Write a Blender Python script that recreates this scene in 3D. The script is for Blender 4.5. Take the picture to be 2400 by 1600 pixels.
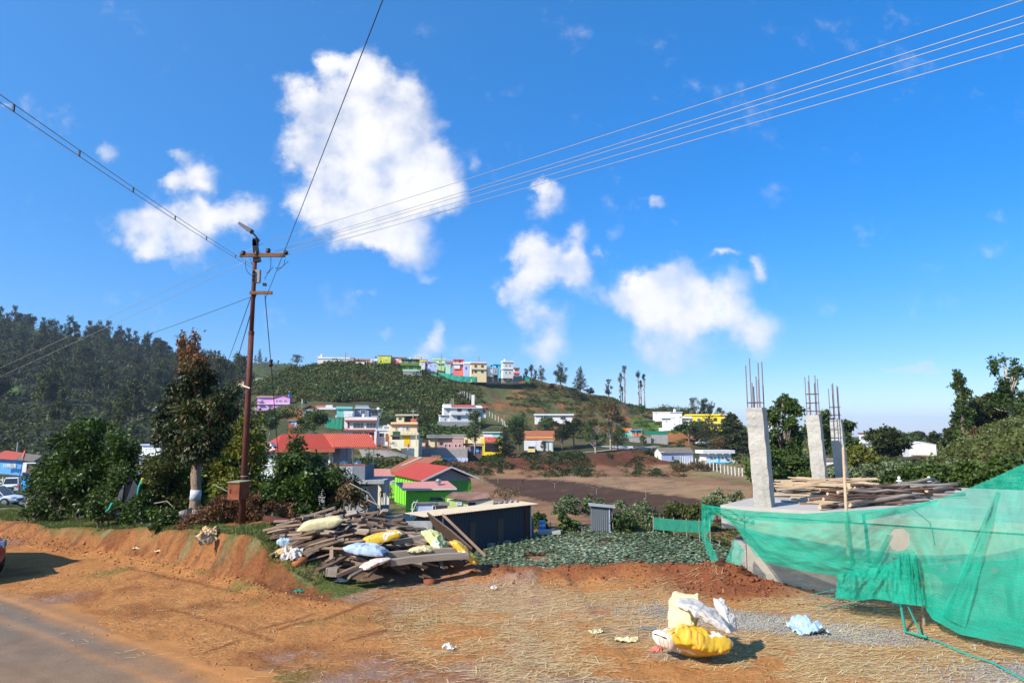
import bpy,bmesh,math,random
import numpy as np
from mathutils import Vector,Matrix
for o in list(bpy.data.objects):
 bpy.data.objects.remove(o)
SC=bpy.context.scene
COL=SC.collection
R=math.radians
# -- camera
EYE=2.8
PITCH=R(7.5)
F=1600.0
cs,sn=math.cos(PITCH),math.sin(PITCH)
cam_d=bpy.data.cameras.new('camera')
cam_d.sensor_width=36.0
cam_d.lens=24.0
cam_d.clip_start=0.1
cam_d.clip_end=20000
cam=bpy.data.objects.new('camera',cam_d)
COL.objects.link(cam)
cam.location=(0,0,EYE)
cam.rotation_euler=(R(90)+PITCH,0,0)
SC.camera=cam
# -- light
SUN_EL=R(38)
SUN_AZ=R(38)            # behind the camera's left hand
sdir=Vector((-math.cos(SUN_EL)*math.cos(SUN_AZ),-math.cos(SUN_EL)*math.sin(SUN_AZ),math.sin(SUN_EL)))
sl=bpy.data.lights.new('sun','SUN')
sl.energy=5.0
sl.angle=R(0.5)
sl.color=(1.0,0.92,0.80)
so=bpy.data.objects.new('sun',sl)
COL.objects.link(so)
so.location=sdir*50
so.rotation_euler=sdir.to_track_quat('Z','Y').to_euler()
W=bpy.data.worlds.new('World')
SC.world=W
W.use_nodes=True
SC.view_settings.view_transform='Standard'
SC.view_settings.look='None'
SC.view_settings.gamma=1
SC.view_settings.exposure=0.60
SC.view_settings.use_curve_mapping=False
def build_world():
 nt=W.node_tree
 N,L=nt.nodes,nt.links
 N.clear()
 out=N.new('ShaderNodeOutputWorld')
 bg=N.new('ShaderNodeBackground')
 L.new(bg.outputs[0],out.inputs[0])
 sky=N.new('ShaderNodeTexSky')
 sky.sky_type='NISHITA'
 sky.sun_disc=False
 sky.sun_elevation=SUN_EL
 sky.sun_rotation=math.atan2(sdir.x,sdir.y)
 sky.altitude=1900
 sky.air_density=1.0
 sky.dust_density=1.2
 sky.ozone_density=2.2
 hs=N.new('ShaderNodeHueSaturation')
 hs.inputs['Saturation'].default_value=1.42
 hs.inputs['Value'].default_value=1.75
 L.new(sky.outputs[0],hs.inputs['Color'])
 def math_(op,a,b=None,c=None,clamp=False):
  n=N.new('ShaderNodeMath')
  n.operation=op
  n.use_clamp=clamp
  for i,v in enumerate((a,b,c)):
   if v is None:
    continue
   if isinstance(v,(int,float)):
    n.inputs[i].default_value=v
   else:
    L.new(v,n.inputs[i])
  return n.outputs[0]
 tc=N.new('ShaderNodeTexCoord')
 sep=N.new('ShaderNodeSeparateXYZ')
 L.new(tc.outputs['Generated'],sep.inputs[0])
 yc=math_('MAXIMUM',sep.outputs['Y'],0.02)
 u=math_('DIVIDE',sep.outputs['X'],yc)
 w=math_('DIVIDE',sep.outputs['Z'],yc)
 cm=N.new('ShaderNodeCombineXYZ')
 L.new(u,cm.inputs[0])
 L.new(w,cm.inputs[1])
 nz=N.new('ShaderNodeTexNoise')
 nz.inputs['Scale'].default_value=9.0
 nz.inputs['Detail'].default_value=11
 nz.inputs['Roughness'].default_value=0.62
 L.new(cm.outputs[0],nz.inputs['Vector'])
 nz2=N.new('ShaderNodeTexNoise')
 nz2.inputs['Scale'].default_value=24.0
 nz2.inputs['Detail'].default_value=6
 nz2.inputs['Roughness'].default_value=0.6
 L.new(cm.outputs[0],nz2.inputs['Vector'])
 wsub=N.new('ShaderNodeVectorMath'); wsub.operation='SUBTRACT'
 L.new(nz.outputs['Color'],wsub.inputs[0]); wsub.inputs[1].default_value=(0.5,0.5,0.5)
 wmul=N.new('ShaderNodeVectorMath'); wmul.operation='SCALE'
 L.new(wsub.outputs[0],wmul.inputs[0]); wmul.inputs['Scale'].default_value=0.11
 wadd=N.new('ShaderNodeVectorMath'); wadd.operation='ADD'
 L.new(cm.outputs[0],wadd.inputs[0]); L.new(wmul.outputs[0],wadd.inputs[1])
 blobs=[
  (855,165,42,50,1.0),(775,155,38,28,.75),(705,235,62,36,.8),(840,240,120,80,1.2),
  (800,320,130,80,1.2),(930,280,75,110,1.15),(985,400,80,85,1.1),(900,390,90,60,1.1),
  (1030,440,50,50,.8),(730,380,60,60,.7),(770,475,95,55,1.0),(900,500,95,70,1.05),(950,580,70,50,.8),
  (690,500,40,30,.4),(850,545,80,35,.6),
  (425,345,32,16,.62),(465,395,52,34,.85),(410,405,30,26,.6),(500,425,22,18,.4),
  (320,515,75,55,.8),(430,500,80,40,.65),(530,500,80,42,.95),(430,570,75,42,.8),(320,575,60,30,.4),(590,515,30,45,.4),
  (250,350,24,30,.5),(70,255,25,18,.2),(10,245,20,8,.5),
  (1115,390,16,22,.45),(1285,465,34,34,.7),(1265,445,22,12,.5),
  (1255,575,52,40,.9),(1290,625,85,45,1.0),(1215,665,45,36,.8),(1345,545,30,45,.7),(1350,620,35,40,.6),
  (1250,720,60,35,.45),(1290,780,60,60,.5),(1270,840,60,40,.4),(1380,700,60,40,.35),(1410,580,14,12,.4),
  (1565,640,62,42,.95),(1480,690,80,50,.9),(1590,700,100,60,.95),(1690,720,75,55,.75),(1600,790,90,60,.6),
  (1560,860,90,50,.45),(1750,780,70,50,.55),(1790,810,50,50,.4),(1700,610,45,13,.6),(1785,640,16,32,.6),(1745,660,30,30,.3),
  (1540,480,18,20,.6),(1585,520,10,12,.3),(1448,530,22,20,.25),(1500,790,60,60,.35),
  (1010,785,26,36,.75),(1000,830,40,30,.5),(1080,830,50,20,.35),(905,790,14,12,.3),(870,685,18,16,.3),
  (1010,640,30,14,.3),(1035,280,22,16,.3),(1040,350,30,30,.35),
  (2090,872,34,10,.38),(2180,862,70,12,.4),(2230,700,26,18,.2),
 ]
 tot=None
 for (px,py,rx,ry,wt) in blobs:
  v=800-py
  den=F*cs-v*sn
  U=(px-1200)/den
  Wv=(F*sn+v*cs)/den
  s=N.new('ShaderNodeVectorMath'); s.operation='SUBTRACT'
  L.new(wadd.outputs[0],s.inputs[0]); s.inputs[1].default_value=(U,Wv,0)
  m=N.new('ShaderNodeVectorMath'); m.operation='MULTIPLY'
  L.new(s.outputs[0],m.inputs[0]); m.inputs[1].default_value=(den/rx/1.72,den/ry/1.72,0)
  ln=N.new('ShaderNodeVectorMath'); ln.operation='LENGTH'
  L.new(m.outputs[0],ln.inputs[0])
  mr=N.new('ShaderNodeMapRange'); mr.interpolation_type='SMOOTHSTEP'
  L.new(ln.outputs['Value'],mr.inputs[0])
  mr.inputs[1].default_value=1.0; mr.inputs[2].default_value=0.0
  mr.inputs[3].default_value=0.0; mr.inputs[4].default_value=wt
  tot=mr.outputs[0] if tot is None else math_('ADD',tot,mr.outputs[0])
 tot=math_('MINIMUM',tot,1.02)
 n1=math_('SUBTRACT',nz.outputs['Fac'],0.5)
 n2=math_('SUBTRACT',nz2.outputs['Fac'],0.5)
 d=math_('ADD',math_('MULTIPLY',tot,1.08),math_('MULTIPLY',n1,1.75))
 d=math_('ADD',d,math_('MULTIPLY',n2,0.80))
 front=math_('MULTIPLY',sep.outputs['Y'],6.0,clamp=True)
 d=math_('MULTIPLY',d,front)
 mr=N.new('ShaderNodeMapRange'); mr.interpolation_type='SMOOTHSTEP'
 L.new(d,mr.inputs[0]); mr.inputs[1].default_value=0.12; mr.inputs[2].default_value=1.12
 dens=math_('POWER',mr.outputs[0],.92)
 cr=N.new('ShaderNodeMapRange'); L.new(d,cr.inputs[0])
 cr.inputs[1].default_value=0.2; cr.inputs[2].default_value=1.5
 cr.inputs[3].default_value=0.84; cr.inputs[4].default_value=1.0
 nz3=N.new('ShaderNodeTexNoise'); nz3.inputs['Scale'].default_value=13; nz3.inputs['Detail'].default_value=5
 off=N.new('ShaderNodeVectorMath'); off.operation='ADD'; L.new(cm.outputs[0],off.inputs[0]); off.inputs[1].default_value=(3.1,7.7,0)
 L.new(off.outputs[0],nz3.inputs['Vector'])
 rel=N.new('ShaderNodeMapRange'); L.new(nz3.outputs['Fac'],rel.inputs[0]); rel.inputs[1].default_value=.3; rel.inputs[2].default_value=.7
 rel.inputs[3].default_value=.88; rel.inputs[4].default_value=1.06
 thin=N.new('ShaderNodeMapRange'); thin.interpolation_type='SMOOTHSTEP'; L.new(nz3.outputs['Fac'],thin.inputs[0]); thin.inputs[1].default_value=.30; thin.inputs[2].default_value=.56; thin.inputs[3].default_value=.60; thin.inputs[4].default_value=1
 dens=math_('MULTIPLY',dens,thin.outputs[0])
 body=math_('MULTIPLY',cr.outputs[0],rel.outputs[0])
 cc=N.new('ShaderNodeCombineColor')
 L.new(math_('MULTIPLY',body,7.0),cc.inputs[0])
 L.new(math_('MULTIPLY',body,7.05),cc.inputs[1])
 L.new(math_('MULTIPLY',body,7.4),cc.inputs[2])
 mx=N.new('ShaderNodeMix'); mx.data_type='RGBA'
 L.new(dens,mx.inputs['Factor'])
 tint=N.new('ShaderNodeMix'); tint.data_type='RGBA'; tint.blend_type='MULTIPLY'
 tint.inputs['Factor'].default_value=1.0
 gr=N.new('ShaderNodeValToRGB'); el=gr.color_ramp.elements
 el[0].position=0.0; el[0].color=(.50,.49,.58,1); el[1].position=.75; el[1].color=(.62,1.05,1.08,1)
 for p_,c_ in ((.10,(.50,.54,.63,1)),(.22,(.55,.68,.78,1)),(.42,(.55,.84,.94,1))):
  q=el.new(p_); q.color=c_
 L.new(sep.outputs['Z'],gr.inputs[0])
 L.new(hs.outputs[0],tint.inputs['A']); L.new(gr.outputs[0],tint.inputs['B'])
 dt=N.new('ShaderNodeVectorMath'); dt.operation='DOT_PRODUCT'
 nrm=N.new('ShaderNodeVectorMath'); nrm.operation='NORMALIZE'; L.new(tc.outputs['Generated'],nrm.inputs[0])
 L.new(nrm.outputs[0],dt.inputs[0]); dt.inputs[1].default_value=sdir
 dm=N.new('ShaderNodeMapRange'); L.new(dt.outputs['Value'],dm.inputs[0]); dm.inputs[1].default_value=-.55; dm.inputs[2].default_value=.45; dm.inputs[3].default_value=0; dm.inputs[4].default_value=1.0
 pal=N.new('ShaderNodeMix'); pal.data_type='RGBA'; pal.blend_type='ADD'; L.new(dm.outputs[0],pal.inputs['Factor']); L.new(tint.outputs['Result'],pal.inputs['A']); pal.inputs['B'].default_value=(.55,.72,.55,1)
 L.new(pal.outputs['Result'],mx.inputs['A'])
 L.new(cc.outputs[0],mx.inputs['B'])
 L.new(mx.outputs['Result'],bg.inputs['Color'])
 bg.inputs['Strength'].default_value=0.10
build_world()
# -- helpers
rng=np.random.default_rng(7)
random.seed(7)
def P(px,py,d):
 v=800-py
 den=F*cs-v*sn
 return Vector(((px-1200)/den*d,d,EYE+(F*sn+v*cs)/den*d))
def proj(x,y,z):
 z=z-EYE
 dep=y*cs+z*sn
 v=-y*sn+z*cs
 return 1200+x/dep*F,800-v/dep*F
def tag(o,label=None,cat=None,group=None,kind=None):
 if label: o['label']=label
 if cat: o['category']=cat
 if group: o['group']=group
 if kind: o['kind']=kind
 return o
def empty(name,loc,rz=0.0):
 o=bpy.data.objects.new(name,None)
 o.empty_display_size=0.3
 o.location=loc
 o.rotation_euler=(0,0,rz)
 COL.objects.link(o)
 return o
def kids(o):
 return [c for c in bpy.data.objects if c.parent==o]
def link_mesh(name,me,parent=None,mats=()):
 o=bpy.data.objects.new(name,me)
 for m in mats:
  me.materials.append(m)
 COL.objects.link(o)
 if parent is not None:
  o.parent=parent
 return o
class MB:
 def __init__(self):
  self.v=[]; self.f=[]; self.m=[]
 def add(self,vs,fs,mi=0):
  b=len(self.v)
  self.v+=[tuple(p) for p in vs]
  self.f+=[tuple(b+i for i in f) for f in fs]
  self.m+=[mi]*len(fs)
  return self
 def box(self,x0,x1,y0,y1,z0,z1,mi=0):
  return self.add([(x0,y0,z0),(x1,y0,z0),(x1,y1,z0),(x0,y1,z0),(x0,y0,z1),(x1,y0,z1),(x1,y1,z1),(x0,y1,z1)],
      [(0,3,2,1),(4,5,6,7),(0,1,5,4),(1,2,6,5),(2,3,7,6),(3,0,4,7)],mi)
 def hexa(self,pts,mi=0):
  return self.add(pts,[(0,3,2,1),(4,5,6,7),(0,1,5,4),(1,2,6,5),(2,3,7,6),(3,0,4,7)],mi)
 def prism(self,poly,y0,y1,mi=0):
  n=len(poly)
  vs=[(x,y0,z) for x,z in poly]+[(x,y1,z) for x,z in poly]
  fs=[tuple(range(n)),tuple(range(2*n-1,n-1,-1))]
  fs+=[(i,i+n,(i+1) % n+n,(i+1) % n) for i in range(n)]
  return self.add(vs,fs,mi)
 def slab(self,poly,z0,z1,mi=0):
  n=len(poly)
  vs=[(x,y,z0) for x,y in poly]+[(x,y,z1) for x,y in poly]
  fs=[tuple(range(n-1,-1,-1)),tuple(range(n,2*n))]
  fs+=[(i,(i+1) % n,(i+1) % n+n,i+n) for i in range(n)]
  return self.add(vs,fs,mi)
 def tube(self,pts,r,n=6,mi=0,caps=True):
  pts=[Vector(p) for p in pts]
  if not hasattr(r,'__len__'): r=[r]*len(pts)
  b=len(self.v)
  up=None
  for i,p in enumerate(pts):
   t=(pts[min(i+1,len(pts)-1)]-pts[max(i-1,0)])
   if t.length<1e-9: t=Vector((0,0,1))
   t.normalize()
   if up is None:
    up=Vector((1,0,0)) if abs(t.x)<0.8 else Vector((0,1,0))
   a=(up-t*up.dot(t)).normalized()
   up=a
   c=t.cross(a)
   for k in range(n):
    th=2*math.pi*k/n
    q=p+a*(math.cos(th)*r[i])+c*(math.sin(th)*r[i])
    self.v.append(tuple(q))
  for i in range(len(pts)-1):
   for k in range(n):
    self.f.append((b+i*n+k,b+i*n+(k+1) % n,b+(i+1)*n+(k+1) % n,b+(i+1)*n+k)); self.m.append(mi)
  if caps:
   self.f.append(tuple(b+k for k in range(n))[::-1]); self.m.append(mi)
   e=b+(len(pts)-1)*n
   self.f.append(tuple(e+k for k in range(n))); self.m.append(mi)
  return self
 def lathe(self,prof,n=16,c=(0,0,0),mi=0):
  b=len(self.v)
  for (r,z) in prof:
   for k in range(n):
    th=2*math.pi*k/n
    self.v.append((c[0]+r*math.cos(th),c[1]+r*math.sin(th),c[2]+z))
  for i in range(len(prof)-1):
   for k in range(n):
    self.f.append((b+i*n+k,b+i*n+(k+1) % n,b+(i+1)*n+(k+1) % n,b+(i+1)*n+k)); self.m.append(mi)
  self.f.append(tuple(b+k for k in range(n))[::-1]); self.m.append(mi)
  e=b+(len(prof)-1)*n
  self.f.append(tuple(e+k for k in range(n))); self.m.append(mi)
  return self
 def xf(self,mat,start=0):
  for i in range(start,len(self.v)):
   self.v[i]=tuple(mat @ Vector(self.v[i]))
  return self
 def mesh(self,name):
  me=bpy.data.meshes.new(name)
  me.from_pydata(self.v,[],self.f)
  return me
 def build(self,name,mats,parent=None,smooth=False,loc=None):
  me=self.mesh(name)
  if not isinstance(mats,(list,tuple)): mats=[mats]
  for m in mats: me.materials.append(m)
  if len(mats)>1:
   me.polygons.foreach_set('material_index',self.m)
  if smooth:
   me.polygons.foreach_set('use_smooth',[True]*len(me.polygons))
  me.update()
  o=bpy.data.objects.new(name,me)
  COL.objects.link(o)
  if parent is not None: o.parent=parent
  if loc is not None: o.location=loc
  return o
def np_mesh(name,V,Q,mat=None,tint=None,smooth=False):
 me=bpy.data.meshes.new(name)
 V=np.ascontiguousarray(V,dtype=np.float32); Q=np.ascontiguousarray(Q,dtype=np.int32)
 me.vertices.add(len(V)); me.vertices.foreach_set('co',V.ravel())
 k=Q.shape[1]
 me.loops.add(Q.size); me.loops.foreach_set('vertex_index',Q.ravel())
 me.polygons.add(len(Q))
 me.polygons.foreach_set('loop_start',np.arange(0,Q.size,k,dtype=np.int32))
 me.polygons.foreach_set('loop_total',np.full(len(Q),k,dtype=np.int32))
 if smooth: me.polygons.foreach_set('use_smooth',np.ones(len(Q),dtype=bool))
 if mat is not None: me.materials.append(mat)
 me.update(calc_edges=True)
 if tint is not None:
  a=me.attributes.new('tint','FLOAT','FACE')
  a.data.foreach_set('value',np.ascontiguousarray(tint,dtype=np.float32))
 return me
_perm=np.random.default_rng(3).random((256,256)).astype(np.float64)
def vnoise(x,y):
 xi=np.floor(x).astype(int); yi=np.floor(y).astype(int)
 fx=x-xi; fy=y-yi
 fx=fx*fx*(3-2*fx); fy=fy*fy*(3-2*fy)
 a=_perm[xi & 255,yi & 255]; b=_perm[(xi+1) & 255,yi & 255]
 c=_perm[xi & 255,(yi+1) & 255]; d=_perm[(xi+1) & 255,(yi+1) & 255]
 return (a*(1-fx)+b*fx)*(1-fy)+(c*(1-fx)+d*fx)*fy
def fbm(x,y,sc,octv=4,seed=0.0):
 x=np.asarray(x,float)*sc+seed*17.3; y=np.asarray(y,float)*sc+seed*9.1
 s=0; a=1.0; t=0
 for i in range(octv):
  s=s+a*vnoise(x,y); t+=a; a*=0.5
  x=x*2.03+11.1; y=y*2.03+5.7
 return s/t-0.5
def sstep(a,b,x):
 t=np.clip((x-a)/(b-a),0,1)
 return t*t*(3-2*t)
def inpoly(px,py,poly):
 px=np.asarray(px,float); py=np.asarray(py,float)
 r=np.zeros(px.shape,bool); n=len(poly)
 for i in range(n):
  x0,y0=poly[i]; x1,y1=poly[(i+1) % n]
  if y0==y1: continue
  c=((y0>py) !=(y1>py)) & (px<(x1-x0)*(py-y0)/(y1-y0)+x0)
  r ^=c
 return r
# -- materials
MATS={}
def mk(name,col,rough=0.85,var=0.18,scale=2.5,bump=0.25,bscale=None,metal=0.0,stain=0.0,stain_col=(0.09,0.07,0.055),spec=0.3,stretch=None,dist=0.02):
 if name in MATS: return MATS[name]
 m=bpy.data.materials.new(name); m.use_nodes=True
 nt=m.node_tree; N,L=nt.nodes,nt.links
 b=N['Principled BSDF']
 b.inputs['Roughness'].default_value=rough
 b.inputs['Metallic'].default_value=metal
 b.inputs['Specular IOR Level'].default_value=spec
 tc=N.new('ShaderNodeTexCoord')
 mp=N.new('ShaderNodeMapping'); L.new(tc.outputs['Object'],mp.inputs[0])
 if stretch: mp.inputs['Scale'].default_value=stretch
 n1=N.new('ShaderNodeTexNoise'); n1.inputs['Scale'].default_value=scale; n1.inputs['Detail'].default_value=6; n1.inputs['Roughness'].default_value=.62
 L.new(mp.outputs[0],n1.inputs['Vector'])
 r=N.new('ShaderNodeMapRange'); L.new(n1.outputs['Fac'],r.inputs[0]); r.inputs[1].default_value=.25; r.inputs[2].default_value=.75
 r.inputs[3].default_value=1-var; r.inputs[4].default_value=1+var
 mx=N.new('ShaderNodeMix'); mx.data_type='RGBA'; mx.blend_type='MULTIPLY'; mx.inputs['Factor'].default_value=1
 mx.inputs['A'].default_value=(*col,1); L.new(r.outputs[0],mx.inputs['B'])
 last=mx.outputs['Result']
 if stain>0:
  mp2=N.new('ShaderNodeMapping'); L.new(tc.outputs['Object'],mp2.inputs[0]); mp2.inputs['Scale'].default_value=(1.6,1.6,.35)
  n2=N.new('ShaderNodeTexNoise'); n2.inputs['Scale'].default_value=1.3; n2.inputs['Detail'].default_value=8; n2.inputs['Roughness'].default_value=.7
  L.new(mp2.outputs[0],n2.inputs['Vector'])
  r2=N.new('ShaderNodeMapRange'); L.new(n2.outputs['Fac'],r2.inputs[0]); r2.inputs[1].default_value=.5; r2.inputs[2].default_value=.72
  r2.inputs[3].default_value=0; r2.inputs[4].default_value=stain
  m2=N.new('ShaderNodeMix'); m2.data_type='RGBA'; L.new(r2.outputs[0],m2.inputs['Factor']); L.new(last,m2.inputs['A']); m2.inputs['B'].default_value=(*stain_col,1)
  last=m2.outputs['Result']
 L.new(last,b.inputs['Base Color'])
 if bump>0:
  n3=N.new('ShaderNodeTexNoise'); n3.inputs['Scale'].default_value=bscale or scale*6; n3.inputs['Detail'].default_value=5
  L.new(mp.outputs[0],n3.inputs['Vector'])
  bp=N.new('ShaderNodeBump'); bp.inputs['Strength'].default_value=bump; bp.inputs['Distance'].default_value=dist
  L.new(n3.outputs['Fac'],bp.inputs['Height']); L.new(bp.outputs[0],b.inputs['Normal'])
 MATS[name]=m
 return m
def leafmat(name,cols,rough=0.5,trans=0.24,spec=0.35):
 if name in MATS: return MATS[name]
 m=bpy.data.materials.new(name); m.use_nodes=True
 nt=m.node_tree; N,L=nt.nodes,nt.links
 b=N['Principled BSDF']; out=N['Material Output']
 at=N.new('ShaderNodeAttribute'); at.attribute_name='tint'
 cr=N.new('ShaderNodeValToRGB')
 e=cr.color_ramp.elements
 e[0].position=0; e[0].color=(*cols[0],1)
 e[1].position=1; e[1].color=(*cols[-1],1)
 for i in range(1,len(cols)-1):
  q=e.new(i/(len(cols)-1)); q.color=(*cols[i],1)
 L.new(at.outputs['Fac'],cr.inputs[0])
 L.new(cr.outputs[0],b.inputs['Base Color'])
 b.inputs['Roughness'].default_value=rough
 b.inputs['Specular IOR Level'].default_value=spec
 t=N.new('ShaderNodeBsdfTranslucent'); L.new(cr.outputs[0],t.inputs['Color'])
 mx=N.new('ShaderNodeMixShader'); mx.inputs[0].default_value=trans
 L.new(b.outputs[0],mx.inputs[1]); L.new(t.outputs[0],mx.inputs[2]); L.new(mx.outputs[0],out.inputs[0])
 MATS[name]=m
 return m
def glass(name='dark_glass',col=(0.03,0.035,0.04)):
 return mk(name,col,rough=.12,var=.1,bump=0,spec=.6)
M=dict(
 white=mk('white_paint',(.64,.64,.63),var=.06,stain=.22,stain_col=(.38,.36,.33)),
 white_old=mk('old_whitewash',(.66,.65,.62),var=.12,stain=.6,stain_col=(.30,.24,.18)),
 blue_and_shaded_wash=mk('blue_and_shaded_whitewash',(.46,.52,.70),var=.1,stain=.4,stain_col=(.3,.3,.33)),  # blue-white paint; on the gabled shed it carries painted-in shade
 cream=mk('cream_paint',(.72,.58,.33),var=.07,stain=.2,stain_col=(.4,.33,.2)),
 palecream=mk('pale_cream_paint',(.74,.68,.50),var=.06,stain=.15),
 yellow=mk('yellow_paint',(.80,.60,.03),var=.08),
 shutter=mk('yellow_shutter',(.72,.46,.01),var=.05),
 lime=mk('lime_yellow_paint',(.50,.55,.06),var=.08),
 pink=mk('lilac_pink_paint',(.72,.36,.66),var=.06,stain=.12,stain_col=(.4,.25,.35)),
 dustpink=mk('dusty_pink_paint',(.52,.30,.27),var=.12,stain=.6,stain_col=(.16,.13,.12)),
 peach=mk('peach_paint',(.74,.48,.34),var=.08),
 salmon=mk('salmon_paint',(.75,.16,.13),var=.08),
 turq=mk('turquoise_paint',(.20,.56,.52),var=.08,stain=.3,stain_col=(.15,.2,.18)),
 cyan=mk('cyan_paint',(.04,.42,.62),var=.08),
 blue=mk('sky_blue_paint',(.12,.36,.70),var=.08),
 paleblue=mk('pale_blue_paint',(.45,.52,.78),var=.06),
 greyblue=mk('grey_blue_paint',(.26,.30,.37),var=.1,stain=.2),
 grey=mk('grey_cement',(.30,.30,.29),var=.15,stain=.45),
 darkgrey=mk('dark_grey_paint',(.13,.135,.15),var=.12),
 green=mk('bright_green_paint',(.22,.60,.04),var=.06,stain=.12,stain_col=(.12,.25,.1)),
 green_d=mk('weathered_green_paint',(.10,.34,.05),var=.12,stain=.75,stain_col=(.23,.28,.26)),
 dgreen=mk('dark_green_paint',(.11,.20,.03),var=.1),
 mint=mk('mint_paint',(.36,.58,.42),var=.08),
 ltgreen=mk('light_green_paint',(.45,.62,.25),var=.08),
 ltlime=mk('pale_lime_paint',(.58,.68,.25),var=.08,stain=.25,stain_col=(.3,.34,.2)),
 tile=mk('clay_tile',(.30,.10,.055),var=.35,scale=5,stain=.5,stain_col=(.12,.08,.06)),
 redroof=mk('red_sheet_roof',(.34,.042,.025),rough=.6,var=.08,scale=.7,bump=.05,stain=.2,stain_col=(.27,.06,.04),spec=.45),
 redroof2=mk('salmon_sheet_roof',(.42,.085,.052),rough=.65,var=.1,scale=.8,bump=.05,stain=.3,stain_col=(.32,.11,.08)),
 redtrim=mk('red_oxide_trim',(.34,.09,.05),var=.12),
 redshut=mk('red_shutter',(.26,.03,.03),var=.1),
 asb=mk('weathered_asbestos',(.17,.145,.12),var=.3,scale=3,stain=.4),
 brownroof=mk('mossy_brown_roof',(.24,.13,.095),var=.35,scale=1.2,stain=.6,stain_col=(.10,.08,.07)),
 tin=mk('pale_tin_roof',(.44,.36,.25),rough=.6,var=.15,stain=.3,stain_col=(.4,.28,.17)),
 shed=mk('charcoal_sheet',(.045,.052,.062),rough=.6,var=.15,bump=.05),
 greysheet=mk('grey_sheet',(.11,.125,.14),rough=.5,var=.12,bump=.05),
 wooddoor=mk('weathered_door',(.13,.085,.06),var=.25,stretch=(8,8,.6)),
 glass=glass(),
 frame=mk('window_frame_white',(.70,.71,.74),var=.05,bump=0),
 dframe=mk('window_frame_dark',(.10,.06,.05),var=.1,bump=0),
 tankw=mk('white_tank',(.70,.72,.72),rough=.5,var=.05,bump=0),
 tankb=mk('blue_tank',(.02,.17,.62),rough=.45,var=.05,bump=0),
 black=mk('black_plastic',(.02,.02,.022),rough=.5,bump=0),
 steel=mk('galvanised_metal',(.45,.46,.47),rough=.35,metal=.7,var=.15,bump=0),
 conc=mk('raw_concrete',(.37,.35,.31),var=.16,scale=4,bump=.9,bscale=9,stain=.7,stain_col=(.19,.175,.15),dist=.04),
 slabc=mk('slab_concrete',(.40,.37,.33),var=.12,scale=2.5,bump=.3,stain=.3,stain_col=(.33,.29,.25)),
 rust=mk('rusty_steel',(.10,.028,.02),rough=.7,var=.35,scale=6,stain=.3,stain_col=(.03,.02,.02)),
 rustbox=mk('rusty_box',(.20,.055,.022),rough=.75,var=.5,scale=7,stain=.5,stain_col=(.07,.03,.02)),
 rebar=mk('rebar',(.20,.15,.15),rough=.6,var=.3,metal=.3),
 rarm=mk('rusted_crossarm',(.17,.085,.045),var=.5,scale=9),
 ceramic=mk('brown_insulator',(.03,.018,.015),rough=.25,bump=0),
 wire=mk('aluminium_wire',(.33,.31,.30),rough=.5,metal=.3,bump=0,var=.05),
 cable=mk('black_cable',(.045,.05,.055),rough=.6,bump=0),
 whitew=mk('lamp_white',(.5,.5,.5),bump=0),
 stonew=mk('stone_wall',(.30,.285,.27),var=.35,scale=4,bump=.8,bscale=5,stain=.3,dist=.08),
 bark=mk('grey_brown_bark',(.20,.15,.115),var=.4,scale=5,bump=.9,stretch=(2,2,.5),dist=.04),
 barkp=mk('pale_bark',(.36,.31,.26),var=.3,scale=4,bump=.5,stretch=(2,2,.4)),
 lime_w=mk('limewashed_bark',(.58,.57,.60),var=.3,scale=9,bump=.8,stain=.55,stain_col=(.28,.22,.18),dist=.03),
 wood=mk('weathered_plank',(.19,.128,.085),var=.35,scale=2.2,bump=.5,stretch=(.5,6,6),stain=.3,stain_col=(.09,.06,.045)),
 wood2=mk('grey_plank',(.26,.21,.165),var=.3,scale=2.2,bump=.5,stretch=(.5,6,6)),
 wood3=mk('dark_brown_plank',(.11,.07,.048),var=.35,scale=2.2,bump=.5,stretch=(.5,6,6)),
 woodl=mk('pale_sawn_plank',(.48,.35,.22),var=.25,scale=2.2,bump=.4,stretch=(.5,6,6)),
 logb=mk('log_bark',(.13,.075,.05),var=.4,scale=5,bump=.8,stretch=(.5,3,3)),
 endgrain=mk('cut_log_end',(.50,.35,.20),var=.2),
 clod=mk('soil_clod',(.34,.125,.045),var=.35,scale=9,bump=.6),
 clod_d=mk('dark_soil_clod',(.19,.062,.028),var=.35,scale=9,bump=.6),
 gravel=mk('grey_gravel',(.24,.235,.235),var=.4,scale=1.2,bump=.3),
 straw=leafmat('straw',[(.40,.27,.10),(.62,.46,.20),(.85,.72,.42)],rough=.6,trans=.1),
 polycream=mk('cream_woven_sack',(.55,.48,.26),rough=.55,var=.12,scale=5,bump=.35,bscale=9,stain=.2,stain_col=(.4,.36,.25),dist=.03),
 polywhite=mk('dirty_white_sack',(.50,.47,.42),rough=.6,var=.2,scale=6,bump=.35,bscale=9,stain=.7,stain_col=(.33,.28,.24),dist=.03),
 polyblue=mk('pale_blue_plastic',(.34,.44,.58),rough=.4,var=.12,scale=6,bump=.3,bscale=10,stain=.2,stain_col=(.55,.6,.66),dist=.03),
 polybag=mk('pale_blue_bag',(.34,.46,.54),rough=.35,var=.15,scale=7,bump=.4,bscale=14),
 tancloth=mk('tan_cloth',(.50,.33,.17),var=.2,scale=5,bump=.3),
 tarp=mk('bright_blue_tarpaulin',(.01,.28,.68),rough=.45,var=.12,bump=.2),
 netg=mk('green_net_cloth',(.015,.17,.11),rough=.8,var=.25,scale=3),
 netc=mk('cyan_net_cloth',(.02,.26,.19),rough=.8,var=.15),
)
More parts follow.
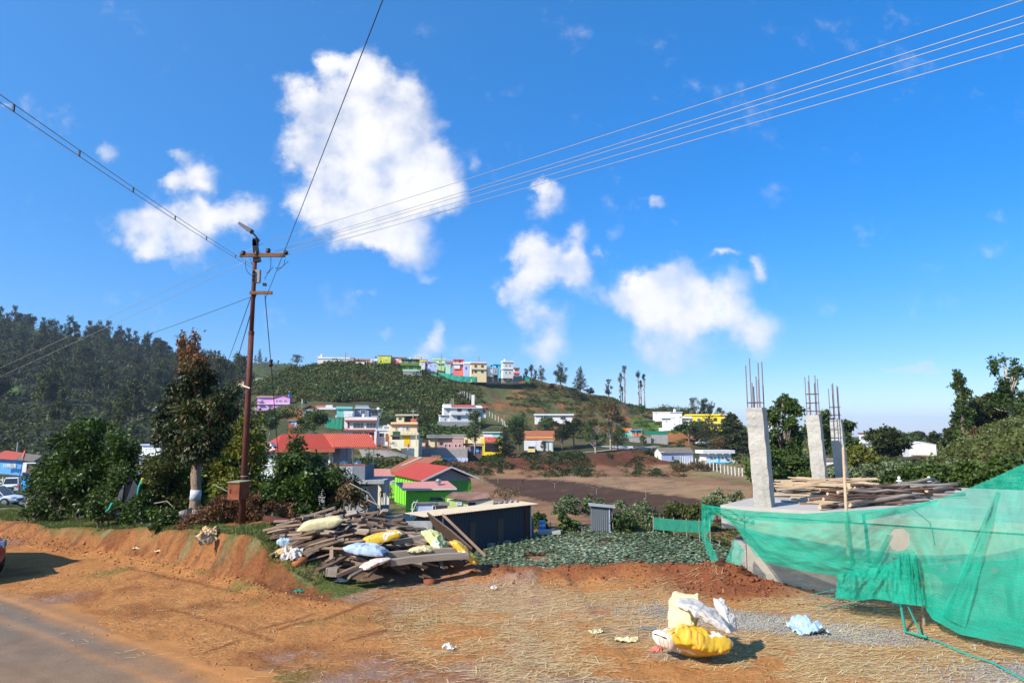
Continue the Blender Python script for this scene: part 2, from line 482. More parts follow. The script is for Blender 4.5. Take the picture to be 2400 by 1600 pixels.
def printed(name,base,print_col,second,scale=(6,18,1)):
 m=bpy.data.materials.new(name); m.use_nodes=True
 N,L=m.node_tree.nodes,m.node_tree.links
 b=N['Principled BSDF']; b.inputs['Roughness'].default_value=.42
 tc=N.new('ShaderNodeTexCoord')
 n=N.new('ShaderNodeTexNoise'); n.inputs['Scale'].default_value=3.2; n.inputs['Detail'].default_value=1.5
 L.new(tc.outputs['Object'],n.inputs['Vector'])
 cr=N.new('ShaderNodeValToRGB'); cr.color_ramp.interpolation='CONSTANT'
 e=cr.color_ramp.elements
 e[0].position=0; e[0].color=(*second,1); e[1].position=.36; e[1].color=(*base,1)
 q=e.new(.64); q.color=(.75,.72,.62,1)
 L.new(n.outputs['Fac'],cr.inputs[0])
 mp=N.new('ShaderNodeMapping'); mp.inputs['Scale'].default_value=scale; L.new(tc.outputs['Object'],mp.inputs[0])
 v=N.new('ShaderNodeTexNoise'); v.inputs['Scale'].default_value=2.4; v.inputs['Detail'].default_value=2; L.new(mp.outputs[0],v.inputs['Vector'])
 rr=N.new('ShaderNodeMapRange'); rr.interpolation_type='SMOOTHSTEP'; L.new(v.outputs['Fac'],rr.inputs[0]); rr.inputs[1].default_value=.57; rr.inputs[2].default_value=.64
 mx=N.new('ShaderNodeMix'); mx.data_type='RGBA'; L.new(rr.outputs[0],mx.inputs['Factor']); L.new(cr.outputs[0],mx.inputs['A']); mx.inputs['B'].default_value=(*print_col,1)
 L.new(mx.outputs['Result'],b.inputs['Base Color'])
 n3=N.new('ShaderNodeTexNoise'); n3.inputs['Scale'].default_value=12; L.new(tc.outputs['Object'],n3.inputs['Vector'])
 bp=N.new('ShaderNodeBump'); bp.inputs['Strength'].default_value=.35; bp.inputs['Distance'].default_value=.02; L.new(n3.outputs['Fac'],bp.inputs['Height']); L.new(bp.outputs[0],b.inputs['Normal'])
 MATS[name]=m
 return m
M['sackyellow']=printed('yellow_printed_sack',(.64,.40,.025),(.50,.14,.04),(.66,.52,.12))
M['sackred']=printed('white_red_printed_sack',(.56,.50,.42),(.55,.14,.08),(.60,.42,.24))
M['sackgreen']=printed('cream_green_printed_sack',(.70,.64,.22),(.08,.42,.30),(.74,.68,.30))
LG=dict(
 dark=leafmat('dark_foliage',[(.016,.026,.006),(.038,.052,.012),(.078,.095,.024)],rough=.6,spec=.2),
 euc=leafmat('eucalyptus_foliage',[(.026,.034,.010),(.055,.066,.018),(.11,.12,.038)],rough=.6,spec=.2),
 mid=leafmat('mid_foliage',[(.022,.042,.008),(.052,.092,.014),(.11,.16,.03)],rough=.5,spec=.3),
 bright=leafmat('bright_foliage',[(.016,.036,.005),(.045,.088,.009),(.10,.165,.018)],rough=.45,spec=.35),
 scrub=leafmat('scrub_foliage',[(.042,.050,.014),(.088,.105,.024),(.16,.165,.052)],rough=.65,spec=.15),
 dry=leafmat('dry_scrub',[(.08,.05,.025),(.15,.10,.045),(.22,.165,.075)],rough=.8,spec=.1),
 silver=leafmat('silvery_foliage',[(.06,.085,.03),(.14,.18,.075),(.26,.30,.14)],rough=.5,spec=.35),
 olive=leafmat('yellow_green_foliage',[(.07,.08,.01),(.15,.16,.02),(.26,.25,.04)],rough=.55,spec=.2),
 grass=leafmat('grass_blades',[(.06,.09,.02),(.11,.15,.035),(.19,.20,.07)],rough=.6,spec=.2),
 reddish=leafmat('glossy_red_tipped_leaves',[(.010,.020,.005),(.026,.042,.009),(.065,.08,.015),(.17,.07,.02),(.34,.17,.07)],rough=.48,trans=.2,spec=.35),
 brown=leafmat('dead_fern_brown',[(.08,.035,.018),(.17,.085,.042),(.28,.16,.08)],rough=.8,trans=.1,spec=.1),
 cabbage=leafmat('cabbage_leaves',[(.09,.14,.065),(.18,.24,.135),(.32,.38,.25)],rough=.55,trans=.15,spec=.3),
 fern=leafmat('fern_fronds',[(.03,.075,.01),(.06,.13,.018),(.09,.18,.03)],rough=.8,spec=.1),
 bare=mk('bare_twigs',(.20,.17,.15),var=.2,bump=0),
)
# -- terrain
TC=[
 (-900,[(12,-6),(22,.1),(50,-2),(85,1148),(120,1110),(180,1050),(260,960),(400,850),(600,730),(700,735),(1200,860),(2500,960)]),
 (0,[(12,-6),(22,.2),(40,-1.2),(85,1148),(120,1108),(180,1062),(260,1000),(400,880),(600,762),(700,770),(1200,880),(2500,960)]),
 (160,[(12,-6),(26,-2.5),(50,-4),(100,-6.5),(140,1095),(190,1050),(270,985),(420,880),(610,785),(720,800),(1200,900),(2500,970)]),
 (300,[(12,-6),(24,-3),(50,-6),(110,-7),(150,1080),(200,1045),(300,975),(450,890),(640,812),(750,825),(1200,900),(2500,970)]),
 (420,[(12,-6),(24,-4),(50,-6),(110,-7),(150,1082),(210,1030),(320,960),(480,890),(670,838),(780,845),(1200,900),(2500,970)]),
 (520,[(12,-6),(22,-4),(50,-6),(110,-7),(150,1080),(200,1020),(260,985),(330,925),(420,900),(560,880),(760,852),(860,860),(1400,940),(2500,980)]),
 (600,[(12,-6),(22,-4.5),(45,-6.4),(100,-7),(140,1080),(180,1020),(220,985),(240,962),(262,935),(285,905),(310,905),(420,903),(560,880),(760,848),(860,860),(1400,940),(2500,980)]),
 (680,[(12,-6),(22,-4.8),(45,-6.4),(95,-7),(130,1075),(155,1040),(190,1005),(220,963),(245,940),(270,900),(292,876),(325,878),(420,890),(560,880),(760,850),(860,860),(1400,940),(2500,980)]),
 (760,[(12,-6),(22,-5.2),(45,-6.5),(90,-6.8),(120,1085),(140,1050),(165,1012),(190,978),(215,955),(245,925),(275,880),(298,854),(330,854),(420,890),(700,900),(1400,960),(2500,985)]),
 (840,[(12,-6),(22,-5.6),(45,-6.5),(95,-6.7),(120,-6.2),(140,1070),(149,1042),(156,1035),(172,1003),(190,978),(215,957),(245,932),(275,882),(297,853),(330,853),(420,900),(1400,980),(2500,1000)]),
 (920,[(12,-6),(22,-6),(45,-6.6),(110,-6.6),(126,-5.4),(141,1071),(154,1041),(166,1036),(180,1015),(200,995),(220,965),(248,935),(275,890),(295,854),(330,853),(420,910),(1400,980),(2500,1000)]),
 (1000,[(12,-6),(22,-6),(45,-6.4),(130,-6.4),(150,1086),(162,1078),(176,1055),(195,1030),(215,1000),(240,958),(270,910),(295,862),(330,858),(420,920),(1400,990),(2500,1000)]),
 (1100,[(12,-6),(22,-6),(45,-6.3),(138,-6.4),(147,1094),(158,1082),(170,1070),(182,1058),(200,1040),(220,995),(240,978),(262,936),(282,896),(298,872),(330,868),(420,940),(1400,995),(2500,1002)]),
 (1200,[(12,-6),(22,-6),(45,-6.3),(140,-6.4),(148,1088),(158,1073),(172,1068),(185,1056),(205,1022),(235,985),(262,945),(282,908),(300,884),(330,880),(420,950),(1400,995),(2500,1003)]),
 (1300,[(12,-6),(22,-6),(45,-6.3),(143,-6.3),(152,1080),(163,1066),(178,1063),(190,1052),(210,1020),(245,980),(275,940),(300,903),(330,900),(420,960),(1400,995),(2500,1003)]),
 (1400,[(12,-6),(22,-6),(45,-6.3),(155,-6.3),(163,1073),(172,1060),(186,1057),(200,1035),(225,1010),(255,978),(285,948),(305,932),(340,932),(450,970),(1400,998),(2500,1005)]),
 (1500,[(12,-6),(22,-6),(45,-6.3),(163,-6.3),(170,1075),(178,1056),(192,1052),(205,1035),(225,1015),(260,985),(290,962),(315,956),(350,958),(450,980),(1400,1000),(2500,1006)]),
 (1600,[(12,-6),(22,-6),(45,-6.3),(150,-6.3),(168,1086),(176,1083),(190,1065),(205,1043),(222,1012),(245,1000),(280,975),(315,966),(350,968),(450,985),(1400,1005),(2500,1010)]),
 (1700,[(12,-6),(22,-5.6),(45,-6.3),(140,-6.3),(155,1094),(172,1085),(192,1070),(210,1046),(230,1020),(255,1008),(300,990),(350,990),(500,1010),(1400,1018),(2500,1016)]),
 (1800,[(12,-6),(22,-5),(45,-6.2),(120,-6.3),(160,1090),(200,1070),(260,1045),(350,1030),(600,1026),(1400,1022),(2500,1019)]),
 (1950,[(12,-6),(22,-4),(35,-4.5),(60,-4.5),(120,1075),(200,1055),(350,1040),(600,1032),(1400,1026),(2500,1022)]),
 (2100,[(12,-6),(20,-2.2),(32,-2.2),(55,-2.5),(110,1076),(160,1068),(200,1058),(350,1042),(600,1034),(1400,1030),(2500,1026)]),
 (2200,[(12,-5),(20,-1.4),(32,-1.2),(50,1088),(80,1080),(110,1074),(160,1066),(200,1055),(350,1042),(600,1034),(1400,1030),(2500,1026)]),
 (2300,[(12,-3),(20,-.6),(32,1085),(50,1052),(80,1015),(110,990),(160,990),(350,1030),(600,1034),(1400,1030),(2500,1026)]),
 (2400,[(12,-1),(20,0),(32,1065),(50,1025),(80,985),(110,965),(160,965),(350,1020),(600,1030),(1400,1030),(2500,1026)]),
 (3200,[(12,-1),(20,0),(32,1040),(50,990),(80,940),(110,900),(160,880),(350,950),(600,990),(1400,1010),(2500,1026)]),
]
_uc=np.array([P(c[0],1010,1).x for c in TC])
_Yk=np.exp(np.linspace(math.log(10),math.log(9000),900))
_tab=np.zeros((len(TC),len(_Yk)))
for i,(px,pr) in enumerate(TC):
 ds=[p[0] for p in pr]+[9000]
 zs=[(P(px,p[1],p[0]).z if p[1]>400 else p[1]) for p in pr]
 zs.append(zs[-1]-60)
 _tab[i]=np.interp(np.log(_Yk),np.log(ds),zs)
_k=np.array([1,2,3,2,1.]); _k/=_k.sum()
_t2=np.array([np.convolve(np.pad(r,2,mode='edge'),_k,mode='valid') for r in _tab])
_tab=_t2
def Hfar(x,y):
 y=np.maximum(y,10.0)
 u=np.clip(x/y,_uc[0],_uc[-1]-1e-6)
 i=np.clip(np.searchsorted(_uc,u,side='right')-1,0,len(_uc)-2)
 t=(u-_uc[i])/(_uc[i+1]-_uc[i])
 t=t*t*(3-2*t)*.5+t*.5
 k=np.clip((np.log(y)-math.log(10))/(math.log(9000)-math.log(10))*899,0,898.999)
 j=k.astype(int); s=k-j
 a=_tab[i,j]*(1-s)+_tab[i,j+1]*s
 b=_tab[i+1,j]*(1-s)+_tab[i+1,j+1]*s
 z=a*(1-t)+b*t
 far=sstep(130,260,y)
 z=z+far*(fbm(x,y,.03,4,2)*5.0*sstep(150,500,y)+fbm(x,y,.12,3,5)*2.0)
 z=z+(1-far)*fbm(x,y,.25,3,1)*.25
 z=z+sstep(139,145,y)*(1-sstep(158,168,y))*fbm(x,y,.3,4,77)*.9
 m=sstep(205,225,y)*(1-sstep(300,320,y))*sstep(-.10,-.02,u)*(1-sstep(.2,.26,u))
 st=3.0
 q=(z+fbm(x,y,.02,2,8)*6)/st; fr=q-np.floor(q)
 z=z+m*(sstep(.62,.95,fr)-fr)*st*.9
 m=sstep(450,520,y)*(1-sstep(900,1000,y))*sstep(-.50,-.42,u)*(1-sstep(-.25,-.2,u))
 st=3.5; q=z/st; fr=q-np.floor(q)
 z=z+m*(sstep(.6,.95,fr)-fr)*st*.8
 return z
_eu=[-1.3,-.62,-.5,-.39,-.30,-.24,-.15,0,.25,.29,.36,.45,.8,1.3]
_ey=[25,24,22.5,19,17.3,15.9,15.1,14.5,14.4,14.4,15.2,18.5,17,15]
def nt_(x,y):
 return .57*x+.82*y,.82*x-.57*y
def bank_h(t):
 return np.interp(t,[-60,-24,-20,-16.6,-14.4,-12.8,-11.6,-10.6,-9.8,-9.0,50],[.12,.20,.32,.54,.68,.80,.66,.40,.10,.0,0])
def bank_toe(t):
 return 7.9+fbm(t,t*0+3,.5,4,4)*.7+fbm(t,t*0+9,2.2,3,6)*.22
def Hnear(x,y):
 u=x/np.maximum(y,.5)
 n,t=nt_(x,y)
 z=fbm(x,y,.35,4,0)*.10+fbm(x,y,2.2,3,3)*.045*sstep(5.4,6.4,n)
 z=z*sstep(5.0,6.6,n)
 bh=bank_h(t); toe=bank_toe(t)
 w=.46+.40*fbm(t,n,.8,2,2)+.45*sstep(-12.2,-11,t)
 r=sstep(0,1,(n-toe)/w)
 z=z+bh*r*(1+.30*fbm(x,y,1.1,4,12))-.10*bh*sstep(0,1,(n-toe-.1)/.12)*(1-sstep(.2,.5,n-toe))
 z=z+.16*sstep(0,1,(n-toe+.5)/.5)*bh*(1-r)*(.6+fbm(x,y,2,3,8))
 z=z+(r*(1-r)*4)*bh*(.42*fbm(t,n*.2,3.5,4,20)+.22*fbm(t,n,9,3,25))
 ye=np.interp(u,_eu,_ey)
 bm=np.interp(u,[-.30,-.24,-.12,0,.15,.27,.31,.36,.42],[0,.1,.24,.27,.24,.25,.30,.2,0])
 g=np.exp(-((y-ye+.75)/.55)**2)
 lump=np.clip(.75+1.8*fbm(x,y,1.6,4,30),.05,1.8)
 z=z+bm*g*lump
 z=z+.30*np.exp(-(((x-4.15)/.85)**2+((y-12.9)/.75)**2))*np.clip(.8+1.6*fbm(x,y,1.5,4,33),.2,1.6)
 slope=np.interp(u,[-1.3,-.6,-.45,-.3,1.3],[.25,.3,.55,.95,.95])
 z=z-slope*np.maximum(0,y-ye+.15)
 return z
def H(x,y):
 x=np.asarray(x,float); y=np.asarray(y,float)
 a=Hnear(x,y); b=Hfar(x,y)
 k=.35
 h=np.clip(.5+.5*(a-b)/k,0,1)
 s=b*(1-h)+a*h+k*h*(1-h)
 return np.where(y<10.5,a,s)
def h1(x,y):
 return float(H(np.array([x]),np.array([y]))[0])
def hit(px,py,dmin=5.0,dmax=1500.0):
 d=np.exp(np.linspace(math.log(dmin),math.log(dmax),3000))
 p1=P(px,py,1.0)
 X=p1.x*d; Z=EYE+(p1.z-EYE)*d
 g=H(X,d)
 k=np.nonzero(Z<=g)[0]
 k=k[0] if len(k) else len(d)-1
 return Vector((X[k],d[k],g[k]))
C_DIRT=np.array([.405,.180,.060]); C_DIRT2=np.array([.27,.108,.038]); C_RED=np.array([.21,.07,.03])
C_BANK=np.array([.30,.130,.048]); C_GRASS=np.array([.085,.11,.028]); C_DRY=np.array([.27,.21,.10])
C_STRAW=np.array([.47,.30,.13]); C_GRAV=np.array([.25,.24,.235]); C_SCRUB=np.array([.055,.06,.024])
C_PLOW=np.array([.20,.105,.058]); C_WET=np.array([.045,.024,.017]); C_STUB=np.array([.26,.165,.085])
C_FOREST=np.array([.028,.036,.016]); C_TEA=np.array([.065,.11,.018]); C_TERR=np.array([.20,.085,.04])
def ground_zone(x,y,z):
 n,t=nt_(x,y)
 u=x/y
 ye=np.interp(u,_eu,_ey)
 zone=np.full(x.shape,3)
 near=(y<ye+.2)
 zone[near]=0
 zone[near & (n>bank_toe(t)) & (bank_h(t)>.03)]=1
 px,py=proj(x,y,z)
 fld=(y>20) & (z<-5.2) & (y<172) & (px>980)
 zone[fld & ~near]=2
 return zone
def mixc(c,col,w):
 return c*(1-w[...,None])+np.asarray(col)*w[...,None]
def ground_col(x,y,z,zone):
 n,t=nt_(x,y); u=x/y
 px,py=proj(x,y,z)
 f1=fbm(x,y,.5,4,40); f2=fbm(x,y,2.5,4,41); f3=fbm(x,y,.12,4,42); f4=fbm(x,y,7,3,44)
 one=np.ones(x.shape)
 c=np.broadcast_to(C_DIRT,x.shape+(3,)).copy()
 c=mixc(c,C_DIRT2,sstep(-.1,.2,f1+f2*.6))
 c=mixc(c,C_GRAV*1.1,.35*sstep(.10,.25,f1+f4*.2))
 st=np.clip(sstep(-.26,-.04,u)*(1-sstep(.9,1.3,u))*(1-sstep(12.2,13.6,y))*sstep(6.0,7.0,n),0,1)
 c=mixc(c,C_STRAW,.5*st*sstep(-.16,.12,f2+f1*.8))
 gr=sstep(.0,.8,1-np.sqrt(((x-3.9)/2.0)**2+((y-10.3+(x-3.9)*.45)/.55)**2)+f1)
 gr=np.maximum(gr,sstep(.2,.9,1-np.sqrt(((x-6.2)/1.6)**2+((y-8.2)/.75)**2)+f1))
 gr=np.maximum(gr,.7*sstep(.2,.9,1-np.sqrt(((x-2.2)/.8)**2+((y-9.0)/.5)**2)+f1))
 gr=np.maximum(gr,.6*sstep(.3,.9,1-np.sqrt(((x-1.0)/.9)**2+((y-8.1)/.3)**2)+f1))
 c=mixc(c,C_GRAV,gr*.9)
 ye=np.interp(u,_eu,_ey)
 bw=sstep(1.5,.9,ye-y+f1*1.2)*sstep(-.34,-.27,u)
 c=mixc(c,C_RED,bw*(.75+.5*f2))
 hp=sstep(1.35,.6,np.sqrt(((x-4.0)/1.5)**2+((y-12.8)/1.1)**2)+f1)
 c=mixc(c,C_RED*.95,hp)
 for off in (6.7,7.35):
  rw=np.exp(-((n-off-.25*np.sin(t*.25))/.10)**2)*sstep(-9,-5,t)
  c=mixc(c,C_RED,rw*.5*sstep(-.1,.15,f1))
 for (a_,b_,w_) in (((590,1478),(735,1436),.05),((640,1478),(730,1450),.05),((760,1450),(900,1395),.06),((560,1500),(480,1530),.04),((820,1500),(900,1480),.06),((300,1330),(560,1392),.05),((380,1420),(640,1500),.04)):
  A=P(a_[0],a_[1],1.0); B=P(b_[0],b_[1],1.0); A=A*(EYE/(EYE-A.z)); B=B*(EYE/(EYE-B.z)); dx,dy=B.x-A.x,B.y-A.y
  tt=np.clip(((x-A.x)*dx+(y-A.y)*dy)/(dx*dx+dy*dy),0,1); ds=np.hypot(x-A.x-tt*dx,y-A.y-tt*dy)
  c=mixc(c,C_RED*.8,.75*sstep(w_*1.5,w_*.3,ds+.05*f2))
 c=mixc(c,C_GRASS*1.3,.55*sstep(.16,.3,fbm(x,y,.9,4,55))*sstep(-.2,-.35,u))
 toe=bank_toe(t)
 b=np.broadcast_to(C_BANK,x.shape+(3,)).copy()
 b=mixc(b,C_RED*.8,.7*sstep(-.12,.15,fbm(t,n*.4,2.6,5,50)))
 b=mixc(b,np.array([.12,.055,.028]),sstep(.08,.25,fbm(t,n*.25,5.0,4,57))*.8)
 top=sstep(.26,.50,n-toe+f2*.8+f1*.4)
 g=mixc(np.broadcast_to(C_GRASS,x.shape+(3,)).copy(),C_DRY*.8,sstep(-.02,.2,f2))
 bare=sstep(.05,.22,fbm(x,y,.7,3,60))*.8
 g=mixc(g,C_BANK,bare)
 b=mixc(b,g,top)
 fc=np.broadcast_to(C_PLOW,x.shape+(3,)).copy()
 fc=mixc(fc,C_STUB,sstep(-.12,.2,f3*1.2+f1*.4)*.55)
 fc*=(1+.16*np.sin(y*2.2+x*.55))[...,None]
 wet=inpoly(px,py,[(1225,1122),(1330,1126),(1405,1138),(1500,1152),(1620,1166),(1700,1180),(1640,1210),(1380,1210),(1300,1180),(1180,1150),(1130,1120)])
 fc=mixc(fc,C_WET,np.where(wet,.85,0)*sstep(-.45,-.2,f1))
 stub=inpoly(px,py,[(1290,1115),(1500,1118),(1760,1140),(1760,1180),(1600,1165),(1480,1148),(1380,1130),(1240,1121)])
 fc=mixc(fc,np.array([.34,.23,.12]),np.where(stub,.55,0)*sstep(-.3,.1,f1))
 gs=inpoly(px,py,[(1600,1112),(1780,1118),(1780,1132),(1640,1122)])
 fc=mixc(fc,C_GRASS*1.6,np.where(gs,.6,0)*sstep(-.1,.1,f1))
 fc=mixc(fc,C_GRASS,sstep(.12,.25,f1)*(y<80)*(px>1380)*.8)
 s=np.broadcast_to(C_SCRUB,x.shape+(3,)).copy()
 s=mixc(s,C_DRY*.45,sstep(0,.25,f3+f1*.5)*.6)
 forest=((px<560) & (y>150)).astype(float)
 s=mixc(s,C_FOREST,forest)
 tea=inpoly(px,py,[(60,770),(150,772),(220,790),(190,800),(110,790)]) | inpoly(px,py,[(0,905),(40,905),(45,925),(0,925)])
 s=mixc(s,C_TEA*1.3,np.where(tea,.9,0))
 rid=(y>450) & (px>500) & (px<800)
 s=mixc(s,C_TEA*.8,np.where(rid,.7,0)*sstep(-.25,.1,fbm(x,y,.05,3,70)))
 terr=(px>1120-(y-205)*.3) & (px<1600) & (y>205) & (y<330) & (py<1000)
 zq=(z+fbm(x,y,.02,2,8)*6)/3.0; fr=zq-np.floor(zq)
 tc_=mixc(np.broadcast_to(C_SCRUB*1.5,x.shape+(3,)).copy(),C_TERR,sstep(.42,.6,fr+f1*.5)*(1-sstep(.93,1.0,fr))*sstep(-.35,0,f3+f1))
 tc_=mixc(tc_,C_TERR*1.15,sstep(.10,.25,f3+f2*.3)*.8)
 s=np.where(terr[...,None],tc_,s)
 teaR=inpoly(px,py,[(1470,975),(1545,990),(1600,1010),(1680,1012),(1690,1022),(1570,1016),(1500,1005)])
 s=mixc(s,C_TEA*1.25,np.where(teaR,.9,0))
 rb=(y>141) & (y<182) & (px>960) & (px<1600)
 s=mixc(s,np.array([.115,.042,.022])*(1+.0),np.where(rb,1.,0)*sstep(-.45,-.1,f1+f3))
 rb2=inpoly(px,py,[(1560,1014),(1620,1012),(1640,1040),(1600,1046),(1560,1042)]) | inpoly(px,py,[(655,960),(720,958),(712,982),(660,985)])
 s=mixc(s,C_DIRT2,np.where(rb2,.9,0))
 vg=(y>60) & (y<150) & (px>560) & (px<990)
 s=mixc(s,C_DRY*.6,np.where(vg,.8,0)*sstep(-.2,.1,f1))
 gl=inpoly(px,py,[(1570,1086),(1760,1082),(1790,1125),(1640,1112),(1590,1100)])
 s=mixc(s,C_DRY*.75,np.where(gl,1.,0)); fc=mixc(fc,C_DRY*.75,np.where(gl & (y>125),1.,0))
 far=sstep(900,1500,y)
 s=mixc(s,np.array([.05,.07,.04]),far)
 dr=(y<ye+3) & (y>ye)
 s=mixc(s,C_RED,np.where(dr,.9,0)); fc=mixc(fc,C_RED,np.where(dr,.9,0))
 lf=(u<-.55) & (y<110)
 s=mixc(s,C_GRASS*1.2,np.where(lf,.8,0))
 r=np.where((zone==0)[...,None],c,np.where((zone==1)[...,None],b,np.where((zone==2)[...,None],fc,s)))
 fine=np.where(zone<2,1+.22*f4,1+.1*f2)
 return np.clip(r*fine[...,None],.004,.9)
def groundmat(name,bump=.6,scale=14,dist=.03,mscale=2.0):
 m=bpy.data.materials.new(name); m.use_nodes=True
 N,L=m.node_tree.nodes,m.node_tree.links
 b=N['Principled BSDF']; b.inputs['Roughness'].default_value=.95; b.inputs['Specular IOR Level'].default_value=.1
 at=N.new('ShaderNodeAttribute'); at.attribute_name='cover'
 tc=N.new('ShaderNodeTexCoord')
 n=N.new('ShaderNodeTexNoise'); n.inputs['Scale'].default_value=scale; n.inputs['Detail'].default_value=8; n.inputs['Roughness'].default_value=.68; L.new(tc.outputs['Object'],n.inputs['Vector'])
 r=N.new('ShaderNodeMapRange'); L.new(n.outputs['Fac'],r.inputs[0]); r.inputs[1].default_value=.3; r.inputs[2].default_value=.7; r.inputs[3].default_value=.68; r.inputs[4].default_value=1.3
 mx=N.new('ShaderNodeMix'); mx.data_type='RGBA'; mx.blend_type='MULTIPLY'; mx.inputs['Factor'].default_value=1; L.new(at.outputs['Color'],mx.inputs['A']); L.new(r.outputs[0],mx.inputs['B'])
 L.new(mx.outputs['Result'],b.inputs['Base Color'])
 n2=N.new('ShaderNodeTexNoise'); n2.inputs['Scale'].default_value=mscale; n2.inputs['Detail'].default_value=9; n2.inputs['Roughness'].default_value=.7; L.new(tc.outputs['Object'],n2.inputs['Vector'])
 bp=N.new('ShaderNodeBump'); bp.inputs['Strength'].default_value=bump; bp.inputs['Distance'].default_value=dist
 L.new(n2.outputs['Fac'],bp.inputs['Height']); L.new(bp.outputs[0],b.inputs['Normal'])
 return m
GM=[groundmat('dirt_ground',.8,22,.10,5),groundmat('embankment_soil',.9,16,.14,5),groundmat('field_soil',.8,3,.3,1.2),groundmat('hillside_ground',.8,1.2,.8,.35)]
def build_terrain():
 rows=[2.0]
 while rows[-1]<9000:
  y=rows[-1]
  rows.append(y*(1.0085 if y<24 else 1.022 if y<140 else 1.011 if y<340 else 1.03))
 Y=np.array(rows)
 U=np.linspace(-1.25,1.35,620)
 UU,YY=np.meshgrid(U,Y)
 X=UU*YY
 Z=H(X,YY)
 nr,nc=X.shape
 zone=ground_zone(X.ravel(),YY.ravel(),Z.ravel())
 colr=ground_col(X.ravel(),YY.ravel(),Z.ravel(),zone)
 V=np.stack([X.ravel(),YY.ravel(),Z.ravel()],1)
 idx=np.arange(nr*nc).reshape(nr,nc)
 Q=np.stack([idx[:-1,:-1],idx[:-1,1:],idx[1:,1:],idx[1:,:-1]],-1).reshape(-1,4)
 zq=zone.reshape(nr,nc)[:-1,:-1].ravel()
 names=['ground','embankment','field','hillside']
 labs=['orange dirt roadside pull-out scattered with straw','cut soil bank with grassy top beside the dirt','ploughed brown field on the valley floor','hills and slopes round the valley']
 for k in range(4):
  q=Q[zq==k]
  used=np.unique(q)
  remap=np.full(len(V),-1,dtype=np.int64); remap[used]=np.arange(len(used))
  me=np_mesh(names[k],V[used],remap[q],GM[k],smooth=True)
  a=me.attributes.new('cover','FLOAT_COLOR','POINT')
  cc=np.ones((len(used),4),dtype=np.float32); cc[:,:3]=colr[used]
  a.data.foreach_set('color',cc.ravel())
  o=link_mesh(names[k],me)
  tag(o,kind='structure',label=labs[k])
build_terrain()
# -- road beside the dirt, under the camera
def build_road():
 m=bpy.data.materials.new('dusty_asphalt'); m.use_nodes=True
 N,L=m.node_tree.nodes,m.node_tree.links
 b=N['Principled BSDF']; b.inputs['Roughness'].default_value=.9; b.inputs['Specular IOR Level'].default_value=.12
 at=N.new('ShaderNodeAttribute'); at.attribute_name='cover'
 tc=N.new('ShaderNodeTexCoord')
 n=N.new('ShaderNodeTexNoise'); n.inputs['Scale'].default_value=60; n.inputs['Detail'].default_value=6; L.new(tc.outputs['Object'],n.inputs['Vector'])
 r=N.new('ShaderNodeMapRange'); L.new(n.outputs['Fac'],r.inputs[0]); r.inputs[1].default_value=.3; r.inputs[2].default_value=.7; r.inputs[3].default_value=.8; r.inputs[4].default_value=1.2
 mx=N.new('ShaderNodeMix'); mx.data_type='RGBA'; mx.blend_type='MULTIPLY'; mx.inputs['Factor'].default_value=1; L.new(at.outputs['Color'],mx.inputs['A']); L.new(r.outputs[0],mx.inputs['B'])
 L.new(mx.outputs['Result'],b.inputs['Base Color'])
 bp=N.new('ShaderNodeBump'); bp.inputs['Strength'].default_value=.25; bp.inputs['Distance'].default_value=.01
 L.new(n.outputs['Fac'],bp.inputs['Height']); L.new(bp.outputs[0],b.inputs['Normal'])
 ts=np.linspace(-30,14,700); ns=np.linspace(-1.5,6.1,130)
 T,NN=np.meshgrid(ts,ns)
 den=.57**2+.82**2
 NNe=NN+(NN>5.9)*fbm(T,NN*0,1.2,3,3)*.5
 X=(.57*NNe+.82*T)/den; Y=(.82*NNe-.57*T)/den
 Z=np.full(X.shape,.006)+.010*sstep(4.8,3.2,NN)-.08*sstep(5.1,6.0,NN+1.0*fbm(T,NN,1.2,4,6))
 f=fbm(T*.35,NN*1.6,.9,5,5); g=fbm(X,Y,.6,4,9)
 asp=np.array([.150,.120,.092]); dust=C_DIRT*.92
 w=np.clip(sstep(3.9,5.9,NN+f*1.6+g*1.1)+.22*sstep(-.05,.3,f),0,1)
 w=np.maximum(w,.16+.3*(f+g))
 c=mixc(np.broadcast_to(asp,X.shape+(3,)).copy(),dust,np.clip(w,0,1))
 tr=(np.exp(-((NN-4.95)/.07)**2)+.6*np.exp(-((NN-4.4)/.10)**2))*.45
 c=mixc(c,C_DIRT*1.25,tr)
 c=c*(1+.35*fbm(X,Y,5,4,61)+.25*fbm(T*.3,NN*3,2,4,62))[...,None]
 nr,nc=X.shape
 idx=np.arange(nr*nc).reshape(nr,nc)
 Q=np.stack([idx[:-1,:-1],idx[:-1,1:],idx[1:,1:],idx[1:,:-1]],-1).reshape(-1,4)
 me=np_mesh('road',np.stack([X.ravel(),Y.ravel(),Z.ravel()],1),Q,m,smooth=True)
 a=me.attributes.new('cover','FLOAT_COLOR','POINT'); cc=np.ones((nr*nc,4),np.float32); cc[:,:3]=c.reshape(-1,3); a.data.foreach_set('color',cc.ravel())
 tag(link_mesh('road',me),kind='structure',label='dusty asphalt road in the lower left corner')
build_road()
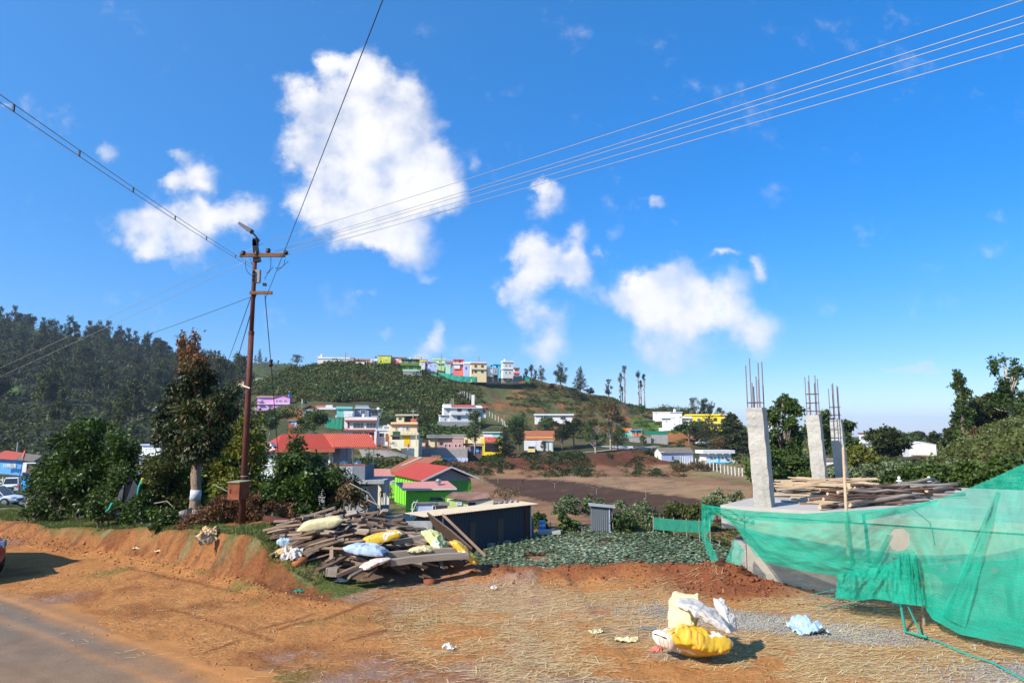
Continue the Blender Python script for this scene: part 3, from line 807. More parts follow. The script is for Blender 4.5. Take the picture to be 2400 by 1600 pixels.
def ribbon(name,pts,width,mat,label,lift=.06):
 P3=[P(*p) for p in pts]
 xs=np.array([p.x for p in P3]); ys=np.array([p.y for p in P3]); zs=np.array([p.z for p in P3])
 s=np.concatenate([[0],np.cumsum(np.hypot(np.diff(xs),np.diff(ys)))])
 q=np.linspace(0,s[-1],70)
 x=np.interp(q,s,xs); y=np.interp(q,s,ys); z=np.interp(q,s,zs)
 for arr in (x,y,z):
  for _ in range(8): arr[1:-1]=(arr[:-2]+2*arr[1:-1]+arr[2:])/4
 dx=np.gradient(x); dy=np.gradient(y); l=np.hypot(dx,dy); nx,ny=-dy/l,dx/l
 mb=MB()
 w=np.interp(q,s,width) if hasattr(width,'__len__') else np.full(len(q),width)
 for i in range(len(q)):
  for sd in (-.5,0,.5):
   X,Y=x[i]+nx[i]*w[i]*sd,y[i]+ny[i]*w[i]*sd
   mb.v.append((X,Y,h1(X,Y)+lift*2.5))
 for i in range(len(q)-1):
  for k in range(2):
   a=i*3+k
   mb.f.append((a,a+1,a+4,a+3)); mb.m.append(0)
 o=mb.build(name,mat,smooth=True)
 return tag(o,kind='structure',label=label)
ASPH=mk('grey_worn_asphalt',(.25,.225,.195),var=.2,scale=.5,bump=.1)
ribbon('village_road',[(860,1037,155),(900,1040,154),(938,1046,152),(955,1055,149),(935,1063,145.5),(895,1067,143.5),(845,1070,142)],6.5,ASPH,'curving grey road below the white shop building')
ribbon('lower_road',[(760,1098,118),(830,1090,122),(880,1085,126),(950,1082,134)],5,ASPH,'grey lane behind the green hall')
ribbon('valley_road',[(1050,1080,160),(1140,1078,164),(1200,1074,168),(1290,1066,174),(1395,1060,182),(1490,1056,190),(1560,1054,196)],5,ASPH,'grey valley road running along the top of the red bank')
ribbon('far_lane',[(-80,1172,62),(0,1163,60),(40,1158,61),(90,1152,64),(160,1142,70)],4.5,ASPH,'grey road behind the bank at the far left')
# -- foliage
def leaves(C,size,rs,flat=0.0,aspect=.55,upbias=0.0,dirs=None):
 n=len(C)
 a=rs.normal(size=(n,3)) if dirs is None else dirs+rs.normal(size=(n,3))*.35
 a[:,2]*=(1-flat)
 a/=np.linalg.norm(a,axis=1)[:,None]+1e-9
 b=rs.normal(size=(n,3)); b[:,2]*=(1-flat)
 b-=a*(a*b).sum(1)[:,None]; b/=np.linalg.norm(b,axis=1)[:,None]+1e-9
 s=size if hasattr(size,'__len__') else np.full(n,size)
 s=(s*(.6+.8*rs.random(n)))[:,None]
 nn=np.cross(a,b)
 V=np.stack([C-a*s*.5,C+b*s*aspect*.5+nn*s*.08,C+a*s*.5,C-b*s*aspect*.5+nn*s*.08],1)
 return V.reshape(-1,3),np.arange(4*n).reshape(n,4)
def blob_points(blobs,n,rs,hollow=.45):
 B=np.array(blobs,float)
 vol=(B[:,3]*B[:,4]*B[:,5])**(.72)
 k=rs.choice(len(B),n,p=vol/vol.sum())
 d=rs.normal(size=(n,3)); d/=np.linalg.norm(d,axis=1)[:,None]
 r=hollow+(1-hollow)*rs.random(n)**.6
 r*=1+.30*np.sin(d[:,0]*5+k)*np.cos(d[:,1]*4+k*2)+.22*np.sin(d[:,2]*7+k*1.3)
 r*=1+.16*np.abs(rs.normal(size=n))
 return B[k,:3]+d*r[:,None]*B[k,3:],k,d
def crown_mesh(name,blobs,n,size,mat,seed,hollow=.45,flat=0.,aspect=.55,hang=0.):
 rs=np.random.default_rng(seed)
 C,k,d=blob_points(blobs,n,rs,hollow)
 dirs=None
 if hang>0:
  dirs=d.copy()*(1-hang); dirs[:,2]-=hang
 V,Q=leaves(C,size,rs,flat,aspect,dirs=dirs)
 t=np.clip(.45+.28*(rs.random(len(C))-.5)+.45*(rs.random(len(blobs))[k]-.5)+.15*rs.normal(size=len(C)),0,1)
 return np_mesh(name,V,Q,mat,t)
def trunk_mesh(mat,h,r,targets,seed,name='trunk',lean=0.0):
 rs=random.Random(seed)
 mb=MB()
 top=Vector((lean*h,0,h))
 pts=[Vector((0,0,-.6)),Vector((lean*h*.2+rs.uniform(-.1,.1)*r*4,0,h*.35)),Vector((lean*h*.6,rs.uniform(-1,1)*r*.5,h*.7)),top]
 mb.tube(pts,[r*1.25,r,r*.75,r*.4],7)
 for t in targets:
  t=Vector(t[:3])
  s=min(h*.92,max(h*.3,t.z*.6 if t.z<h*1.3 else h*.9))
  st=Vector((lean*s*.8,0,s))
  mid=st.lerp(t,.55)+Vector((0,0,-.08*(t-st).length))
  mb.tube([st,mid,t],[r*.42,r*.26,r*.09],5)
 me=mb.mesh(name); me.materials.append(mat)
 me.polygons.foreach_set('use_smooth',[True]*len(me.polygons))
 return me
def rand_blobs(kind,Hh,Wd,seed):
 rs=random.Random(seed); b=[]
 W2=Wd*.5
 if kind=='round':
  for i in range(26):
   a=rs.uniform(0,6.28); f=rs.random(); z=Hh*(.34+.60*f)
   q=math.sqrt(rs.random())*W2*.80*math.sin(math.pi*(.18+.70*f))**.7
   s=Wd*rs.uniform(.08,.17)
   b.append((q*math.cos(a),q*math.sin(a),z,s,s,s*.8))
 elif kind=='euc':
  for i in range(26):
   f=rs.random(); z=Hh*(.30+.66*f)
   q=rs.uniform(.1,.9)*W2*(1.15-.55*f); a=rs.uniform(0,6.28)
   s=Wd*rs.uniform(.08,.17)*(1.15-.4*f)
   b.append((q*math.cos(a),q*math.sin(a),z,s,s,s*1.25))
 elif kind=='tuft':
  for i in range(8):
   a=rs.uniform(0,6.28); q=rs.uniform(0,.35)*Wd
   s=Wd*rs.uniform(.16,.30)
   b.append((q*math.cos(a),q*math.sin(a),Hh*rs.uniform(.80,.98),s,s,s*1.6))
  for i in range(7):
   b.append((rs.uniform(-.2,.2)*Wd,rs.uniform(-.2,.2)*Wd,Hh*rs.uniform(.3,.8),Wd*.12,Wd*.12,Wd*.3))
 elif kind=='conifer':
  for i in range(30):
   f=i/29; z=Hh*(.10+.88*f); w=W2*(1.02-f)**.75+.05*Wd
   a=i*2.4+rs.uniform(-.4,.4); q=w*rs.uniform(.35,.75)
   b.append((q*math.cos(a),q*math.sin(a),z,w*.42+.03*Wd,w*.42+.03*Wd,Hh*.045))
 elif kind=='spread':
  for i in range(26):
   a=rs.uniform(0,6.28); q=math.sqrt(rs.random())*W2*.85
   s=Wd*rs.uniform(.07,.15)
   b.append((q*math.cos(a),q*math.sin(a),Hh*(.92-.35*(q/W2)**2)*rs.uniform(.74,1),s,s,s*.42))
 elif kind=='feather':
  for i in range(46):
   f=(i+.5)/46; z=Hh*(.06+.88*f); q=math.sqrt(rs.random())*W2*.8*(1.05-.62*f**1.6); a=rs.uniform(0,6.28); s=Wd*rs.uniform(.07,.13)
   b.append((q*math.cos(a),q*math.sin(a),z,s,s,s*.8))
 elif kind=='column':
  for i in range(22):
   f=(i+.5)/22
   b.append((rs.uniform(-.25,.25)*Wd,rs.uniform(-.25,.25)*Wd,Hh*(.32+.66*f),Wd*rs.uniform(.16,.32),Wd*.25,Hh*.04))
 elif kind=='bush':
  for i in range(28):
   a=rs.uniform(0,6.28); q=math.sqrt(rs.random())*W2*.85
   s=Wd*rs.uniform(.08,.16); zt=Hh*(.86-.5*(q/W2)**2)
   b.append((q*math.cos(a),q*math.sin(a),zt*rs.uniform(.12,1),s,s,min(s*.8,Hh*.2)))
 return b
_tree_cache={}
def tree(kind,loc,Hh,Wd,leaf,name,label,cat='tree',group=None,seed=1,n=900,lsize=None,bark=None,parts=True,hollow=.4,hang=0.,rz=None,trunk_r=None,crown_name='crown',blobs=None,flat=0.):
 key=(kind,leaf,seed,n,lsize,parts,hollow,hang,blobs is not None and id(blobs),round(Wd/Hh,1),None if lsize is None else round(lsize/Hh,2))
 if key not in _tree_cache:
  b=blobs if blobs is not None else rand_blobs(kind,Hh,Wd,seed)
  cm=crown_mesh('crown',b,n,lsize or Wd*.06,LG[leaf],seed+100,hollow=hollow,hang=hang,flat=flat)
  tm=trunk_mesh(bark or M['bark'],Hh*(.6 if kind in ('bush','spread','round') else .93),trunk_r or Hh*.022,b if kind !='bush' else b[:5],seed)
  _tree_cache[key]=(cm,tm,Hh)
 cm,tm,h0=_tree_cache[key]
 e=empty(name,loc,rz if rz is not None else random.uniform(0,6.28)*(0 if blobs is not None else 1))
 s=Hh/h0; e.scale=(s,s,s)
 c=bpy.data.objects.new(crown_name,cm); COL.objects.link(c); c.parent=e
 t=bpy.data.objects.new('stem' if kind=='bush' else 'trunk',tm); COL.objects.link(t); t.parent=e
 return tag(e,label,cat,group)
def simple_tree_mesh(kind,Hh,Wd,leaf,seed,n,lsize,bark):
 rs=np.random.default_rng(seed)
 b=rand_blobs(kind,Hh,Wd,seed)
 C,k,d=blob_points(b,n,rs,.45)
 V,Q=leaves(C,lsize,rs)
 t=np.clip(.45+.3*(rs.random(len(C))-.5)+.45*(rs.random(len(b))[k]-.5),0,1)
 tm=MB(); tm.tube([(0,0,-2),(0.1,0,Hh*.4),(0,.1,Hh*.9)],[Hh*.018,Hh*.014,Hh*.005],5)
 tv=np.array(tm.v); tq=np.array([f for f in tm.f if len(f)==4])
 nv=len(V)
 me=np_mesh('tree',np.concatenate([V,tv]),np.concatenate([Q,tq+nv]),LG[leaf],np.concatenate([t,np.zeros(len(tq))]))
 me.materials.append(bark)
 mi=np.zeros(len(me.polygons),np.int32); mi[len(Q):]=1
 me.polygons.foreach_set('material_index',mi)
 return me
def stuff_bushes(name,label,pts,radii,leaf,nper=26,seed=5,hfac=.8,lfac=.5):
 rs=np.random.default_rng(seed)
 n=len(pts)
 pts=np.asarray(pts,float); radii=np.asarray(radii,float)
 d=rs.normal(size=(n,nper,3)); d/=np.linalg.norm(d,axis=2)[...,None]
 d[...,2]=np.abs(d[...,2])
 C=pts[:,None,:]+d*radii[:,None,None]*np.array([1,1,hfac])*(.55+.45*rs.random((n,nper,1)))
 V,Q=leaves(C.reshape(-1,3),np.repeat(radii*lfac,nper),rs,aspect=.7)
 bt=np.clip(.45+.22*rs.normal(size=n),0,1)
 t=np.clip(np.repeat(bt,nper)+.12*rs.normal(size=n*nper),0,1)
 me=np_mesh(name,V,Q,LG[leaf],t)
 o=link_mesh(name,me)
 return tag(o,label=label,cat='undergrowth',kind='stuff')
def blades(name,label,pts,h,mat,seed=4,w=.012,spread=.5):
 rs=np.random.default_rng(seed); n=len(pts); pts=np.asarray(pts,float)
 a=rs.random(n)*6.28; hh=h*(.5+rs.random(n))
 dx=np.cos(a)*w; dy=np.sin(a)*w
 tip=rs.normal(size=(n,3))*spread; tip[:,2]=1; tip*=hh[:,None]
 V=np.stack([pts+np.stack([dx,dy,0*dx],1),pts-np.stack([dx,dy,0*dx],1),pts+tip],1).reshape(-1,3)
 me=np_mesh(name,V,np.arange(3*n).reshape(n,3),mat,rs.random(n))
 return tag(link_mesh(name,me),label=label,cat='grass',kind='stuff')
# -- buildings
class House:
 def __init__(s,name,label,px,py,d,rot=0.0,cat='house',group=None):
  s.u=d/1620.0
  s.root=empty(name,P(px,py,d),R(rot))
  tag(s.root,label,cat,group)
 def mb(s): return MB()
 def put(s,name,mb,mats,parent=None,smooth=False,label=None):
  u=s.u
  mb.v=[(a*u,b*u,c*u) for a,b,c in mb.v]
  o=mb.build(name,mats,parent or s.root,smooth=smooth)
  if label: o['label']=label
  return o
 def box(s,name,x0,x1,y0,y1,z0,z1,mat,parent=None,label=None):
  return s.put(name,MB().box(x0,x1,y0,y1,z0,z1),mat,parent,label=label)
 def body(s,x0,x1,y0,y1,z0,z1,mat,name='wall',down=3.0,label=None):
  return s.box(name,x0,x1,y0,y1,z0-down/s.u,z1,mat,label=label)
 def slab(s,x0,x1,y0,y1,z,t,mat,over=0,name='roof',parent=None,label=None):
  return s.box(name,x0-over,x1+over,y0-over,y1+over,z,z+t,mat,parent,label=label)
 def parapet(s,x0,x1,y0,y1,z,h,mat,t=None,name='parapet',label=None):
  t=t or .12/s.u
  m=MB()
  m.box(x0,x1,y0,y0+t,z,z+h); m.box(x0,x1,y1-t,y1,z,z+h)
  m.box(x0,x0+t,y0+t,y1-t,z,z+h); m.box(x1-t,x1,y0+t,y1-t,z,z+h)
  return s.put(name,m,mat,label=label)
 def win(s,x,z,w,h,y=0.0,side='f',frame=None,pane=None,nx=2,nz=1,shade=False):
  e=.05/s.u; f=min(.10/s.u,w*.16)
  mb=MB(); pn=MB()
  def bx(m,a0,a1,z0,z1,p0,p1):
   if side=='f': m.box(a0,a1,y-p1,y-p0,z0,z1)
   elif side=='l': m.box(y-p1,y-p0,a0,a1,z0,z1)
   else: m.box(y+p0,y+p1,a0,a1,z0,z1)
  bx(mb,x,x+f,z,z+h,-.01,e*1.6); bx(mb,x+w-f,x+w,z,z+h,-.01,e*1.6)
  bx(mb,x+f,x+w-f,z,z+f,-.01,e*1.5); bx(mb,x+f,x+w-f,z+h-f,z+h,-.01,e*1.5)
  for i in range(1,nx):
   c=x+w*i/nx; bx(mb,c-f*.3,c+f*.3,z+f,z+h-f,-.01,e*1.2)
  for i in range(1,nz):
   c=z+h*i/nz; bx(mb,x+f,x+w-f,c-f*.3,c+f*.3,-.01,e*1.1)
  fr=s.put('window',mb,frame or M['frame'])
  bx(pn,x+f*.5,x+w-f*.5,z+f*.5,z+h-f*.5,-.005,e*.5)
  s.put('pane',pn,pane or M['glass'],fr)
  if shade:
   sh=MB(); k=.45/s.u
   bx(sh,x-f,x+w+f,z+h+f*.3,z+h+f*.3+.09/s.u,0,k)
   s.put('sunshade',sh,shade if not shade is True else M['white'])
  return fr
 def door(s,x,w,h,z=0.0,y=0.0,mat=None,side='f'):
  e=.05/s.u; m=MB(); g=MB()
  if side=='f': m.box(x,x+w,y-e,y+e,z,z+h); g.box(x+w*.8,x+w*.9,y-2.2*e,y-e,z+h*.45,z+h*.5)
  elif side=='l': m.box(y-e,y+e,x,x+w,z,z+h); g.box(y-2.2*e,y-e,x+w*.8,x+w*.9,z+h*.45,z+h*.5)
  else: m.box(y-e,y+e,x,x+w,z,z+h); g.box(y+e,y+2.2*e,x+w*.8,x+w*.9,z+h*.45,z+h*.5)
  d=s.put('door',m,mat or M['wooddoor']); s.put('handle',g,M['steel'],d)
  return d
 def tank(s,x,y,z,r,h,mat=None,name='water_tank'):
  prof=[(r*.9,0),(r,h*.06),(r,h*.3),(r*1.04,h*.33),(r,h*.36),(r,h*.6),(r*1.04,h*.63),(r,h*.66),(r*.97,h*.84),(r*.6,h*.93),(r*.3,h*.95),(r*.3,h),(r*.02,h)]
  return s.put(name,MB().lathe(prof,14,(x,y,z)),mat or M['tankw'],smooth=False)
 def gable(s,x0,x1,y0,y1,z,h,mat,over=0,axis='x',t=None,name='roof',gmat=None,parts=True):
  t=t or .10/s.u
  m=MB()
  if axis=='x':
   ym=(y0+y1)/2; k=h/(ym-y0); a,b=x0-over,x1+over
   ylo=y0-over; zlo=z-k*over
   m.hexa([(a,ylo,zlo),(b,ylo,zlo),(b,ym,z+h),(a,ym,z+h),(a,ylo,zlo+t),(b,ylo,zlo+t),(b,ym,z+h+t),(a,ym,z+h+t)])
   yh=y1+over
   m.hexa([(a,ym+.01,z+h),(b,ym+.01,z+h),(b,yh,zlo),(a,yh,zlo),(a,ym+.01,z+h+t),(b,ym+.01,z+h+t),(b,yh,zlo+t),(a,yh,zlo+t)])
   if gmat:
    for xx,ww in ((x0+.01,.15/s.u),(x1-.15/s.u-.01,.15/s.u)):
     g=MB()
     g.add([(xx,y0,z),(xx,y1,z),(xx,ym,z+h-.01),(xx+ww,y0,z),(xx+ww,y1,z),(xx+ww,ym,z+h-.01)],[(0,2,1),(3,4,5),(0,1,4,3),(1,2,5,4),(2,0,3,5)])
     s.put('gable_wall',g,gmat)
  else:
   xm=(x0+x1)/2; k=h/(xm-x0); a,b=y0-over,y1+over
   xlo=x0-over; zlo=z-k*over; xh=x1+over
   m.hexa([(xlo,a,zlo),(xm,a,z+h),(xm,b,z+h),(xlo,b,zlo),(xlo,a,zlo+t),(xm,a,z+h+t),(xm,b,z+h+t),(xlo,b,zlo+t)])
   m.hexa([(xm+.01,a,z+h),(xh,a,zlo),(xh,b,zlo),(xm+.01,b,z+h),(xm+.01,a,z+h+t),(xh,a,zlo+t),(xh,b,zlo+t),(xm+.01,b,z+h+t)])
   if gmat:
    w=.15/s.u
    for yy in (y0+.01,y1-w-.01):
     g=MB(); g.prism([(x0,z),(x1,z),(xm,z+h-.01)],yy,yy+w)
     s.put('gable_wall',g,gmat)
  return s.put(name,m,mat)
 def shed_roof(s,x0,x1,y0,y1,zf,zb,t,mat,name='roof',zl=0,parent=None):
  m=MB()
  m.hexa([(x0,y0,zf),(x1,y0,zf+zl),(x1,y1,zb+zl),(x0,y1,zb),(x0,y0,zf+t),(x1,y0,zf+zl+t),(x1,y1,zb+zl+t),(x0,y1,zb+t)])
  return s.put(name,m,mat,parent)
 def posts(s,xs,y,z0,z1,mat,t=None,name='post'):
  t=t or .12/s.u
  for x in xs: s.box(name,x-t/2,x+t/2,y,y+t,z0,z1,mat)
def corr(a,b,c,d,n,amp,name,mat,parent,seg=2,thick=.02):
 a,b,c,d=map(Vector,(a,b,c,d))
 nrm=(b-a).cross(d-a).normalized()
 m=MB(); k=n*4
 prof=[0,0,1,1]
 for j in range(2):
  for i in range(k+1):
   p=(a.lerp(b,i/k)) if j==0 else (d.lerp(c,i/k))
   m.v.append(tuple(p+nrm*amp*prof[i % 4]))
 for j in range(2):
  for i in range(k+1):
   p=(a.lerp(b,i/k)) if j==0 else (d.lerp(c,i/k))
   m.v.append(tuple(p+nrm*(amp*prof[i % 4]-thick)))
 o=2*(k+1)
 for i in range(k):
  m.f.append((i,i+1,k+2+i,k+1+i)); m.m.append(0)
  m.f.append((o+i,o+k+1+i,o+k+2+i,o+i+1)); m.m.append(0)
  m.f.append((i,o+i,o+i+1,i+1)); m.m.append(0)
  m.f.append((k+1+i,k+2+i,o+k+2+i,o+k+1+i)); m.m.append(0)
 return m.build(name,mat,parent)
# -- hilltop row (about 290 m away), left to right
D=293
h=House('villa','long white flat-roofed villa with round tank at the left end of the hilltop row',744,853,D,6,'house')
h.body(0,84,0,30,0,13,M['white']); h.box('lower_storey',-1,22,-2,20,-12,0,M['peach'])
h.slab(0,84,0,30,13,1,M['white'],over=1.5); h.parapet(0,76,0,30,14,2.6,M['white'])
h.box('stair_room',0,11,2,14,14,19,M['white']); h.tank(8,8,19,2.4,6)
for x in (13,24,40,52): h.win(x,3,5,6)
h.door(30,3.5,8); h.gable(66,84,4,24,15,3,M['redroof2'],1)
h=House('small_house','low white house under a long brown tiled roof on the hilltop beside the white villa',830,852,D+2,4)
h.body(0,38,0,18,0,8,M['white_old']); h.gable(0,38,0,18,8,4,M['tile'],1.2,gmat=M['paleblue']); h.win(5,2,4,4); h.win(20,2,5,4); h.door(13,3,6)
h=House('small_shack','tiny pale shack with grey roof below the brown-roofed house on the hilltop',834,855,D-6,0)
h.body(0,20,0,10,0,8,M['palecream']); h.shed_roof(-1,21,-1,11,8,9,.6,M['asb']); h.win(4,3,3,3)
h=House('house','narrow white house with grey roof just left of the lime house on the hilltop',868,852,D-2,8)
h.body(0,17,0,16,0,12,M['white']); h.shed_roof(-1,18,-1,17,13,16,.8,M['grey']); h.win(3,7,4,3.5); h.door(11,3,7); h.box('balcony',2,17,-3,0,6,8,M['paleblue']); h.tank(12,8,15.5,2,3,M['black'])
h=House('house','lime yellow two-storey house on the hilltop',886,851,D-3,5)
h.body(0,30,0,20,0,18,M['lime']); h.shed_roof(-1,31,-1,21,18,18.8,.9,M['redtrim']); h.box('annexe',12,30,-6,0,0,10,M['lime']); h.win(3,10,4,4); h.win(17,5,4,4,y=-6); h.door(5,3,7); h.win(22,12,4,4)
h=House('house','peach pink house under a long brown roof right of the lime house on the hilltop',917,852,D,3)
h.body(0,34,0,20,0,14,M['peach']); h.shed_roof(-1,36,-2,22,15,16.5,.9,M['redtrim'],zl=-1); h.win(4,8,6,4,nx=3); h.win(16,8,5,4); h.box('lean_to',2,16,-6,0,0,6,M['salmon']); h.box('porch',20,32,-5,0,0,8,M['peach'])
h=House('house','dark green two-storey house with railed balconies standing forward on the hilltop',939,871,D-14,7)
h.body(4,48,3,26,0,15,M['dgreen']); h.body(2,44,3,26,15,31,M['dgreen'],name='upper_wall',down=0); h.slab(0,44,0,28,30,1.2,M['darkgrey'],over=1)
h.box('balcony',-1,43,-2,3,15,20,M['dgreen'],label='dark green upper balcony'); h.box('terrace',5,48,-5,3,1,5,M['mint'],label='mint green lower terrace wall')
for x in (8,26): h.win(x,22,8,5,y=3,nx=3)
for x in (12,30): h.win(x,7,7,5,y=3,nx=3)
h.door(21,4,8,20,3); h.tank(22,14,31,2.4,4.5); h.box('plinth',6,50,-4,24,-10,1,M['stonew'])
h=House('house','white and peach house with pale tank peeking over the dark green house',969,851,D+8,0)
h.body(0,17,0,14,0,14,M['palecream']); h.slab(0,17,0,14,14,1,M['peach'],over=1); h.win(4,8,4,3.5); h.tank(5,6,15,2,3.5,M['peach'])
h=House('house','yellow flat-roofed house behind the pale lilac cottages on the hilltop',985,852,D+6,0)
h.body(0,15,0,12,0,9,M['yellow']); h.slab(0,15,0,12,9,.9,M['tin'],over=1); h.win(5,4,3,3)
h=House('cottage','small grey-white cottage right of the dark green house',984,858,D-5,5)
h.body(0,12,0,12,0,10,M['white_old']); h.shed_roof(-1,13,-1,13,10,11,.7,M['asb']); h.win(4,4,3,3)
h=House('cottage','lilac cottage with brown roof between the grey-white cottage and the pale blue one',995,858,D-4,0)
h.body(0,12,0,12,0,9,M['paleblue']); h.gable(0,12,0,12,9,3,M['tile'],1); h.door(4,2.6,6)
h=House('cottage','pale blue gabled cottage on the hilltop',1005,862,D-8,10)
h.body(0,20,0,16,0,11,M['paleblue']); h.gable(0,20,0,16,11,3.5,M['asb'],1,axis='y',gmat=M['paleblue']); h.win(12,4,3.5,4,nx=3); h.win(3,4,2.5,4)
h=House('house','light green two-storey house with white trim on the hilltop',1014,860,D,6)
h.body(0,28,0,18,0,18,M['ltgreen']); h.shed_roof(-1,29,-1,19,18,21,.9,M['ltlime']); h.win(14,11,6,5,nx=3); h.win(3,11,4,4); h.win(15,3,4,4); h.box('balcony',10,29,-3,0,8,10,M['ltgreen'])
h=House('cottage','small mint green cottage below the blue house on the hilltop',1044,865,D-9,0)
h.body(0,12,0,10,0,10,M['mint']); h.shed_roof(-1,13,-1,11,10,12,.7,M['white']); h.win(4,5,3,2)
h=House('house','bright blue house with brown awning beside the salmon house',1044,863,D-1,3)
h.body(0,20,0,16,0,18,M['blue']); h.slab(0,20,0,16,18,1,M['white'],over=1); h.shed_roof(-1,16,-4,0,12,15,.6,M['tile'],name='awning'); h.win(4,8,8,3.5,nx=3); h.door(12,3,7,1)
h=House('house','salmon red two-storey house with open balcony on the hilltop',1062,864,D-3,4)
h.body(0,24,2,18,0,22,M['salmon']); h.slab(0,24,0,18,22,1,M['salmon'],over=1.2); h.box('balcony',-1,25,-3,2,11,14,M['white']); h.posts([1,12,23],-1,14,22,M['salmon']); h.win(4,15,5,5,y=2); h.door(14,3.4,7,14,2); h.win(5,3,4,4,y=2); h.box('lower_room',2,16,-1,2,0,10,M['white'])
h=House('cottage','white and blue cottage left of the cream house on the hilltop',1087,866,D-5,8)
h.body(0,19,0,14,0,14,M['paleblue']); h.shed_roof(-1,20,-1,15,14,19,.8,M['white']); h.win(11,6,3.5,4); h.door(4,3,7)
h=House('house','cream two-storey house with dark shutters and a red-capped roof edge on the hilltop',1104,878,D-14,10)
h.body(0,37,0,26,0,26,M['cream']); h.slab(0,37,0,26,26,2,M['redtrim'],over=1.5); h.parapet(0,37,0,26,28,3,M['white']); h.slab(0,37,-3,1,13,1,M['white'],name='ledge'); h.parapet(0,37,-3,1,14,3,M['cream'],name='balcony')
for x in (8,24): h.win(x,18,6,5,frame=M['dframe']); h.win(x,5,6,5,frame=M['dframe'])
h.door(2,3,8,3)
h=House('house','turquoise and pale blue house on tall stilts near the right end of the hilltop row',1142,876,D-12,14)
h.body(0,15,0,20,0,16,M['white'],down=1); h.box('bay',13,27,-2,16,-2,15,M['greyblue']); h.box('side_wing',26,39,-2,20,-10,22,M['cyan']); h.slab(16,39,-2,20,22,2,M['cyan'],over=1.5)
h.shed_roof(-1,16,-1,21,17,20,.8,M['cyan']); h.posts([1,14,27,38],0,-18,0,M['conc']); h.win(17,3,6,6,y=-2,nx=2); h.win(29,3,6,6,y=-2); h.win(29,-8,5,5,y=-2); h.tank(12,10,18,2.2,5,M['black']); h.box('back_wall',2,38,18,24,-22,0,M['stonew'])
h=House('house','tall narrow white house on stilts with roof tank at the right of the hilltop row',1179,882,D-14,14)
h.body(0,25,0,18,2,18,M['white'],down=1); h.body(0,25,0,18,19,34,M['white'],name='upper_wall',down=0); h.slab(0,25,0,18,34,1.2,M['white'],over=2); h.parapet(-1,26,-1,19,35,2.4,M['white']); h.slab(0,25,0,18,17.5,1.5,M['white'],over=2,name='ledge')
h.tank(6,8,36,2.6,6.5); h.posts([0.5,12,24],0,-10,3,M['conc']); h.box('back_wall',1,24,16,22,-14,2,M['grey'])
for x in (5,14): h.win(x,7,4.5,5); h.win(x,24,4.5,5)
h=House('house','red-balconied white house at the right end of the hilltop row',1204,880,D-6,10)
h.body(0,14,2,16,0,17,M['white_old']); h.slab(-1,15,-2,17,17,2,M['redtrim']); h.box('balcony',-1,15,-3,2,4,8,M['salmon']); h.win(3,10,5,5,y=2); h.box('plinth',-2,20,-2,14,-12,0,M['stonew'])
for px,py,hh,lb in ((809,847,22,'wooden utility pole beside the white villa on the hilltop'),(1034,856,26,'utility pole in front of the light green hilltop house'),(1122,860,26,'utility pole behind the cream hilltop house'),(1088,862,16,'short utility pole right of the salmon hilltop house')):
 d=D-2; b=P(px,py,d); m=MB(); s_=d/1620
 m.tube([(0,0,-2),(0,0,hh*s_)],.18,6)
 m2=MB(); m2.box(-.9,.9,-.06,.06,hh*s_-.9,hh*s_-.7); m2.box(-.7,.7,-.06,.06,hh*s_-1.6,hh*s_-1.42)
 e=empty('utility_pole',b); tag(e,lb,'utility pole'); m.build('pole_shaft',M['grey'],e); m2.build('crossarm',M['grey'],e)
def net_fence(pts,hpx,mat,label,name='net_fence',posts=True,cat='fence'):
 e=empty(name,P(*pts[0])); o0=e.location.copy(); tag(e,label,cat)
 m=MB(); n=0; q=[]
 for i in range(len(pts)-1):
  a,b=pts[i],pts[i+1]
  for k in range(6):
   t=k/6; q.append([a[j]+(b[j]-a[j])*t for j in range(3)])
 q.append(list(pts[-1]))
 for i,(px,py,d) in enumerate(q):
  p=P(px,py,d)-o0; hh=hpx*d/1620*(1-.07*abs(math.sin(i*1.7)))
  off=.08*math.sin(i*2.1)
  m.v+=[(p.x,p.y+off,p.z-.3),(p.x,p.y-off,p.z+hh)]
 for i in range(len(q)-1):
  m.f.append((2*i,2*i+2,2*i+3,2*i+1)); m.m.append(0)
 sh=m.build('net_cloth',mat,e)
 if posts:
  for i in range(0,len(q),3):
   px,py,d=q[i]; p=P(px,py,d)-o0
   pm=MB(); pm.tube([(p.x,p.y+.1,p.z-1),(p.x,p.y+.1,p.z+hpx*d/1620*1.12)],.05+d*.00012,5)
   pm.build('post',M['wood2'],e)
 return e
net_fence([(1011,882,281),(1032,887,280)],8,M['netc'],'short green net screen under the light green hilltop houses')
net_fence([(1028,882,282),(1050,886,280),(1080,892,279),(1115,893,279)],11,M['netc'],'long green net fence below the cream hilltop house')
net_fence([(1038,893,276),(1056,901,275)],5,M['netc'],'small scrap of green net on the upper slope')
net_fence([(1226,888,284),(1241,894,284)],8,M['netc'],'turquoise net at the right end of the hilltop row')
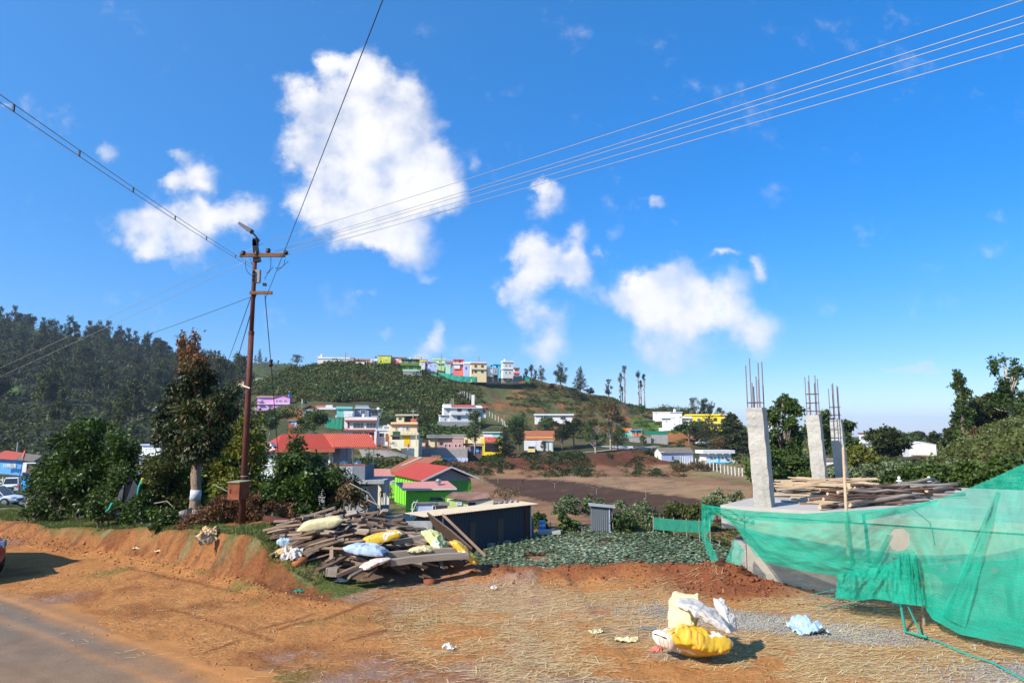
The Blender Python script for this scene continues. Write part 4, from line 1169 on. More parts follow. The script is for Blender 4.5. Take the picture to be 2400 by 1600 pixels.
# -- houses behind the hill's left shoulder
h=House('house','pale pink house with flat red-edged roof behind the red-tipped tree',541,901,330,4)
h.body(0,30,0,16,0,10,M['peach']); h.slab(0,30,0,16,10,1.4,M['redtrim'],over=2); h.win(3,3,8,5,nx=3,frame=M['dframe']); h.win(16,3,8,5,nx=3,frame=M['dframe'])
h=House('house','grey and mint house with flat roof right of the power pole on the far slope',588,899,318,10)
h.body(0,15,0,14,0,12,M['ltlime']); h.body(15,40,-2,16,0,11,M['mint'],name='side_wall'); h.slab(14,41,-3,17,11,3.5,M['grey'],over=1); h.win(20,3,10,5,y=-2,nx=4)
h=House('house','low grey-roofed house on the far slope with a red edge',626,889,330,4)
h.body(0,20,0,12,0,7,M['white_old']); h.slab(0,20,0,12,7,1.6,M['redtrim'],over=1); h.win(4,2,5,3)
h=House('house','pale yellow flat-roofed house on the far slope',641,881,350,3)
h.body(0,23,0,12,0,6,M['cream']); h.slab(0,23,0,12,6,1,M['white'],over=1); h.win(5,2,4,3); h.win(14,2,4,3)
h=House('house','tiny white house with a red roof high on the shoulder of the hill',669,878,345,6)
h.body(0,12,0,10,0,5.5,M['white']); h.gable(0,12,0,10,5.5,2.5,M['redroof2'],.8,gmat=M['white']); h.win(4,1.5,2.5,2.5)
h=House('house','white gabled house alone on the ridge above the forest',495,843,640,15)
h.body(0,20,0,14,0,9,M['white']); h.gable(0,20,0,14,9,5,M['redroof2'],1.2,axis='y',gmat=M['white']); h.win(3,4,5,3); h.win(12,4,5,3); h.slab(-1,21,-3,0,3.5,.7,M['white'],name='balcony')
# -- pink house and its neighbour
h=House('house','lilac pink two-storey house with white trim, outside stair and blue roof tank',602,963,236,10)
h.body(0,36,4,34,0,33,M['pink']); h.body(36,74,0,34,0,32,M['pink'],name='gable_block')
h.gable(36,74,0,34,32,6,M['redroof2'],2,axis='y',gmat=M['pink']); h.shed_roof(-2,38,2,36,33,37,1,M['tile'],name='side_roof'); h.slab(-1,40,-1,6,16,1.2,M['white'],name='ledge'); h.slab(34,78,-3,2,16,1.4,M['white'],name='porch_slab')
h.box('roof_trim',-2.5,38,.6,2.0,33,34.2,M['white'])
h.win(42,22,3.5,5,nx=1); h.win(48,22,7,5,nx=3); h.win(60,22,6,5); h.win(44,6,4,6); h.door(52,5,11,0,0,M['redshut']); h.win(6,22,6,5,y=4)
h.box('veranda_wall',0,9,-1,4,22,26,M['pink']); h.tank(70,16,34,3,8,M['tankb'])
st=MB()
for i in range(10): st.box(16+i*1.3,18.6+i*1.3,.5,3.6,16-i*1.6,17.6-i*1.6)
h.put('stair',st,M['white'])
rl=MB(); rl.tube([(16,.6,22),(31,.6,4)],.45,5); rl.tube([(16,.6,19),(31,.6,1.5)],.3,5); h.put('railing',rl,M['white'])
h=House('house','lower lilac pink house with white roof railing beside the power pole',566,984,214,6)
h.body(0,36,0,20,0,20,M['pink']); h.slab(0,36,0,20,20,2,M['redtrim'],over=1.5); h.win(5,9,4,7,nx=1); h.win(14,9,5,7)
rr=MB()
for z in (24,26.2,28.4): rr.box(0,36,0,.8,z,z+.8)
for x in range(0,37,6): rr.box(x,x+.7,-.1,.9,22,29)
h.put('roof_railing',rr,M['white'])
net_fence([(612,970,226),(660,968,228),(690,960,232)],8,M['netg'],'green net fence in front of the lilac pink house')
h=House('house','grey house with brown tiled gable and white flat wing, left of the turquoise house',709,975,205,8)
h.body(0,33,0,26,0,17,M['grey']); h.gable(0,33,0,26,17,9,M['tile'],3,axis='y',gmat=M['wooddoor']); h.body(33,74,4,28,0,16,M['greyblue'],name='wing_wall'); h.gable(28,62,10,34,18,8,M['tile'],1,axis='x',name='wing_roof'); h.slab(33,76,0,30,16,5,M['white'],name='roof_band'); h.box('stair_room',52,68,2,14,21,27,M['white'])
h.win(6,6,12,9,nx=2); h.win(54,2,13,13,y=4,nx=2); h.door(22,6,12,0,0,M['redshut']); h.door(40,6,12,0,4)
tw=MB()
for x in (-14,-5): tw.tube([(x,8,0),(x,8,28)],.6,5)
h=House('water_tower','black roof tank on a green steel stand behind the tiled grey house',707,960,214,0,'water tank')
h.posts([0,10],0,-6,13,M['netg'],.8); h.box('platform',-2,12,-2,6,13,14,M['netg']); h.tank(7,2,14,4,9,M['black']); h.box('pipe',-.6,.8,0,1,4,25,M['white'])
h=House('house','small turquoise flat-roofed house with stained parapet',789,977,190,12)
h.body(0,34,0,24,0,22,M['turq']); h.slab(-2,36,-3,26,19,6,M['turq'],label='stained turquoise roof band'); h.win(16,8,8,8)
h=House('house','grey-blue house with flat roof and a white tank in front, right of the turquoise one',832,977,192,8)
h.body(0,32,0,26,0,20,M['greyblue']); h.slab(-2,34,-3,28,20,2,M['white']); h.box('roof_block',0,31,0,20,22,28,M['greyblue']); h.body(32,58,3,26,0,18,M['greyblue'],name='wing_wall'); h.slab(32,64,-2,28,18,1.6,M['grey'],name='wing_roof')
h.win(12,6,13,11,nx=3); h.win(38,5,14,8,y=3,nx=3,frame=M['dframe']); h.tank(21,-8,-2,3.5,9); h.posts([60],2,0,18,M['white'])
# -- white shop building
h=House('shop_building','large white two-storey building with red ledges and a red shutter carrying a round white emblem',805,1036,150,4,'building')
h.body(0,77,0,46,0,28,M['white']); h.body(0,76,2,46,28,58,M['white'],name='upper_wall',down=0); h.box('stair_tower',-1,20,1.5,22,58,73,M['white'])
h.slab(-5,73,-8,0,26.5,3.4,M['redtrim'],name='ledge',label='red oxide ledge over the shop fronts'); h.slab(2,78,-6,2,49,3,M['redtrim'],name='ledge'); h.parapet(20,76,2,46,58,1.0,M['white'])
h.win(21,33.5,25,12.5,y=2,nx=3,nz=2,frame=M['steel']); h.win(51,33.5,24,12.5,y=2,nx=3,nz=2,frame=M['steel']); h.win(8,33.5,4,12.5,y=2,nx=1,pane=M['redshut'],frame=M['dframe']); h.win(9,61,9,7,y=1.5,nx=1,pane=M['white'])
h.box('shutter',49,71,-.7,.4,0,23,M['redshut'],label='dark red rolling shutter'); h.box('shutter',20,43,-.7,.4,0,23,M['darkgrey'],label='grey rolling shutter'); h.box('notice_board',43.5,48.5,-.8,.4,3,22,M['yellow']); h.box('corner_column',72,77.5,-7,0,-6,27,M['white']); h.door(2,6,20,0,0)
em=MB()
for i in range(20):
 a0,a1=i*.314159,(i+1)*.314159
 for r0,r1 in ((2.1,3.2),):
  em.add([(60+r0*math.cos(a0),-1.1,13.5+r0*math.sin(a0)),(60+r1*math.cos(a0),-1.1,13.5+r1*math.sin(a0)),(60+r1*math.cos(a1),-1.1,13.5+r1*math.sin(a1)),(60+r0*math.cos(a1),-1.1,13.5+r0*math.sin(a1))],[(0,1,2,3)])
em.add([(59.2,-1.1,16.4),(60.8,-1.1,16.4),(61.8,-1.1,18.2),(60.6,-1.1,18.4)],[(0,1,2,3)])
h.put('emblem',em,M['white'])
def text(name,body,parent,loc,size,mat,rot=(R(90),0,0)):
 c=bpy.data.curves.new(name,'FONT'); c.body=body; c.size=size; c.align_x='CENTER'; c.extrude=.004
 o=bpy.data.objects.new('lettering',c)
 COL.objects.link(o); o.parent=parent; o.location=loc; o.rotation_euler=rot
 c.materials.append(mat)
 dg=bpy.context.evaluated_depsgraph_get()
 me=bpy.data.meshes.new_from_object(o.evaluated_get(dg))
 bpy.data.objects.remove(o)
 o=bpy.data.objects.new('lettering',me); COL.objects.link(o); o.parent=parent; o.location=loc; o.rotation_euler=rot
 return o
text('shutter_text','vodafone',h.root,(60*h.u,-1.15*h.u,7.2*h.u),.36,M['white'])
h=House('small_shop','small white flat-roofed annexe with brown door between the shop building and the cream house',884,1035,151,3,'building')
h.body(0,30,0,24,0,27,M['white']); h.slab(-1,31,-2,25,26,2.5,M['white']);
bl=MB()
bl.box(-1,31,-2,-.8,36.5,38.5); bl.box(-1,31,-2,-.8,28.5,30)
for x in [-1+k*2 for k in range(17)]: bl.box(x,x+.9,-1.8,-1,30,36.5)
bl.box(12,16,-2.1,-.7,28.6,38.4); bl.box(27,31,-2.1,-.7,28.6,38.4)
h.put('balustrade',bl,M['white']); h.win(6,13,9,7,nx=2,pane=M['dframe'],frame=M['dframe']); h.door(19,6.5,18,1,0,mk('orange_brown_door',(.28,.09,.02))); h.box('meter_box',2,5,-2,0,13,18,M['steel'])
for i,x in enumerate((883,895,910)):
 b=P(x,1046,146); m=MB(); m.box(-.12,.12,-.12,.12,-1,1.9 if i !=2 else 2.2); tag(m.build('gate_post',M['redtrim'],loc=b),['left','middle','right'][i]+' rusty red post of the three in front of the white annexe','post')
h=House('house','cream two-storey house with orange ledge, balcony banner and yellow shutter',912,1042,150,3)
h.body(0,68,6,44,0,28,M['palecream']); h.body(0,64,8,44,28,48,M['cream'],name='upper_wall',down=0); h.slab(0,66,3,46,46,2.6,M['redtrim'],name='ledge'); h.box('roof_band',2,65,5,46,48.6,53,M['cream'])
h.box('balcony',0,66,-2,0,24,31.5,M['cream']); h.slab(0,66,-2,8,22.8,1.4,M['cream'],name='balcony_floor')
h.win(12,33,6,10,y=8,nx=2); h.win(37,33,9,10,y=8,nx=3); h.door(24,6,13,29,8,M['glass']); h.box('door_surround',22.8,31,7.4,8,28.6,43.6,M['white'])
h.box('banner',8,25,-2.6,-2,23.5,31.5,mk('green_black_banner',(.03,.09,.05),var=.6,scale=6));
for x in (29,39,49,58): h.box('balcony_opening',x,x+4,-2.4,-2,26,29,M['white'])
h.box('shutter',29,48,5.3,6.4,-2,22,M['shutter'],label='bright yellow rolling shutter'); h.win(6,10,18,9,y=6,nx=4,frame=M['dframe']); h.posts([1,63],-1.5,-3,23,M['cream'],2.2)
h.box('compound_wall',6,36,-10,-8.5,-8,12,M['palecream']); h.box('side_stair',-5,2,0,6,28,32,M['cream']); h.tank(-4,12,42,2.6,6,M['tankw'])
h=House('tea_shack','low open shack with tan roof among shrubs above the cream house',929,987,178,0,'shack')
h.body(0,18,0,10,0,13,M['cream']); h.shed_roof(-3,52,-4,12,13,16,1,M['tin']); h.body(20,50,8,12,0,12,M['wooddoor'],name='back_wall'); h.box('counter',34,48,-4,2,-4,6,mk('orange_red_box',(.55,.12,.03))); h.posts([49],-3,-3,14,M['wood2']); h.win(5,4,7,4,frame=M['dframe'])
b=P(968,992,165); e=empty('utility_pole',b); tag(e,'grey utility pole standing above the cream house','utility pole'); m=MB(); m.tube([(0,0,-2),(0,0,3.4)],.11,6); m.build('pole_shaft',M['grey'],e); m=MB(); m.box(-.6,.6,-.05,.05,2.9,3.05); m.build('crossarm',M['grey'],e)
h=House('villa','big white two-storey villa with red tiled roof strips on the terraced slope',1032,988,214,12,'house')
h.body(22,96,0,40,0,32,M['white']); h.body(0,22,6,36,0,15,M['white'],name='side_room'); h.body(8,22,2,40,15,34,M['white'],name='upper_side',down=0)
h.shed_roof(6,100,-4,20,32,37.5,2,M['white'],name='roof_edge'); h.shed_roof(26,84,-3,22,35,40,1.2,M['redroof2']); h.shed_roof(88,112,-3,20,33,37,1.2,M['redroof2'],name='side_roof'); h.body(96,110,4,36,10,33,M['white'],name='right_wing',down=0)
h.slab(-2,24,3,36,15,1.5,M['white'],name='ledge'); h.box('balcony',24,60,-5,0,17,23,M['white']); h.slab(24,60,-5,0,16,1,M['white'],name='balcony_floor')
h.win(40,24,10,7,nx=3,frame=M['dframe']); h.win(66,24,8,7,nx=2,frame=M['dframe']); h.win(40,5,8,8,nx=2,frame=M['dframe']); h.win(66,5,8,7,nx=2,frame=M['dframe']); h.win(102,22,6,7,y=4,nx=2,frame=M['dframe']); h.win(10,3,4,6,y=6,nx=1)
h.box('stair_top',8,26,4,30,34,42,M['white']); h.put('roof_rods',MB().tube([(27,16,38),(27,16,57)],.35,4).tube([(30,16,38),(30,16,56)],.35,4).tube([(33,16,38),(33,16,57)],.35,4),M['whitew'])
h.box('garden_wall',-8,70,-14,-12.5,-10,0,M['grey'])
# -- pink building with its retaining wall
h=House('house','dusty pink old house with arched windows behind a weathered balustrade',1003,1056,158,2)
h.body(0,56,10,40,0,30,M['dustpink']); h.body(56,82,4,40,0,29,M['dustpink'],name='right_wall'); h.slab(-4,86,2,42,30,2,M['grey'],label='weathered grey roof slab')
bl=MB(); bl.box(-4,86,2,3,36,37.5)
for k in range(45): bl.box(-4+k*2,-3+k*2,2.2,3,32,36)
h.put('roof_balustrade',bl,M['grey'])
h.box('yellow_wall',2,22,9.2,10,0,28,M['cream']); h.door(15,5,20,2,9.2,M['wooddoor']); h.win(26,14,8,6,y=10,nx=3,frame=M['dframe'])
for x,y in ((38,10),(47,10),(62,4),(71,4)):
 fr=MB(); n=10; o=[]
 for k in range(n+1):
  a=math.pi*k/n; o.append((x+2.5-2.5*math.cos(a),14+2.6*math.sin(a)))
 poly=[(x,8)]+o+[(x+5,8)]
 fr.prism(poly,y-.8,y); w=h.put('window',fr,M['white'])
 poly2=[((a-x-2.5)*.68+x+2.5,(b-12)*.78+12) for a,b in poly]
 h.put('pane',MB().prism(poly2,y-1.0,y-.7),M['glass'],w)
bl=MB(); bl.box(-6,100,-4,-3,7,8.6); bl.box(-6,100,-4,-3,0,1.5)
for k in range(53): bl.box(-6+k*2,-5+k*2,-3.8,-3.1,1.5,7)
h.put('balustrade',bl,M['dustpink'])
h.box('steps_block',-36,-8,6,30,-4,18,M['peach'],label='stepped pale pink side wall')
m=House('retaining_wall','tall stained retaining wall with blue-white painted base under the pink house',989,1082,157,2,'wall')
m.box('upper_stones',0,106,3,22,-10,30,M['stonew']); m.box('painted_base',-1,107,1,3,-10,9,M['blue_and_shaded_wash'],label='blue-white limewashed base course'); m.box('left_pier',-6,-1,0,8,-6,54,M['white_old'])
h=House('shop_row','low yellow flat building behind the airy tree',1060,1046,172,2,'building')
h.body(0,74,0,30,0,26,M['cream']); h.slab(0,74,0,30,26,2.4,M['tin'],over=2); h.win(8,12,8,7); h.win(50,12,8,7); h.door(30,6,16)
h=House('tin_shack','brown tin-roofed shack with blue boards and a blue barrel beside the yellow building',1084,1062,160,2,'shack')
h.body(6,46,4,20,0,17,M['wooddoor']); h.shed_roof(0,50,-4,22,18,22,.9,M['asb']); h.box('blue_board',16,24,3,4,2,15,M['blue']); h.box('blue_board',30,38,3,4,3,13,M['blue']); h.posts([2,48],-2,-2,18,M['wood2'])
h=House('barrel','small blue barrel at the tin shack',1122,1063,157,0,'barrel'); h.tank(2,0,0,2.2,7,M['tankb'],'barrel_body')
h=House('shop','yellow-fronted shop with turquoise upper terrace and a colourful sign board',1128,1058,168,0,'shop')
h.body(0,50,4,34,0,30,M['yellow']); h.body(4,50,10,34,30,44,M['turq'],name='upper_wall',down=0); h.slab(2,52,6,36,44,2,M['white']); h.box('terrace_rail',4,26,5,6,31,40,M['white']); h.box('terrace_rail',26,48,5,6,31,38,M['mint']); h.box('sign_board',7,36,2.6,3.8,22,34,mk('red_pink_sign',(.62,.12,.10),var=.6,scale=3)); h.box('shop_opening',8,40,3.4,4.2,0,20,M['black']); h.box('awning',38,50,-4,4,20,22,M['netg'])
h=House('house','yellow-walled house with dark brown tiled roof and long white yard wall',1232,1050,186,2)
h.body(2,66,8,36,0,26,M['yellow']); h.gable(2,66,8,36,24,16,M['tile'],4); h.win(14,12,8,7,y=8); h.win(44,12,8,7,y=8); h.door(30,6,16,0,8)
h.box('yard_wall',-4,42,-6,-5,-6,18,M['white']); h.body(34,64,-2,8,0,17,M['white'],name='side_building'); h.slab(32,66,-5,10,17,1.5,M['white'],name='side_roof'); h.posts([50,62],-5,-4,17,M['netg'])
h=House('small_house','small red-tiled house behind the palm-green shrubs above the yellow-walled house',1238,1022,212,6)
h.body(0,30,0,16,0,8,M['white']); h.gable(0,30,0,16,8,5,M['tile'],1.5)
h=House('long_building','long white flat-roofed building half hidden by bushes on the terraced slope',1254,985,236,0,'building')
h.body(0,88,2,26,0,12,M['white_old']); h.slab(-2,92,-2,28,12,3.4,M['white']); h.win(60,4,8,5,y=2,nx=3); h.win(20,4,8,5,y=2,nx=3)
h=House('hut','small white hut on the terraced slope',1105,942,250,0,'hut'); h.body(0,7,0,6,0,17,M['white'])
# -- right hand end of the road
h=House('retaining_wall','rough stone retaining wall topped by orange chairs and a green screen',1476,1046,205,-4,'wall')
h.box('stones',0,50,0,20,-14,22,M['stonew']); h.box('stones',52,90,6,26,-10,27,M['stonew']); h.box('coping',-1,51,-1,1.2,22,23.5,M['grey'])
h.box('green_screen',30,90,8,8.6,27.3,36,M['netg'],label='dark green cloth screen along the wall top'); h.box('blue_awning',2,30,4,16,38,39.6,M['blue']); h.box('back_wall',0,30,16,17,23.5,38,M['turq'])
h.posts([1,15,29],4,23.5,38,M['grey'])
def cafe_chair(px,lab):
 b=P(px,1023.5,205.6); e=empty('chair',b)
 tag(e,lab,'chair','orange chairs on the wall terrace')
 s=MB().box(-.4,.4,-.3,.3,.35,.45); s.build('seat',MATS['orange_plastic'],e)
 MB().box(-.4,.4,.25,.32,.45,1.1).build('backrest',MATS['orange_plastic'],e)
 for x in (-.36,.3):
  for y in (-.28,.22): MB().box(x,x+.06,y,y+.06,0,.35).build('leg',MATS['orange_plastic'],e)
mk('orange_plastic',(.75,.20,.03),rough=.5,bump=0,var=.05)
for x,l in ((1484,'leftmost'),(1492,'second from left'),(1500,'middle'),(1509,'second from right'),(1518,'rightmost')): cafe_chair(x,l+' of five orange plastic chairs on the stone wall terrace')
h=House('restaurant','low orange-topped building behind the leafy roadside trees',1436,1046,222,0,'building')
h.body(0,48,0,24,0,34,M['turq']); h.box('roof_sign',2,46,-1,1,35,43,MATS['orange_plastic']); h.slab(0,48,0,24,34,1.2,M['grey'],over=2); h.win(8,12,10,9); h.win(28,12,10,9)
h=House('boundary_wall','white and blue painted wall along the valley road',1392,1056,193,-8,'wall')
h.box('wall',0,90,0,1.4,-6,10,M['blue_and_shaded_wash']); h.box('coping',-1,91,-.5,2,10,11,M['white'])
h=House('villa','white stepped house with round white roof tank on the slope left of the yellow building',1552,1000,232,-12,'house')
h.body(0,26,0,34,0,22,M['white']); h.slab(-6,28,-4,36,20,5,M['white'],label='deep white roof band'); h.body(20,46,-3,34,0,33,M['white'],name='tower_wall'); h.slab(18,48,-5,36,33,1.4,M['white'],name='tower_roof'); h.body(42,62,2,34,0,20,M['palecream'],name='right_wall'); h.slab(40,68,-3,36,20,4.5,M['white'],name='right_roof')
h.tank(30,12,34.4,3.2,8); h.win(8,11,4,4); h.win(26,4,4,4,y=-3); h.win(38,12,2.4,2.4,y=-3,nx=1); h.win(50,10,6,6,y=2)
h.box('terrace_wall',-8,10,-10,-8,-14,-2,M['white_old']); h.box('terrace_wall',10,40,-10,-8,-10,-2,M['white_old'])
h=House('cottage','small white flat house above the tea slope, left of the white villa',1530,972,262,-14)
h.body(0,40,0,14,0,6,M['white']); h.slab(0,40,0,14,6,1.4,M['white_old'],over=1); h.win(6,2,4,3)
h=House('building','long bright yellow two-storey building with small red roof, half hidden by trees',1610,1010,244,-6)
h.body(0,112,0,34,0,36,M['yellow']); h.slab(0,112,-4,34,17,1.6,M['white'],name='ledge'); h.slab(0,112,0,34,36,1.4,M['yellow'],over=2); h.parapet(0,112,0,34,37.4,2.4,M['yellow']); h.gable(78,98,-3,14,37,5,M['redroof'],1,axis='y',gmat=M['white'])
for x in (6,24,42,62,82,100):
 h.win(x,23,8,8,nx=3,frame=M['dframe'] if x==62 else None); h.win(x,5,8,8,nx=2,frame=M['dframe'])
h=House('house','yellow and white house end just beside the tall concrete column',1718,1000,250,-6)
h.body(0,16,0,14,0,14,M['peach']); h.slab(0,16,0,14,14,1.4,M['yellow'],over=1.5); h.win(4,5,4,4)
# -- whitewashed shed and toilet block
h=House('shed_house','old whitewashed gabled shed with brown asbestos roof at the edge of the ploughed field',1551,1086,171,-22,'house')
h.root.rotation_euler.z=R(17)
h.body(0,84,0,34,0,25,M['blue_and_shaded_wash'])  # white long side in shade: its bluish shade is put into the wall colour
h.box('end_wall',-.6,0,0,34,-8,25,M['white_old'],label='whitewashed gable end, stained orange at the foot')
h.gable(-.6,84,0,34,25,11,M['asb'],2.5,gmat=M['white_old'])
h.shed_roof(-3.2,8,-2.8,2,25.2,27,.5,M['tin'],name='roof_patch')
h.win(26,9,5,8,nx=2,frame=M['wood2']); h.win(46,9,5,8,nx=2,frame=M['wood2']); h.win(14,9,5,8,y=-.6,side='l',nx=2,frame=M['wood2'])
h=House('toilet_block','white flat-roofed toilet block with blue door and shutters on the grass',1655,1084,170,10,'building')
h.body(0,64,0,34,0,22,M['white']); h.slab(-10,70,-7,36,21.5,7.5,M['white'],label='deep white roof slab'); h.box('step',2,66,-5,0,-3,1.2,M['cyan'],label='blue painted plinth step')
for x in (10,48): h.win(x,8,5.5,7,nx=1,pane=M['blue'],frame=M['cyan'])
h.door(30,4,16,1,0,M['cyan'])
for x,mt in ((20,'netg'),(39,'redshut')):
 h.put('painted_sign',MB().add([(x,-.3,8.5),(x+5,-.3,8.5),(x+4.2,-.3,12),(x+2.5,-.3,14),(x+.8,-.3,12)],[(0,1,2,3,4)]),M[mt])
for x in (2,20,38,56): h.box('beam_end',x,x+2.5,-7.6,-1,19.6,21.5,M['white'])
h.box('side_wall',66,78,-2,4,-2,6,M['white'])
def fence_line(name,label,pts,n,hgt,mat,t=.07,wires=3,cat='fence'):
 P3=[P(*p) for p in pts]
 e=empty(name,P3[0]); tag(e,label,cat); o0=P3[0]
 xs=[i/(n-1)*(len(pts)-1) for i in range(n)]
 tops=[]
 rs=random.Random(n)
 for q in xs:
  i=min(int(q),len(pts)-2); p=P3[i].lerp(P3[i+1],q-i)-o0
  a=MB(); lx=rs.uniform(-.05,.05)
  a.hexa([(p.x-t,p.y-t,p.z-.6),(p.x+t,p.y-t,p.z-.6),(p.x+t,p.y+t,p.z-.6),(p.x-t,p.y+t,p.z-.6),(p.x-t+lx,p.y-t,p.z+hgt),(p.x+t+lx,p.y-t,p.z+hgt),(p.x+t+lx,p.y+t,p.z+hgt),(p.x-t+lx,p.y+t,p.z+hgt)])
  a.build('post',mat,e); tops.append(p)
 for k in range(wires):
  w=MB(); w.tube([tp+Vector((0,-t,hgt*(.3+.3*k))) for tp in tops],.012,3); w.build('fence_wire',M['wire'],e)
 return e
fence_line('post_fence','line of pale concrete posts and wire beside the white shed and field',[(1594,1079,163),(1620,1083,160),(1660,1093,152),(1700,1104,143),(1740,1110,139)],20,1.15,M['white_old'],.08)
fence_line('post_fence','white post fence climbing the red path beside the white villa',[(1147,972,232),(1175,988,222),(1189,1002,214)],9,1.2,M['white_old'],.09)
fence_line('post_fence','posts and wire stepping up the terraced hill below the cream hilltop house',[(1072,930,262),(1085,925,264),(1108,935,258)],8,1.6,M['white_old'],.08)
# -- red-roofed house in the valley, left (about 60 m away)
h=House('house','house with bright red sheet roofs on thin posts above a grey terrace wall',640,1130,64,0,'house')
U=h.u
def hp(x,y,z): return (x*U,y*U,z*U)
h.body(-10,150,20,130,-60,76,M['grey']); h.body(148,222,0,120,-66,-8,M['grey'],name='lower_wall')
h.box('terrace_wall',128,215,-8,-5,6,40,mk('grey_blue_render',(.17,.18,.21),var=.1)); h.box('terrace_rail',128,216,-9,-4,40,42.5,M['redtrim']); h.box('terrace_side',212,215,-5,100,6,40,MATS['grey_blue_render'])
h.box('terrace_slab',110,262,-20,130,-2,6,M['grey'],label='grey projecting concrete slab')
fr=MB()
for x0 in (154,172):
 fr.box(x0,x0+14,-9.4,-8.1,20,21.2); fr.box(x0,x0+14,-9.4,-8.1,34,35.2); fr.box(x0,x0+1.2,-9.4,-8.1,21.2,34); fr.box(x0+12.8,x0+14,-9.4,-8.1,21.2,34)
 fr.tube([(x0+1,-8.8,21.5),(x0+13,-8.8,33.8)],.5,4); fr.tube([(x0+13,-8.8,21.5),(x0+1,-8.8,33.8)],.5,4)
h.put('screen_frame',fr,M['white'])
corr(hp(140,-14,80),hp(244,-14,80),hp(201,96,111),hp(85,96,111),21,.10,'canopy_roof',M['redroof2'],h.root,thick=.03)
rt=MB()
for k in range(13):
 f0,f1=k/13,(k+1)/13
 L0,L1=18+(-30+10)*f0,18+(-20)*f1
 xa0,xa1=10-28*f0,10-28*f1; xb0,xb1=146-56*f0,146-56*f1
 y0,y1=-18+114*f0,-18+114*f1; z0,z1=76+34*f0,76+34*f1
 t=MB(); t.hexa([(xa0,y0,z0),(xb0,y0,z0),(xb1,y1,z1),(xa1,y1,z1),(xa0,y0,z0+3.6),(xb0,y0,z0+3.6),(xb1,y1,z1+1.2),(xa1,y1,z1+1.2)])
 h.put('roof_tile_course',t,M['redroof'])
gb=MB(); gb.add([(-30,-10,62),(10,-18,76),(-18,96,110),(-62,60,74)],[(0,1,2,3)]); gb.add([(-30,-10,60),(10,-18,74),(-18,96,108),(-62,60,72)],[(3,2,1,0)])
h.put('side_roof',gb,M['redroof'])
gw=MB(); gw.prism([(-28,-40),(6,-40),(6,74),(-10,92),(-28,70)],-4,20); h.put('gable_wall',gw,M['white'])
tr=MB(); tr.tube([(-34,-8,62),(-12,-10,92),(8,-20,76)],1.3,4); h.put('barge_board',tr,M['white'])
h.box('fascia',8,146,-19,-17,70,77,M['redtrim'])
h.posts([140,186,234],-10,41,80,M['darkgrey'],1.4); h.posts([150,205],80,6,104,M['darkgrey'],1.4)
h.box('pent_room',128,132,-4,60,42,72,M['palecream'])
for x,y in ((158,20),(190,24)):
 h.put('roof_tank',MB().lathe([(8,0),(9.5,1.5),(9.5,5),(8,6.5),(4,7),(4,8.5),(.1,8.6)],14,(x,y,41)),M['tankw'])
h.win(158,-46,14,22,nx=2,frame=M['frame']); h.box('pale_panel',148.5,160,-1,0,-48,-30,M['blue_and_shaded_wash'])
# -- green hall complex (about 75 m away)
h=House('community_hall','long bright green hall with big red sheet roof and white-edged gable facing right',997,1191.5,79.85,25,'building')
U=h.u
h.body(0,112,0,248,-6,62,M['green_d'],name='gable_end',down=2,label='weathered green and grey end wall')
h.box('left_wall',-5,0,2,248,-6,62,M['green'],label='bright green side wall')
h.box('pilaster',106,113,-2,0,-6,60,M['green'])
gb=MB(); gb.prism([(0,62),(112,62),(112,66),(60,88),(0,66)],.5,6); h.put('gable_wall',gb,M['grey'],label='grey cement gable')
rid0,rid1=(60,-14,95),(-10,160,128)
corr(hp(-6,-14,68),hp(60,-14,93),hp(60,150,93),hp(-48,150,60),1,.0,'roof_under',M['redroof'],h.root)
bpy.data.objects.remove(bpy.data.objects['roof_under'])
corr((0-14*U,-14*U,64*U),(-14*U,262*U,64*U),(58*U,262*U,94*U),(58*U,-14*U,94*U),48,.03,'roof',M['redroof'],h.root,thick=.05)
o=bpy.data.objects['roof'] if False else None
corr((58*U,-14*U,94*U),(58*U,262*U,94*U),(126*U,262*U,66*U),(126*U,-14*U,66*U),48,.03,'roof_far_side',M['redroof'],h.root,thick=.05)
for a,b in (((-15,-15,63.5),(58,-15,94)),((58,-15,94),(128,-15,65))):
 m=MB(); v=Vector(b)-Vector(a)
 m.hexa([(a[0],a[1]-1.2,a[2]-1.8),(b[0],b[1]-1.2,b[2]-1.8),(b[0],b[1],b[2]-1.8),(a[0],a[1],a[2]-1.8),(a[0],a[1]-1.2,a[2]+2.2),(b[0],b[1]-1.2,b[2]+2.2),(b[0],b[1],b[2]+2.2),(a[0],a[1],a[2]+2.2)])
 h.put('barge_board',m,M['white'])
for k in range(10):
 y=20+k*23
 h.win(y,28,10,18,y=5,side='l',nx=2,frame=mk('orange_trim',(.50,.13,.02)),pane=M['ltlime'])
 h.box('column',-8,-5,y-7,y-4,-6,62,MATS['orange_trim'] if k==0 else M['green'])
h.box('red_door_panel',-6.4,-5,6,14,-4,44,MATS['orange_trim'])
h=House('old_hall','old building with mottled clay tile roof and skylight strip behind the green hall',906,1150,100,0,'building')
h.body(0,66,0,60,0,44,M['green'])
c0=MB(); c0.hexa([(-8,-4,42),(62,-4,42),(120,62,74),(48,62,74),(-8,-4,43.5),(62,-4,43.5),(120,62,75.5),(48,62,75.5)]); h.put('roof',c0,M['tile'])
c1=MB(); c1.hexa([(28,24,55.9),(33,24,55.9),(76,58,74),(68,58,74),(28,24,57.6),(33,24,57.6),(76,58,75.7),(68,58,75.7)]); h.put('skylight',c1,M['tin'])
h.win(10,16,8,14); h.door(30,10,28)
h=House('veranda','open veranda with faded pink sheet roof on white posts beside the grey terrace',856,1196,72,0,'canopy')
U=h.u
